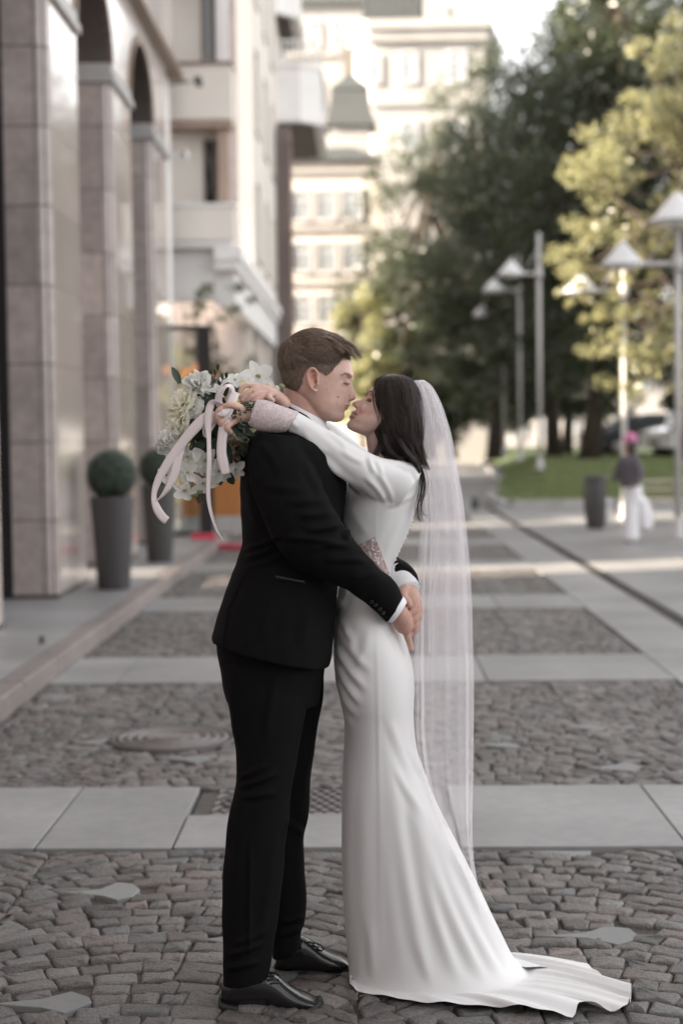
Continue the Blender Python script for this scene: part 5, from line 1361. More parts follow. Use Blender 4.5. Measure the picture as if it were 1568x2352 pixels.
# ---- shoes: loft from heel to toe, with welt, sole and laces
def shoe(rows, Y, solerows, lace, label, sunk=12):
    b = MB(); rr = []
    P = crs([(a_, b_, c_, d_ - sunk, e_) for a_, b_, c_, d_, e_ in rows], 5)
    for p in P: rr.append(ring((p[0], p[1]), (p[2], p[3]), Y, max(p[4], .003), 32, 0.85))
    b.loft(rr)
    me = b.mesh('shoe', M_leather)
    push(me, lambda px, py, co, no: strokes(px, py, label))
    s_ = meobj('shoe', me, M_leather, groom)
    b = MB(); rr = []
    for p in crs([(a_, b_ - sunk, c_, d_ - sunk, e_) for a_, b_, c_, d_, e_ in solerows], 5): rr.append(ring((p[0], p[1]), (p[2], p[3]), Y, max(p[4], .003), 32, 0.45))
    b.loft(rr); keep_world(b.build('sole', M_rubber), s_)
    bv = bvh_of(me)
    b = MB()
    for seg in lace:
        pts = []
        for x, y in seg:
            h, _ = hit(bv, x, y, .003); pts.append(h if h is not None else W(x, y, Y - .03))
        b.tube(pts, .0022, 6)
    keep_world(b.build('laces', M_satin), s_)
YS = 4.155
shoe([(512, 2250, 508, 2308, .024), (528, 2240, 524, 2318, .034), (562, 2228, 560, 2322, .035), (606, 2230, 604, 2324, .037), (634, 2240, 634, 2326, .041), (662, 2263, 664, 2326, .046), (688, 2279, 692, 2324, .047), (712, 2290, 716, 2319, .042), (728, 2299, 730, 2313, .028), (734, 2305, 735, 2309, .012)], YS,
     [(503, 2302, 503, 2311, .022), (510, 2306, 508, 2322, .036), (545, 2312, 543, 2331, .039), (575, 2318, 573, 2336, .039), (600, 2322, 600, 2340, .041), (650, 2322, 650, 2340, .050), (695, 2317, 697, 2335, .052), (720, 2310, 724, 2326, .043), (735, 2304, 739, 2316, .026), (739, 2306, 742, 2312, .010)],
     [[(606, 2244), (618, 2240), (630, 2241)], [(612, 2252), (625, 2249), (640, 2250)], [(620, 2260), (634, 2257), (648, 2259)], [(622, 2238), (634, 2232), (640, 2240)], [(606, 2240), (600, 2250), (610, 2256)]],
     [(600, 2250, 596, 2312, 3, .0015, 3), (650, 2262, 625, 2290, 3, .0015, -3), (625, 2290, 640, 2318, 3, .0012, 2), (690, 2280, 684, 2312, 2.5, .0013, -3), (545, 2265, 538, 2312, 3, .0012, 3)])
YS2 = 4.43
shoe([(636, 2180, 632, 2236, .024), (652, 2165, 650, 2240, .034), (690, 2150, 690, 2242, .036), (714, 2160, 716, 2242, .038), (738, 2178, 740, 2242, .042), (762, 2190, 764, 2240, .045), (782, 2197, 786, 2238, .042), (796, 2206, 798, 2232, .028), (802, 2214, 803, 2226, .012)], YS2,
     [(630, 2228, 630, 2238, .022), (637, 2232, 636, 2246, .036), (670, 2236, 668, 2251, .039), (700, 2236, 700, 2251, .041), (745, 2236, 745, 2251, .048), (785, 2232, 787, 2246, .046), (802, 2224, 804, 2236, .026), (806, 2226, 807, 2232, .010)],
     [[(700, 2165), (712, 2163), (722, 2168)], [(708, 2172), (720, 2171), (732, 2177)], [(716, 2180), (728, 2179), (740, 2184)], [(720, 2164), (736, 2170), (744, 2180)]],
     [(700, 2165, 696, 2232, 3, .0015, 3), (735, 2180, 728, 2232, 3, .0012, -3), (768, 2192, 762, 2232, 2.5, .0012, -3)])
# ================================================================== the bride
YB_H = 4.30
mb = MB()
bh = [(886, 869, 912, 868, YB_H, .028), (874, 874, 932, 873, YB_H, .055), (865, 882, 946, 886, YB_H, .068), (857, 889, 953, 905, YB_H, .073), (850, 896, 956, 925, YB_H, .074),
      (845.5, 904, 954, 942, YB_H, .073), (841, 913, 948, 957, YB_H, .072), (832, 925, 938, 970, YB_H, .070), (819.5, 938, 922, 980, YB_H, .067), (810.5, 948, 904, 985, YB_H, .063),
      (804.5, 958, 888, 988, YB_H, .058), (802.5, 966, 876, 992, YB_H, .052), (796.5, 974, 862, 997, YB_H, .045), (798, 983, 850, 1000, YB_H, .034), (809, 990.5, 838, 1001, YB_H, .018)]
mb.loft(rings_of(bh, 6, 96, egg=-0.12))
mb.loft(rings_of([(838, 985, 890, 970, YB_H + .005, .046), (840, 1002, 892, 995, YB_H + .01, .045), (842, 1022, 894, 1020, YB_H + .02, .045), (845, 1042, 905, 1042, YB_H + .035, .050), (838, 1065, 930, 1062, YB_H + .05, .085)], 4, 40))
mb.loft(rings_of([(843.5, 909, 858, 920, YB_H, .008), (834, 914.5, 850, 926, YB_H, .0092), (824.5, 918, 842, 931, YB_H, .0108), (814, 921.5, 835, 936, YB_H, .0128), (808.8, 926.5, 830, 939, YB_H, .0142), (810, 932, 828, 943, YB_H, .0138), (816.5, 937.5, 827, 944, YB_H, .010)], 4, 28))
for s in (-1, 1):
    ell(mb, 820.5, 934, YB_H + s * .0115, 5.5, 4.6, .006, .6)
    ell(mb, 850.5, 914, YB_H + s * .030, 7.5, 6.0, .0125, .6)
    ell(mb, 851, 900, YB_H + s * .024, 7, 5, .020, .6)
    ell(mb, 838, 943, YB_H + s * .034, 15, 13, .0165, .6)
limb(mb, [(818, 952.5, YB_H - .021, .003), (812, 949.2, YB_H - .008, .0064), (811.2, 948.8, YB_H, .0066), (812, 949.2, YB_H + .008, .0064), (818, 952.5, YB_H + .021, .003)], 3, 10)
limb(mb, [(814, 957.5, YB_H - .019, .003), (807.5, 957.8, YB_H - .008, .0066), (806.8, 957.8, YB_H, .007), (807.5, 957.8, YB_H + .008, .0066), (814, 957.5, YB_H + .019, .003)], 3, 10)
ell(mb, 805, 976, YB_H, 9.5, 9, .021)
def bsock(px, py, co, no):
    side = np.clip((np.abs(no[:, 1]) - 0.15) / 0.4, 0, 1)
    def gs(x, y, rx, ry): return np.exp(-((px - x) / rx) ** 2 - ((py - y) / ry) ** 2)
    d = -.0040 * gs(847, 905, 5, 4.5) - .0022 * gs(842, 925, 5, 5) - .003 * gs(812.5, 936.5, 2.6, 2.0) - .0022 * gs(814, 953.8, 6, 1.2) - .0015 * gs(849, 918, 6, 1.0)
    d += -.0016 * gs(815, 946, 4, 4) + .0018 * gs(850, 962, 14, 10)
    return d * np.maximum(side, 0.35)
m_head = fused(mb, .0023, 3)
push(m_head, bsock)
# ---- hands clasped behind his neck
hb = MB(); Yf = 4.16; Ys_ = 4.105
limb(hb, [(652, 926, Yf + .03, .018), (634, 910, Yf + .012, .0185), (616, 904, Yf, .0215), (602, 899, Yf - .004, .021)], 4, 18)
limb(hb, [(604, 892, Yf - .006, 0.0088), (584, 886, Yf - .016, 0.0084), (565, 885, Yf - .024, 0.0075), (553, 896, Yf - .028, 0.0069), (551, 912, Yf - .028, 0.0056)], 5, 14)
limb(hb, [(606, 896, Yf - .012, 0.0088), (588, 895, Yf - .024, 0.0085), (571, 901, Yf - .032, 0.0076), (561, 912, Yf - .034, 0.0069), (556, 922, Yf - .034, 0.0055)], 5, 14)
limb(hb, [(611, 902, Yf - .016, 0.0086), (596, 903, Yf - .030, 0.0083), (580, 911, Yf - .038, 0.0074), (570, 921, Yf - .038, 0.0065), (566, 928, Yf - .037, 0.0053)], 5, 14)
limb(hb, [(618, 907, Yf - .014, 0.0081), (608, 910, Yf - .030, 0.0076), (594, 917, Yf - .037, 0.0067), (584, 922, Yf - .037, 0.0055)], 5, 12)
limb(hb, [(628, 904, Yf - .014, 0.0097), (622, 905, Yf - .030, 0.0092), (617, 911, Yf - .038, 0.0083), (626, 920, Yf - .040, 0.0067)], 5, 14)
# the hand that grips the stems
Yg = 4.10
limb(hb, [(596, 953, Yg + .02, .020), (576, 951, Yg + .012, .020), (556, 950, Yg + .010, .0235), (540, 952, Yg + .008, .023)], 4, 18)
for (a, bq, c, d_) in (((536, 938), (516, 936), (502, 944), (498, 958)), ((534, 948), (512, 948), (500, 958), (501, 970)), ((536, 958), (518, 962), (508, 972), (514, 982)), ((540, 966), (528, 974), (522, 984), (530, 993))):
    limb(hb, [(a[0], a[1], Yg + .002, .0100), (bq[0], bq[1], Yg - .020, .0095), (c[0], c[1], Yg - .026, .0085), (d_[0], d_[1], Yg - .012, .0068)], 5, 14)
limb(hb, [(556, 940, Yg - .006, .0115), (540, 932, Yg - .022, .0105), (526, 930, Yg - .028, .0085), (516, 933, Yg - .028, .0068)], 5, 14)
m_hands = fused(hb, .0019, 2)
bb = MB()
bb.loft(rings_of([(838, 1050, 935, 1050, YF, .10), (812, 1090, 950, 1085, YF, .13), (800, 1150, 942, 1150, YF, .12), (800, 1240, 920, 1240, YF, .105), (800, 1300, 896, 1305, YF, .10), (790, 1400, 900, 1400, YF, .125), (790, 1500, 920, 1500, YF, .13), (805, 1580, 925, 1580, YF, .12)], 3, 24))
for s, dx in ((-1, 0), (1, 8)):
    limb(bb, [(862 + dx, 1600, YF + s * .055, .060), (862 + dx, 1800, YF + s * .055, .048), (880 + dx, 2000, YF + s * .055, .042), (890 + dx, 2235, YF + s * .055 - .01, .032)], 3, 14)
limb(bb, [(912, 1116, YF - .11, .034), (820, 1072, YF - .20, .027), (726, 1006, YF - .235, .022), (670, 968, Ys_, .020), (625, 955, Ys_ - .004, .020), (590, 953, Yg + .012, .021)], 3, 14)
limb(bb, [(905, 1105, YF + .09, .034), (826, 1057, YF + .16, .027), (788, 1024, YF + .15, .024), (755, 995, YF + .10, .022), (707, 969, YF + .03, .020), (664, 945, YF - .08, .019), (645, 922, Yf + .03, .019)], 3, 14)
m_core = fused(bb, .008, 2)
m_body = joined([m_head, m_hands, m_core])
skin_w = (0.63, 0.435, 0.365)
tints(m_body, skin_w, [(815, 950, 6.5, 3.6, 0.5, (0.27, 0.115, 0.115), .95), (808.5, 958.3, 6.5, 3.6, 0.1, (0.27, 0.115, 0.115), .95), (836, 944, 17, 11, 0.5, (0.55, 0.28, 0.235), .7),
                       (849, 917.5, 7, 2.2, .5, (0.07, 0.045, 0.04), .85), (852, 910, 8, 6, .5, (0.38, 0.22, 0.185), .7), (851, 898, 5, 2.4, 0.0, (0.10, 0.065, 0.05), .9), (812.8, 936.8, 2.8, 1.8, .4, (0.22, 0.10, 0.08), .85), (812, 927, 7, 7, 0, (0.47, 0.27, 0.225), .5),  # nostril shade painted in as a small dark spot
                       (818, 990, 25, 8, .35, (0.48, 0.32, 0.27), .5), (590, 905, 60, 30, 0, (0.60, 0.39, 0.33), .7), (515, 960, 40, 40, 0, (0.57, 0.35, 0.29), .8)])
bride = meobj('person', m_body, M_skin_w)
tag(bride, 'bride in a long white dress and veil leaning back to kiss a man', 'person')
# eyelashes, nails and ring
b = MB()
for k in range(13):
    u = k / 12; x = 843.8 + 10 * u; y = 916.2 + 3.6 * math.sin(u * 2.2) 
    p = W(x, y, YB_H - .043 + .004 * u); b.tube([p, p + Vector((-.003 + .001 * u, -.004, -.0035)), p + Vector((-.006 + .003 * u, -.005, -.0045))], [.0006, .0005, .0002], 4)
keep_world(b.build('eyelashes', M_hair_w), bride)
M_gold = mat('rose gold', (0.75, 0.48, 0.33), rough=0.2, var=0.02, metal=1.0)
b = MB(); c = W(583, 898.5, Yf - .027); 
b.tube([c + Vector((.0022 * math.cos(t), .0105 * math.cos(t) * 0 + .0105 * math.sin(t), .0105 * math.cos(t))) for t in np.linspace(0, 2 * PI, 25)], .0013, 6); keep_world(b.build('ring', M_gold), bride)
M_nail = mat('pale pink nail', (0.62, 0.40, 0.38), rough=0.2, var=0.02, coat=0.5)
for (x, y, Y_, r_) in ((624.5, 917.5, Yf - .0475, .5), (551, 909, Yf - .034, 1.3), (556.5, 919, Yf - .0395, 1.2)):
    b = MB(); ell(b, x, y, Y_, 4.4, 2.9, .0016, r_, 10, 6); keep_world(b.build('nail', M_nail), bride)
# ---- dress: bodice with sleeves fused, skirt and train as one loft below
bo = [(842, 1043, 928, 1046, YF - .01, .085), (826, 1062, 958, 1062, YF, .150), (812, 1085, 968, 1084, YF, .172), (797, 1112, 968, 1108, YF, .170), (783, 1138, 962, 1138, YF, .160), (777.5, 1163, 955, 1165, YF, .150),
      (778.5, 1195, 946, 1196, YF, .140), (785, 1235, 931, 1236, YF, .128), (789, 1270, 913, 1274, YF, .120), (787, 1300, 901, 1305, YF, .122), (780, 1335, 901, 1342, YF, .138), (774, 1375, 907, 1385, YF, .155), (769, 1420, 915, 1425, YF, .165)]
db = MB(); db.loft(rings_of(bo, 6, 72, e=0.93))
Ys = 4.10
nsl = [(968, 1085, 905, 1172, YF - .085, .075), (945, 1064, 880, 1162, YF - .11, .068), (908, 1056, 858, 1146, YF - .15, .060), (878, 1052, 833, 1128, YF - .18, .054), (843, 1037, 799, 1104, YF - .205, .048), (794, 1010, 753, 1070, YF - .225, .043), (742, 980, 708, 1032, YF - .235, .038),
       (705, 958, 676, 1004, YF - .24, .034), (683, 946, 657, 989, Ys + .005, .031)]
db.loft(rings_of(nsl, 5, 44))
fsl = [(930, 1060, 880, 1150, YF + .09, .070), (880, 1040, 845, 1105, YF + .15, .056), (840, 1030, 812, 1085, YF + .16, .048), (800, 1001, 780, 1050, YF + .15, .043), (765, 974, 745, 1016, YF + .10, .037), (715, 950, 700, 988, YF + .03, .033), (672, 930, 658, 962, YF - .06, .03)]
db.loft(rings_of(fsl, 5, 40))
d_me = fused(db, .0042, 3)
BF = [(690, 985, 760, 1045, 7, .004, 6), (700, 1020, 790, 1092, 6, .006, -3), (720, 1035, 830, 1122, 6, .006, 2), (745, 1052, 850, 1148, 5, .005, 3), (845, 1040, 862, 1090, 5, .005, 3), (858, 1048, 880, 1100, 5, .003, -3), (900, 1060, 948, 1085, 6, .004, -5), (935, 1062, 962, 1110, 5, .005, -4),
      (830, 1090, 890, 1162, 6, .005, -6), (855, 1075, 905, 1165, 6, .004, -8), (880, 1165, 955, 1130, 6, .004, 5), (800, 1150, 850, 1235, 10, .002, 4), (935, 1180, 880, 1290, 9, .002, 5), (745, 985, 800, 1030, 6, .003, -3), (780, 1030, 840, 1065, 6, .003, 4),
      (660, 960, 690, 985, 5, .003, 2), (770, 1365, 800, 1400, 7, .005, 3), (775, 1400, 800, 1350, 6, .004, 3)]
def bpush(px, py, co, no):
    d = strokes(px, py, BF) * np.clip(-no[:, 1] * 2 + 0.25, 0, 1)
    d += .0035 * np.exp(-((px - 820) / 26) ** 2 - ((py - 1165) / 26) ** 2) * (no[:, 1] < 0)
    d += .0013 * np.exp(-((px - (861 + (py - 1100) * .01)) / 1.6) ** 2) * (py > 1168) * (py < 1235) * (no[:, 1] < -.3)
    return d
push(d_me, bpush)
# skirt
sk_rows = [(771, 1395, 909, 1398, YF, .158), (768, 1430, 916, 1436, YF, .170), (765.5, 1475, 934, 1482, YF, .178), (766, 1520, 947, 1530, YF, .178), (770, 1565, 951, 1572, YF, .175), (779, 1603, 950.5, 1612, YF, .168), (788, 1640, 950, 1650, YF, .158), (790, 1700, 955, 1710, YF, .150),
           (787, 1770, 970, 1762, YF, .150), (785, 1850, 1002, 1843, YF, .155), (784, 1950, 1052, 1942, YF, .160), (787, 2050, 1098, 2035, YF, .166), (793, 2140, 1140, 2125, YF, .172), (799, 2205, 1176, 2196, YF, .176), (802, 2235, 1212, 2232, YF, .178)]
RS = rings_of(sk_rows, 6, 160, e=0.95)
near = [(803, 2261), (815, 2274), (830, 2282), (857, 2288), (890, 2292), (922, 2296), (960, 2304), (997, 2311), (1040, 2314), (1072, 2314), (1138, 2316), (1185, 2326), (1250, 2334), (1321, 2341), (1330, 2322), (1345, 2316), (1380, 2324), (1429, 2328), (1444, 2322), (1451, 2304)]
far = [(1451, 2304), (1452, 2278), (1425, 2272), (1400, 2268), (1385, 2254), (1363, 2245), (1354, 2229), (1300, 2232), (1204, 2238), (1120, 2226), (1050, 2215), (960, 2212), (880, 2220), (830, 2236), (803, 2261)]
def resample(ch, ss):
    P = [G(x, y, 0.008) for x, y in ch]; d = [0]
    for a, b_ in zip(P[:-1], P[1:]): d.append(d[-1] + (b_ - a).length)
    out = []
    for s in ss:
        t = s * d[-1]; i = max(k for k in range(len(d)) if d[k] <= t + 1e-9); i = min(i, len(P) - 2)
        out.append(P[i].lerp(P[i + 1], (t - d[i]) / max(d[i + 1] - d[i], 1e-9)))
    return out
N_ = 160
hem = []
for j in range(N_):
    th = 2 * PI * j / N_
    if th <= PI: s = (1 - math.cos(th)) / 2; hem.append(('f', s))
    else: s = (1 - math.cos(th - PI)) / 2; hem.append(('n', s))
fp = resample(far, [s for k, s in hem if k == 'f']); np_ = resample(near, [s for k, s in hem if k == 'n'])
hemr = fp + np_
last = RS[-1]
def blend(f, zb):
    out = []
    for j in range(N_):
        a, b_ = last[j], hemr[j]
        p = a.lerp(b_, f); L_ = (Vector((b_.x - a.x, b_.y - a.y, 0))).length
        z = a.z + (b_.z - a.z) * (f ** 0.55)
        th = 2 * PI * j / N_
        lift = min(L_ / 0.25, 1.0)
        wav = .017 * (0.5 + 0.5 * math.sin(th * 13 + 1.0)) + .010 * (0.5 + 0.5 * math.sin(th * 29))
        z += lift * (wav * (0.35 + 0.65 * f) + .012 * (1 - f) * f * 4)
        if f > .999: z = b_.z + lift * wav * 1.15
        out.append(Vector((p.x, p.y, max(z, .006))))
    return out
RS += [blend(f, 0) for f in (0.12, 0.25, 0.4, 0.55, 0.7, 0.84, 0.93, 1.0)]
sb = MB(); sb.loft(RS, 0, False, False)
s_me = sb.mesh('skirt', [])
SF = [(768, 1430, 860, 1545, 8, .007, 10), (767, 1465, 850, 1590, 8, .010, 10), (768, 1500, 835, 1625, 8, .010, 8), (772, 1545, 822, 1650, 7, .009, 6), (780, 1590, 815, 1680, 7, .007, 4), (790, 1440, 812, 1500, 8, .006, -6), (778, 1420, 800, 1465, 7, .006, -5), (850, 1440, 800, 1560, 10, .004, -8),
      (862, 1380, 872, 2290, 4, .0022, -4), (955, 1560, 960, 1700, 5, .003, 0), (802, 1680, 808, 2240, 14, .005, 5), (832, 1780, 842, 2270, 16, .003, 4), (885, 1700, 935, 2280, 18, .004, 10), (905, 1700, 985, 2290, 17, .008, 12), (930, 1720, 1070, 2300, 15, .011, 22), (945, 1750, 1150, 2310, 15, .013, 34),
      (960, 1790, 1185, 2300, 13, .012, 24), (985, 1840, 1200, 2260, 12, .010, 18), (1010, 1900, 1220, 2245, 10, .008, 14), (930, 1700, 990, 1800, 8, .004, 6), (905, 1760, 975, 1880, 7, .005, 5), (890, 1640, 955, 1790, 10, .004, 5), (850, 2100, 860, 2285, 10, .006, 0), (960, 2150, 1010, 2305, 10, .006, 6)]
def spush(px, py, co, no):
    z = co[:, 2]; side = np.clip(-no[:, 1] * 2 + 0.3, 0, 1)
    d = -strokes(px, py, SF) * -1 * side
    return d * np.clip((z - 0.02) / .06, 0, 1)
sgn = 1.0
co, no = me_arrays(s_me)
if no[np.argmin(co[:, 1] + 10 * (co[:, 2] < .5))][1] > 0:
    s_me.flip_normals()
push(s_me, spush)
bm = bmesh.new(); bm.from_mesh(s_me)
bmesh.ops.subdivide_edges(bm, edges=bm.edges[:], cuts=1, use_grid_fill=True, smooth=0.6) if False else None
bm.to_mesh(s_me); bm.free()
dress = meobj('dress', joined([d_me, s_me]), M_crepe, bride)
sm_ = dress.modifiers.new('soft', 'SMOOTH'); sm_.factor = 0.5; sm_.iterations = 2
dress_bvh = bvh_of(d_me); skirt_bvh = bvh_of(s_me)
# underskirt edge and shoe tip showing below the hem
b = MB(); rr = [ring(p[:2], p[2:4], 4.24, max(p[4], .003), 24, .85) for p in crs([(787, 2283, 788, 2287, .004), (797, 2279, 798, 2291, .018), (820, 2278, 822, 2297, .030), (850, 2276, 852, 2301, .034), (880, 2278, 880, 2303, .032), (900, 2282, 900, 2303, .02)], 4)]
b.loft(rr); keep_world(b.build('shoe', mat('white satin shoe', (0.72, 0.71, 0.71), rough=0.35, var=0.02)), bride)
# ---- sequinned net at the waist and on the cuffs
M_net = mat('sequinned nude net', (0.40, 0.29, 0.27), rough=0.5, var=0.25, scale=120, bump=0.5, bscale=400, bdist=0.002)
M_netw = mat('pale pink sequinned net', (0.56, 0.46, 0.46), rough=0.45, var=0.25, scale=160, bump=0.6, bscale=500, bdist=0.002)
M_bead = mat('glass beads', (0.72, 0.66, 0.67), rough=0.12, var=0.15, scale=90, spec=0.9, coat=0.5, metal=0.15)
waist = patch([(820, 1253), (862.5, 1233), (892.5, 1318), (889, 1322)], dress_bvh, .0022, 'sequin_panel', M_net, bride, 16, 16)
def beads(pts, nrm, rads, name, parent, m):
    b = MB()
    for p, n_, r_ in zip(pts, nrm, rads):
        n_ = Vector(n_).normalized(); a = n_.orthogonal().normalized(); c_ = n_.cross(a)
        q = [p + (a * math.cos(2 * PI * k / 6) + c_ * math.sin(2 * PI * k / 6)) * r_ for k in range(6)]
        q2 = [p + n_ * r_ * .6 + (a * math.cos(2 * PI * k / 6) + c_ * math.sin(2 * PI * k / 6)) * r_ * .6 for k in range(6)]
        b.loft([q, q2], 0, False, True, False)
    o = b.build(name, m); keep_world(o, parent); o['kind'] = 'stuff'; return o
pp, nn_, rr = [], [], []
tri = [(822, 1254), (862, 1235), (891, 1318)]
for k in range(230):
    u, v = rng.random(), rng.random()
    if u + v > 1: u, v = 1 - u, 1 - v
    x = tri[0][0] + u * (tri[1][0] - tri[0][0]) + v * (tri[2][0] - tri[0][0]); y = tri[0][1] + u * (tri[1][1] - tri[0][1]) + v * (tri[2][1] - tri[0][1])
    h, n_ = hit(dress_bvh, x, y, .003)
    if h is not None: pp.append(h); nn_.append((n_ if n_.y < 0 else -n_) + Vector((rng.gauss(0, .3), 0, rng.gauss(0, .3)))); rr.append(rng.uniform(.0011, .0032))
beads(pp, nn_, rr, 'sequins', waist, M_bead)
cb_ = MB()
cuffrings = rings_of([(685, 947, 657, 991, Ys + .004, .0325), (664, 940, 640, 993, Ys - .004, .0335), (640, 932, 615, 991, Ys - .006, .033), (612, 921, 590, 985, Ys - .004, .031), (590, 920, 573, 975, Ys, .028)], 6, 40)
cb_.loft(cuffrings, 0, False, False)
cuff = cb_.build('sequin_cuff', M_netw); keep_world(cuff, bride)
s = cuff.modifiers.new('t', 'SOLIDIFY'); s.thickness = .002
pp, nn_, rr = [], [], []
for k in range(1700):
    i = rng.randrange(len(cuffrings)); j = rng.randrange(40)
    R0 = cuffrings[i]; c = sum(R0, Vector()) / 40; a = R0[j].lerp(R0[(j + 1) % 40], rng.random())
    if i < len(cuffrings) - 1: a = a.lerp(cuffrings[i + 1][j], rng.random())
    n_ = (a - c).normalized(); pp.append(a + n_ * .001); nn_.append(n_ + Vector((rng.gauss(0, .35), rng.gauss(0, .35), rng.gauss(0, .35)))); rr.append(rng.uniform(.0009, .0024))
beads(pp, nn_, rr, 'sequins', cuff, M_bead)
M_pearl = mat('pearl', (0.80, 0.76, 0.74), rough=0.18, var=0.02, coat=0.4)
for (x, y) in ((946.5, 1196), (943, 1205), (940, 1213.6), (935, 1224), (930, 1236), (925, 1245), (920.5, 1254.6), (916, 1265), (911, 1275), (907, 1287), (903, 1296.6), (900, 1307), (897, 1317)):
    b = MB(); b.ball(W(x - 1.0, y, YF), .0058, 10, 7); keep_world(b.build('pearl_button', M_pearl), dress)
# ---- hair
hs_ = [(887, 861, 912, 860, YB_H + .005, .03), (872, 868, 936, 868, YB_H + .005, .066), (865, 880, 951, 884, YB_H + .005, .080), (862, 904, 961, 905, YB_H + .005, .084), (861, 927, 964, 930, YB_H + .005, .085), (866, 947, 965, 955, YB_H + .005, .085), (875, 967, 963, 980, YB_H + .006, .083),
       (869, 988, 961, 1005, YB_H + .008, .082), (874, 1006, 960, 1028, YB_H + .012, .083), (880, 1021, 961, 1046, YB_H + .018, .084), (873, 1036, 964, 1062, YB_H + .026, .088), (884, 1052, 966, 1076, YB_H + .03, .07)]
HR = rings_of(hs_, 6, 72, e=0.62)
b = MB(); b.loft(HR); hair_b = b.build('hair', M_hair_w)
me = hair_b.data; a = me.attributes.new('tone', 'FLOAT', 'POINT'); a.data.foreach_set('value', [0.6] * len(me.vertices)); keep_world(hair_b, bride)
HRn = [np.array([tuple(p) for p in r_]) for r_ in HR]; nH = len(HRn)
def hairpt(u, th, off):
    fi = min(max(u, 0), .9999) * (nH - 1); i = int(fi); f = fi - i
    fj = (th / (2 * PI) * 72) % 72; j = int(fj); g_ = fj - j
    p = (HRn[i][j] * (1 - g_) + HRn[i][(j + 1) % 72] * g_) * (1 - f) + (HRn[i + 1][j] * (1 - g_) + HRn[i + 1][(j + 1) % 72] * g_) * f
    c = HRn[i].mean(0) * (1 - f) + HRn[i + 1].mean(0) * f
    d = p - c; d /= np.linalg.norm(d)
    return Vector(p + d * off)
paths = []; rads = []; tns = []
for lock in range(210):
    th0 = rng.uniform(0, 2 * PI); dr_f = rng.uniform(-.15, .35) * (1 if math.cos(th0) < .6 else .3); ph = rng.uniform(0, 6); wv = rng.uniform(.6, 1.2); tl = rng.uniform(.75, 1.35); u0 = rng.uniform(.0, .22); u1 = rng.uniform(.75, 1.0); lo = rng.uniform(.000, .007)
    for s in range(24):
        pts = []; jt = rng.gauss(0, .035); jo = abs(rng.gauss(0, .0018))
        for q in np.linspace(0, 1, 16):
            u = u0 + (u1 - u0) * q
            wave = 2.4 * math.sin(u * 13 * wv + ph) * max(0, u - .30)
            pts.append(hairpt(u, th0 + jt * (1 + .3 * q) + dr_f * q + .13 * wave, .001 + jo + lo * q + .016 * (1 + math.cos(u * 13 * wv + ph)) * max(0, u - .35)))
        paths.append(pts); rads.append(rng.uniform(.0005, .0009)); tns.append(tl * rng.uniform(.8, 1.2))
# loose ends over the shoulder and the lock hanging behind the sleeve
for (pl, n_) in (([(872, 1030, 4.21), (862, 1044, 4.21), (848, 1054, 4.22), (838, 1056, 4.225)], 26), ([(940, 1050, 4.24), (955, 1066, 4.23), (962, 1078, 4.23), (956, 1088, 4.235), (950, 1084, 4.24)], 22), ([(955, 1060, 4.27), (968, 1090, 4.27), (969, 1120, 4.27), (964, 1145, 4.26), (959, 1165, 4.26), (961, 1185, 4.26), (966, 1198, 4.26)] , 16),
                 ([(958, 1060, 4.27), (974, 1095, 4.28), (976, 1125, 4.28), (968, 1150, 4.27), (972, 1178, 4.27), (984, 1186, 4.27)], 8), ([(868, 880, 4.225), (861, 900, 4.22), (863, 930, 4.222), (870, 955, 4.225), (872, 975, 4.23)], 8), ([(915, 1010, 4.215), (930, 1035, 4.205), (948, 1055, 4.21), (960, 1075, 4.23)], 40), ([(885, 1000, 4.215), (890, 1025, 4.205), (905, 1045, 4.20), (925, 1054, 4.20)], 40)):
    P = crs(pl, 5)
    for s in range(n_):
        j0, j1 = rng.gauss(0, 3.4), rng.gauss(0, 2.4); jd = rng.gauss(0, .005)
        paths.append([W(p[0] + j0 + j1 * i / len(P), p[1] + j1, p[2] + jd) for i, p in enumerate(P)]); rads.append(rng.uniform(.0007, .0012)); tns.append(rng.uniform(.6, 1.5))
for s in range(20):                                                # flyaways on the crown
    th = rng.uniform(0, 2 * PI); u0 = rng.uniform(.03, .2); p0 = hairpt(u0, th, .001)
    d = (p0 - W(905, 930, YB_H)).normalized(); t_ = Vector((rng.gauss(0, 1), rng.gauss(0, 1), rng.gauss(0, .4))).normalized()
    paths.append([p0 + t_ * .006 * k + d * (.0015 * k - .0003 * k * k) for k in range(6)]); rads.append(.00025); tns.append(1.2)
strands('hair_strands', paths, rads, M_hair_w, hair_b, 3, tns)
# ---- veil: pleated tulle gathered at a comb
vm_ = bpy.data.materials.new('white tulle'); vm_.use_nodes = True
t = vm_.node_tree; t.nodes.remove(t.nodes['Principled BSDF'])
tr = t.nodes.new('ShaderNodeBsdfTransparent'); df = t.nodes.new('ShaderNodeBsdfDiffuse'); tl = t.nodes.new('ShaderNodeBsdfTranslucent')
df.inputs[0].default_value = (.88, .86, .88, 1); tl.inputs[0].default_value = (.90, .86, .88, 1)
m1 = t.nodes.new('ShaderNodeMixShader'); m1.inputs[0].default_value = .45; m2 = t.nodes.new('ShaderNodeMixShader')
at = t.nodes.new('ShaderNodeAttribute'); at.attribute_name = 'dens'
t.links.new(df.outputs[0], m1.inputs[1]); t.links.new(tl.outputs[0], m1.inputs[2])
t.links.new(at.outputs['Fac'], m2.inputs[0]); t.links.new(tr.outputs[0], m2.inputs[1]); t.links.new(m1.outputs[0], m2.inputs[2]); t.links.new(m2.outputs[0], t.nodes['Material Output'].inputs[0])
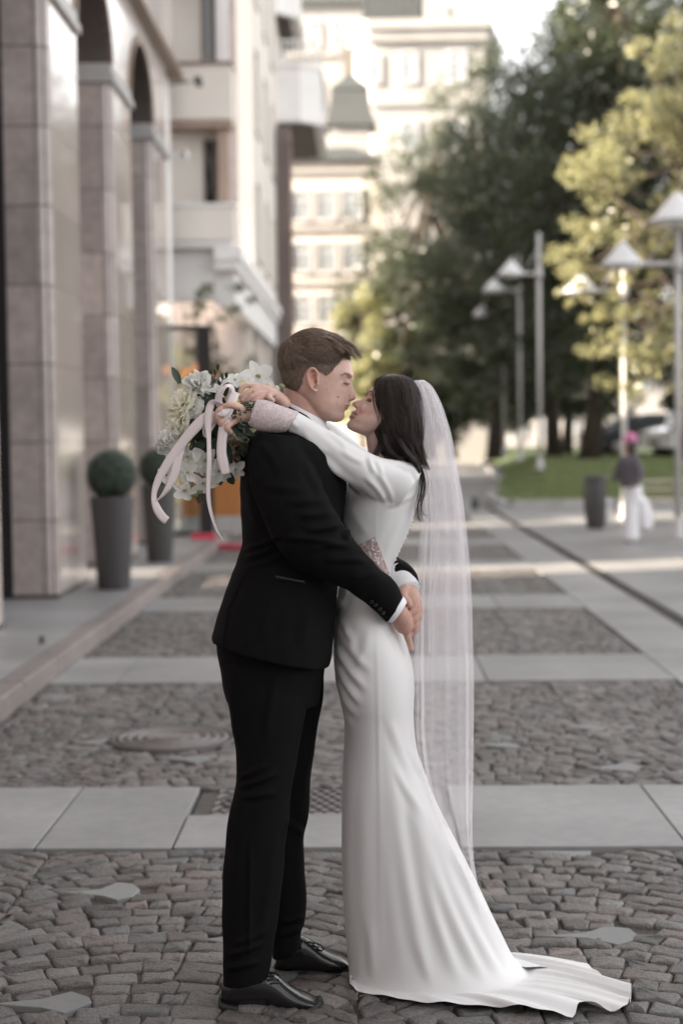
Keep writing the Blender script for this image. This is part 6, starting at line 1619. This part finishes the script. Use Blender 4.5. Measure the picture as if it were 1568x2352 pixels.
vr = [(944, 876, 972, 873, 4.325, .045), (935, 890, 990, 887, 4.33, .070), (934, 915, 1007, 917, 4.335, .088), (938, 950, 1021, 955, 4.34, .096), (946, 1000, 1036, 1010, 4.345, .10), (957, 1060, 1047, 1075, 4.35, .105), (966, 1130, 1059, 1140, 4.355, .11), (968, 1200, 1067, 1210, 4.36, .11),
      (962, 1300, 1076, 1300, 4.36, .115), (956, 1400, 1081, 1400, 4.36, .12), (955, 1500, 1083.5, 1500, 4.36, .12), (956, 1600, 1085, 1600, 4.36, .12), (958, 1700, 1084.5, 1700, 4.36, .12), (972, 1790, 1083, 1800, 4.36, .12), (998, 1880, 1080.5, 1890, 4.36, .115), (1038, 1965, 1084, 1975, 4.36, .11), (1075, 2050, 1106, 2096, 4.36, .10)]
veil = empty('veil', (W(960, 1400, YF).x, YF, 0)); veil.parent = bride
for layer, (sc_, kx, amp, ph, r0, r1, dens) in enumerate(((1.0, 15, .0065, 0.3, 0, 17, .21), (.86, 12, .009, 2.1, 0, 15, .18), (.62, 9, .010, 4.0, 0, 11, .18))):
    P = crs(vr[r0:r1], 6); rr = []; dn = []
    n = 190
    for i, p in enumerate(P):
        q = i / (len(P) - 1)
        L_, R_ = np.array(p[:2]), np.array(p[2:4]); c = (L_ + R_) / 2; h = (R_ - L_) / 2 * sc_
        c = c + (1 - sc_) * .3 * (R_ - c)
        rg = ring(c - h, c + h, p[4], p[5] * sc_, n)
        cc = sum(rg, Vector()) / n; out = []
        for j, v in enumerate(rg):
            th = 2 * PI * j / n; d = (v - cc); d.z = 0; d.normalize()
            w_ = math.sin(kx * th + ph + 1.2 * math.sin(3 * q + th)) + .6 * math.sin((kx * .55) * th + 2.3 * q + ph) + .2 * math.sin(kx * 2.3 * th + 5 * q) * .6
            sdir = abs(d.y)
            out.append(v + d * (amp * w_ * (0.35 + .65 * min(q * 4, 1)) * (0.35 + .65 * sdir)))
            dn.append(min(.9, dens * (1.55 - .75 * min(q * 2.2, 1)) * (1 + .12 * math.sin(kx * th * .7 + ph)) + (.25 if q < .03 else 0)))
        rr.append(out)
    b = MB(); b.loft(rr, 0, False, False)
    me = b.mesh('tulle_layer', vm_); a = me.attributes.new('dens', 'FLOAT', 'POINT'); a.data.foreach_set('value', dn)
    o = bpy.data.objects.new('tulle_layer', me); COL.objects.link(o); o.parent = veil
    o.matrix_parent_inverse = Matrix.Translation(-Vector(veil.location))
# ================================================================== the bouquet she holds behind his neck
def petalmat(name, col, tr):
    m = bpy.data.materials.new(name); m.use_nodes = True
    t = m.node_tree; b = t.nodes['Principled BSDF']; b.inputs['Base Color'].default_value = (*col, 1); b.inputs['Roughness'].default_value = .5; b.inputs['Specular IOR Level'].default_value = .3
    nz = t.nodes.new('ShaderNodeTexNoise'); nz.inputs['Scale'].default_value = 90; vm = t.nodes.new('ShaderNodeVectorMath'); vm.operation = 'SCALE'; vm.inputs[0].default_value = col
    mr = t.nodes.new('ShaderNodeMapRange'); mr.inputs[3].default_value = .88; mr.inputs[4].default_value = 1.08
    t.links.new(nz.outputs['Fac'], mr.inputs[0]); t.links.new(mr.outputs[0], vm.inputs['Scale']); t.links.new(vm.outputs[0], b.inputs['Base Color'])
    tl = t.nodes.new('ShaderNodeBsdfTranslucent'); tl.inputs[0].default_value = (*tr, 1)
    mx = t.nodes.new('ShaderNodeMixShader'); mx.inputs[0].default_value = .5
    t.links.new(b.outputs[0], mx.inputs[1]); t.links.new(tl.outputs[0], mx.inputs[2]); t.links.new(mx.outputs[0], t.nodes['Material Output'].inputs[0])
    return m
M_petal = petalmat('white petal', (.90, .90, .87), (.96, .96, .92))
M_petalc = petalmat('cream petal', (.88, .87, .78), (.94, .92, .80))
M_nude = petalmat('nude rose petal', (.66, .51, .41), (.7, .5, .38))
M_leafb = mat('dark bouquet leaf', (0.022, 0.038, 0.020), rough=0.42, var=0.3, scale=60, spec=0.5, objvar=0.4)
M_stemb = mat('cut green stem', (0.040, 0.060, 0.026), rough=0.5, var=0.3, scale=60)
M_stemend = mat('pale stem end', (0.35, 0.36, 0.25), rough=0.6, var=0.2, scale=60)
M_budg = mat('green bud', (0.22, 0.24, 0.13), rough=0.5, var=0.2, scale=60)
M_yellow = mat('yellow spadix', (0.55, 0.42, 0.12), rough=0.6, var=0.1)
M_sprig = mat('dry sprig', (0.11, 0.085, 0.05), rough=0.7, var=0.3)
M_ribbon = mat('pale pink satin ribbon', (0.70, 0.615, 0.61), rough=0.30, var=0.02, sheen=0.15, spec=0.5)
YBQ = 4.15
bq = empty('bouquet', W(500, 1000, YBQ), 'bouquet of white flowers with dark leaves and trailing pale pink ribbons', 'bouquet')
def petal(mb, c, d, up, L_, w, curl=0.3, cup=0.2, nx=4, ny=6, m=0, ruff=0.0):
    """a petal from c along d; up is its upper side"""
    c = Vector(c); d = Vector(d).normalized(); up = Vector(up); up = (up - d * up.dot(d)).normalized(); s = d.cross(up)
    rows = []
    for i in range(ny + 1):
        v = i / ny; wid = w * (math.sin(PI * min(v * .86 + .10, 1)) ** .75) * .5
        row = []
        for j in range(nx + 1):
            u = 2 * j / nx - 1
            p = c + d * (L_ * v * (1 - .15 * curl * v)) + s * (wid * u) + up * (L_ * (-curl * v * v * .6 + .0) + cup * wid * u * u + ruff * L_ * v * math.sin(7 * u + 9 * v + c.x * 90))
            row.append(p)
        rows.append(row)
    mb.loft(rows, m, False, False, True, closed=False)
def towards_cam(): return Vector((0.1, -1, 0.25)).normalized()
def rv(s=1.0): return Vector((rng.gauss(0, s), rng.gauss(0, s), rng.gauss(0, s)))
def carnation(px, py, Y, r_px, m, facing):
    c = W(px, py, Y); r = pm(r_px, Y); f = Vector(facing).normalized(); b = MB()
    for k in range(52):
        d = (f * rng.uniform(.1, 1.2) + rv(.75)).normalized(); L_ = r * rng.uniform(.75, 1.05)
        petal(b, c + d * r * .15, d, rv(), L_, r * rng.uniform(.55, .85), rng.uniform(-.2, .4), .6, 4, 4, 0, .09)
    return keep_world(b.build('carnation', m), bq)
def orchid(px, py, Y, r_px, facing, rot, m=None, n=5, name='orchid', heart=True):
    c = W(px, py, Y); r = pm(r_px, Y); f = Vector(facing).normalized(); a = f.orthogonal().normalized(); e = f.cross(a)
    t = MB(); t.ball(c + f * r * .05, r * .14, 8, 6); o = keep_world(t.build(name, M_budg), bq)
    for k in range(n):
        th = rot + 2 * PI * k / n; d = a * math.cos(th) + e * math.sin(th)
        b = MB(); wide = 1.0 if (k % 2 == 0) else .72
        petal(b, c + d * r * .06, (d + f * rng.uniform(.1, .35)).normalized(), f, r * rng.uniform(.92, 1.08), r * .78 * wide, rng.uniform(.1, .5), .35, 6, 8)
        q = b.build('petal', m or M_petal); q.parent = o
    if heart:
        b = MB()
        for k in range(7): petal(b, c, (f + rv(.55)).normalized(), rv(), r * .30, r * .22, .5, .6, 2, 3)
        q = b.build('lip', M_petalc); q.parent = o
    return o
def rose(px, py, Y, r_px, facing, m):
    c = W(px, py, Y); r = pm(r_px, Y); f = Vector(facing).normalized(); a = f.orthogonal().normalized(); e = f.cross(a); b = MB()
    for layer in range(5):
        k_ = 3 + layer * 2
        for k in range(k_):
            th = 2 * PI * k / k_ + layer * .7; d = a * math.cos(th) + e * math.sin(th); op = .15 + .22 * layer
            petal(b, c + d * r * .08 * layer - f * r * .35, (f * (1.15 - op) + d * op).normalized(), -d, r * (1.0 + .05 * layer), r * (.55 + .13 * layer), -.25 + .12 * layer, -.5, 5, 6)
    return keep_world(b.build('rose', m), bq)
TC = towards_cam()
# leaves first: a dark mass in the middle
for k in range(105):
    px = rng.gauss(492, 34); py = rng.gauss(985, 46)
    if not (405 < px < 585 and 880 < py < 1085): continue
    if px > 540 and py < 985: continue
    Y = YBQ + rng.uniform(-.045, .07)
    d = (Vector((px - 520, 0, -(py - 960)))).normalized() * .9 + rv(.45); b = MB()
    petal(b, W(px, py, Y), d, TC + rv(.5), rng.uniform(.035, .062), rng.uniform(.016, .026), rng.uniform(.1, .6), .25, 4, 6)
    keep_world(b.build('leaf', M_leafb), bq)
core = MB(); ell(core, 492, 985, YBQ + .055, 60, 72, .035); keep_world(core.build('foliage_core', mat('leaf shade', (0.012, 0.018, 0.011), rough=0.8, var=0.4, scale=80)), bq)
# stems: a bundle running to the right with pale cut ends
for k in range(34):
    a = rng.uniform(0, 2 * PI); r_ = math.sqrt(rng.random())
    p0 = W(470 + rng.uniform(-20, 20), 965 + 40 * r_ * math.sin(a), YBQ + .03 * r_ * math.cos(a)); p1 = W(520, 953 + 15 * r_ * math.sin(a), YBQ - .02 + .016 * r_ * math.cos(a))
    ex = 560 + 26 * r_ * math.cos(a * 1.3) + rng.uniform(-10, 10); p2 = W(ex, 950 + 30 * r_ * math.sin(a) + rng.uniform(-3, 3), YBQ - .055 + .03 * r_ * math.cos(a))
    b = MB(); b.tube([p0, p1, p2], [.0026, .0028, .0028], 7); s = keep_world(b.build('stem', M_stemb), bq)
    d = (p2 - p1).normalized(); b = MB(); b.tube([p2 + d * .0002, p2 + d * .0012], [.0023, .0023], 7); q = b.build('stem_end', M_stemend); q.parent = s
for k in range(12):
    b = MB(); petal(b, W(555 + rng.uniform(-15, 20), 975 + rng.uniform(-6, 22), YBQ - .04), Vector((.8, -.3, -.7)) + rv(.3), TC, rng.uniform(.025, .04), .010, .5, .3); keep_world(b.build('leaf', M_leafb), bq)
# flowers
carnation(456, 888, YBQ - .03, 36, M_petal, (-.2, -.7, .7))
carnation(390, 1010, YBQ - .045, 27, M_petal, (-.8, -.5, .1))
carnation(376, 1028, YBQ - .045, 18, M_petal, (-.9, -.4, -.1))
rose(414, 920, YBQ - .045, 30, (-.7, -.45, .5), M_petalc)
rose(405, 965, YBQ - .045, 30, (-.85, -.5, .1), M_petalc)
rose(548, 1050, YBQ + .05, 34, (.2, -.6, -.7), M_nude)
rose(536, 1022, YBQ + .03, 26, (.1, -.8, -.5), M_petalc)
orchid(592, 866, YBQ + .05, 42, (.25, -.85, .35), .5, n=5)
orchid(525, 882, YBQ + .03, 30, (-.2, -.7, .7), 1.2)
orchid(500, 900, YBQ + .02, 22, (-.1, -.9, .4), .4)
orchid(383, 1090, YBQ - .045, 27, (-.6, -.7, -.2), .3)
orchid(424, 1126, YBQ - .045, 30, (-.1, -.7, -.6), .9)
orchid(470, 1058, YBQ - .045, 40, (.1, -.85, -.4), 2.0)
orchid(432, 1052, YBQ - .045, 38, (-.3, -.9, -.2), .2)
orchid(505, 1082, YBQ - .045, 36, (.2, -.8, -.5), 1.4)
orchid(468, 1110, YBQ - .045, 32, (0, -.7, -.7), .1)
orchid(398, 1060, YBQ - .045, 30, (-.7, -.7, 0), 1.0)
rose(440, 932, YBQ - .05, 20, (-.4, -.8, .3), M_petal)
orchid(398, 985, YBQ - .055, 26, (-.7, -.7, .1), .8)
orchid(430, 1085, YBQ - .06, 30, (-.3, -.9, -.2), 1.7)
orchid(540, 1078, YBQ - .01, 26, (.2, -.9, -.3), .5)
carnation(418, 985, YBQ - .01, 20, M_petal, (-.5, -.8, .2))
orchid(540, 872, YBQ + .01, 22, (0, -.8, .6), 2.2)
for (pts, ends) in ((((640, 940), (628, 905), (612, 893), (600, 888)), (611, 890)), (((645, 930), (640, 905), (645, 890)), (647, 888)), (((640, 945), (633, 925), (622, 915)), (622, 918)), (((448, 1010), (458, 1060), (446, 1100), (452, 1130)), (458, 1128)), (((470, 1080), (462, 1120), (440, 1128)), (448, 1135)), (((430, 1040), (440, 1090), (436, 1118)), (432, 1122))):
    b = MB(); b.tube([W(x, y, YBQ - .028 if x < 600 else YBQ + .02) for x, y in crs(pts, 4)], .0022, 6); s = keep_world(b.build('bud_stem', M_budg), bq)
    b = MB(); ell(b, ends[0], ends[1], YBQ - .028 if ends[0] < 600 else YBQ + .02, 8, 7, .006, .4, 10, 8); keep_world(b.build('bud', M_budg), bq)
for (x, y, r_) in ((627, 902, 9), (640, 912, 9), (618, 884, 7), (636, 892, 8), (630, 917, 8)):
    b = MB(); ell(b, x, y, YBQ + .02, r_, r_ * .8, .007, .5, 12, 8); keep_world(b.build('bud', M_petalc), bq)
b = MB(); b.tube([W(405, 943, YBQ - .03), W(384, 942, YBQ - .035)], [.0035, .002], 8); keep_world(b.build('spadix', M_yellow), bq)
b = MB()
for k in range(16):
    x0 = rng.uniform(445, 465); y0 = 1122 + rng.uniform(0, 6); P = [(x0, y0)]
    for s in range(4): P.append((P[-1][0] + rng.uniform(-2, 6), P[-1][1] + rng.uniform(4, 9)))
    b.tube([W(x, y, YBQ) for x, y in P], .0012, 4)
    for q in P[1:]: b.ball(W(q[0], q[1], YBQ), .0022, 5, 4)
keep_world(b.build('dry_sprig', M_sprig), bq)
b = MB()
for (P) in (((487, 880), (494, 862), (500, 850)), ((505, 885), (512, 872), (520, 868)), ((480, 875), (478, 860))):
    Q = [W(x, y, YBQ) for x, y in P]; b.tube(Q, .0012, 4)
    for i in range(3): petal(b, Q[min(i, len(Q) - 1)], rv() + Vector((.3, 0, .8)), TC, .018, .009, .2, .2, 2, 3)
keep_world(b.build('fern_sprig', M_leafb), bq)
def ribbon(name, pts, parent=bq):
    """pts: (px, py, Y, width px, twist angle)"""
    P = crs(pts, 8); b = MB(); rows = []
    C = [W(p[0], p[1], p[2]) for p in P]
    for i, p in enumerate(P):
        t = (C[min(i + 1, len(C) - 1)] - C[max(i - 1, 0)]).normalized(); f = Vector((0, -1, 0)); s = t.cross(f).normalized(); f2 = s.cross(t)
        a = s * math.cos(p[4]) + f2 * math.sin(p[4]); w = pm(p[3], p[2]) * 0.44
        bow = f2 * math.cos(p[4]) - s * math.sin(p[4])
        rows.append([C[i] + a * (w * u) - bow * (w * .12 * (u * u - .5)) for u in (-1, -.5, 0, .5, 1)])
    b.loft(rows, 0, False, False, True, closed=False)
    o = keep_world(b.build(name, M_ribbon), parent); s_ = o.modifiers.new('t', 'SOLIDIFY'); s_.thickness = .0007
Yr = YBQ - .075
ribbon('ribbon_tail', [(541, 900, Yr + .01, 24, .2), (531, 925, Yr, 26, .1), (519, 958, Yr - .004, 26, 0), (511, 1000, Yr, 25, .1), (509, 1040, Yr, 26, .15), (514, 1068, Yr, 27, .1), (519, 1088, Yr, 22, .1)])
ribbon('ribbon_tail', [(520, 940, Yr + .015, 20, .9), (497, 926, Yr - .002, 26, 1.1), (484, 932, Yr - .004, 22, .5), (478, 965, Yr - .004, 20, .2), (480, 1010, Yr - .002, 13, .5), (481, 1060, Yr - .002, 14, .45), (479, 1110, Yr, 13, .5), (480, 1150, Yr, 12, .5), (488, 1188, Yr, 10, .7), (500, 1220, Yr, 8, .9), (513, 1240, Yr, 3, 1.0)])
ribbon('ribbon_tail', [(505, 955, Yr + .01, 16, .6), (478, 958, Yr, 30, .2), (448, 982, Yr - .002, 28, .1), (415, 1022, Yr, 25, .1), (385, 1065, Yr, 24, .2), (363, 1105, Yr, 20, .3), (354, 1140, Yr, 15, .5), (361, 1168, Yr, 22, .2), (374, 1188, Yr, 23, .1), (384, 1196, Yr, 22, 0)])
ribbon('ribbon_tail', [(450, 985, Yr + .006, 22, .3), (420, 1015, Yr + .004, 24, .2), (409, 1050, Yr + .003, 24, .1), (402, 1085, Yr + .002, 23, .2), (388, 1118, Yr + .002, 18, .4), (370, 1142, Yr + .002, 10, .9), (349, 1159, Yr + .002, 4, 1.2)])
ribbon('ribbon_loop', [(518, 945, Yr + .01, 18, .3), (502, 925, Yr, 22, .4), (506, 900, Yr - .004, 24, .7), (520, 886, Yr, 24, 1.2), (533, 892, Yr + .012, 20, .9), (530, 915, Yr + .014, 18, .4), (520, 945, Yr + .012, 14, .2)])
ribbon('ribbon_loop', [(505, 950, Yr + .012, 12, .3), (480, 975, Yr + .004, 14, .6), (470, 988, Yr + .006, 14, 1.0), (474, 1000, Yr + .012, 14, .8), (490, 975, Yr + .016, 12, .4), (508, 950, Yr + .014, 10, .2)])
ribbon('ribbon_knot', [(500, 946, Yr - .006, 14, .5), (512, 948, Yr - .010, 22, .1), (524, 938, Yr - .004, 14, .4)])
# ================================================================== the woman walking in the background
YW = 21.6
wb = MB()
def WL(pts, k=4, n=12): limb(wb, pts, k, n)
ell(wb, 1444, 1026, YW, 12.5, 16, .075); ell(wb, 1439, 1031, YW, 7, 10, .05)
ell(wb, 1432.5, 1029, YW, 2.2, 3, .012)
WL([(1446, 1038, YW, .055), (1446, 1052, YW, .055)])
wb.loft(rings_of([(1430, 1050, 1460, 1050, YW, .12), (1424, 1066, 1466, 1066, YW, .17), (1426, 1095, 1468, 1095, YW, .14), (1428, 1125, 1472, 1125, YW, .15), (1432, 1150, 1470, 1150, YW, .14)], 3, 20))
WL([(1448, 1135, YW - .07, .08), (1447, 1185, YW - .07, .055), (1447, 1232, YW - .07, .042)]); WL([(1440, 1243, YW - .09, .035), (1452, 1240, YW - .06, .035)])
WL([(1458, 1135, YW + .07, .08), (1476, 1175, YW + .07, .055), (1485, 1208, YW + .07, .042)]); WL([(1480, 1214, YW + .06, .03), (1491, 1210, YW + .08, .03)])
WL([(1458, 1060, YW - .17, .045), (1466, 1088, YW - .20, .038), (1458, 1110, YW - .21, .03), (1452, 1116, YW - .21, .028)])
WL([(1430, 1060, YW + .16, .045), (1418, 1085, YW + .18, .038), (1410, 1100, YW + .14, .03)])
for k in range(5): WL([(1452 - k * .8, 1116 + k, YW - .23 + k * .012, .009), (1447 - k * .6, 1121 + k, YW - .235 + k * .012, .008), (1444, 1124 + k, YW - .23 + k * .012, .006)], 2, 6)
w_me = fused(wb, .008, 2); tints(w_me, (0.40, 0.24, 0.18), [])
wo = meobj('person', w_me, M_skin_w); tag(wo, 'woman walking in a pink cap, grey sweater and wide white trousers', 'person')
def wear(name, mb_, m, vox=.010): return meobj(name, fused(mb_, vox, 2), m, wo)
M_sweat = mat('grey violet sweater', (0.105, 0.092, 0.105), rough=0.85, var=0.1, scale=20)
M_wtr = mat('white trousers', (0.72, 0.71, 0.73), rough=0.8, var=0.03)
M_pink = mat('pink cap', (0.55, 0.17, 0.33), rough=0.7, var=0.05)
c_ = MB(); c_.loft(rings_of([(1430, 1046, 1460, 1047, YW, .13), (1421, 1058, 1467, 1058, YW, .19), (1422, 1085, 1470, 1085, YW, .18), (1423, 1110, 1471, 1112, YW, .17), (1427, 1119, 1471, 1119, YW, .165)], 3, 24))
limb(c_, [(1458, 1058, YW - .16, .07), (1468, 1088, YW - .20, .06), (1459, 1110, YW - .21, .05)], 4, 14); limb(c_, [(1430, 1058, YW + .15, .07), (1418, 1085, YW + .18, .06), (1411, 1099, YW + .14, .05)], 4, 14); wear('sweater', c_, M_sweat)
c_ = MB(); c_.loft(rings_of([(1427, 1112, 1472, 1113, YW, .16), (1428, 1135, 1474, 1135, YW, .17), (1432, 1155, 1472, 1155, YW, .15)], 3, 20))
c_.loft(rings_of([(1431, 1140, 1464, 1140, YW - .07, .09), (1430, 1180, 1464, 1180, YW - .07, .085), (1429, 1215, 1465, 1215, YW - .07, .09), (1428, 1238, 1466, 1238, YW - .07, .10)], 3, 20))
c_.loft(rings_of([(1446, 1140, 1474, 1135, YW + .07, .09), (1458, 1175, 1492, 1160, YW + .07, .09), (1466, 1208, 1497, 1200, YW + .07, .09), (1470, 1216, 1496, 1212, YW + .07, .085)], 3, 20)); wear('trousers', c_, M_wtr)
c_ = MB(); ell(c_, 1448, 1026, YW, 14, 19, .09); ell(c_, 1450, 1044, YW, 11, 16, .085); wear('hair', c_, M_hair_w if False else mat('dark hair', (0.03, 0.018, 0.018), rough=0.5), .008)
c_ = MB(); c_.loft(rings_of([(1433, 1012, 1463, 1015, YW, .098), (1434, 1004, 1462, 1006, YW, .094), (1438, 997, 1459, 999, YW, .075), (1444, 992, 1453, 993, YW, .03)], 3, 24)); c_.loft(rings_of([(1421, 1014, 1440, 1010, YW, .06), (1421, 1016, 1440, 1013, YW, .06)], 2, 20)); wear('cap', c_, M_pink, .006)
for (x0, y0, x1, y1, dy) in ((1434, 1240, 1456, 1244, -.08), (1474, 1213, 1494, 1215, .07)):
    c_ = MB(); c_.loft([ring(p[:2], p[2:4], YW + dy, p[4], 16) for p in ((x0, y0, x0, y1, .02), (x0 + 5, y0 - 5, x0 + 5, y1 + 1, .045), (x1 - 6, y0 - 6, x1 - 6, y1 + 1, .045), (x1, y0 - 4, x1, y1, .02))]); keep_world(c_.build('shoe', M_wtr), wo)
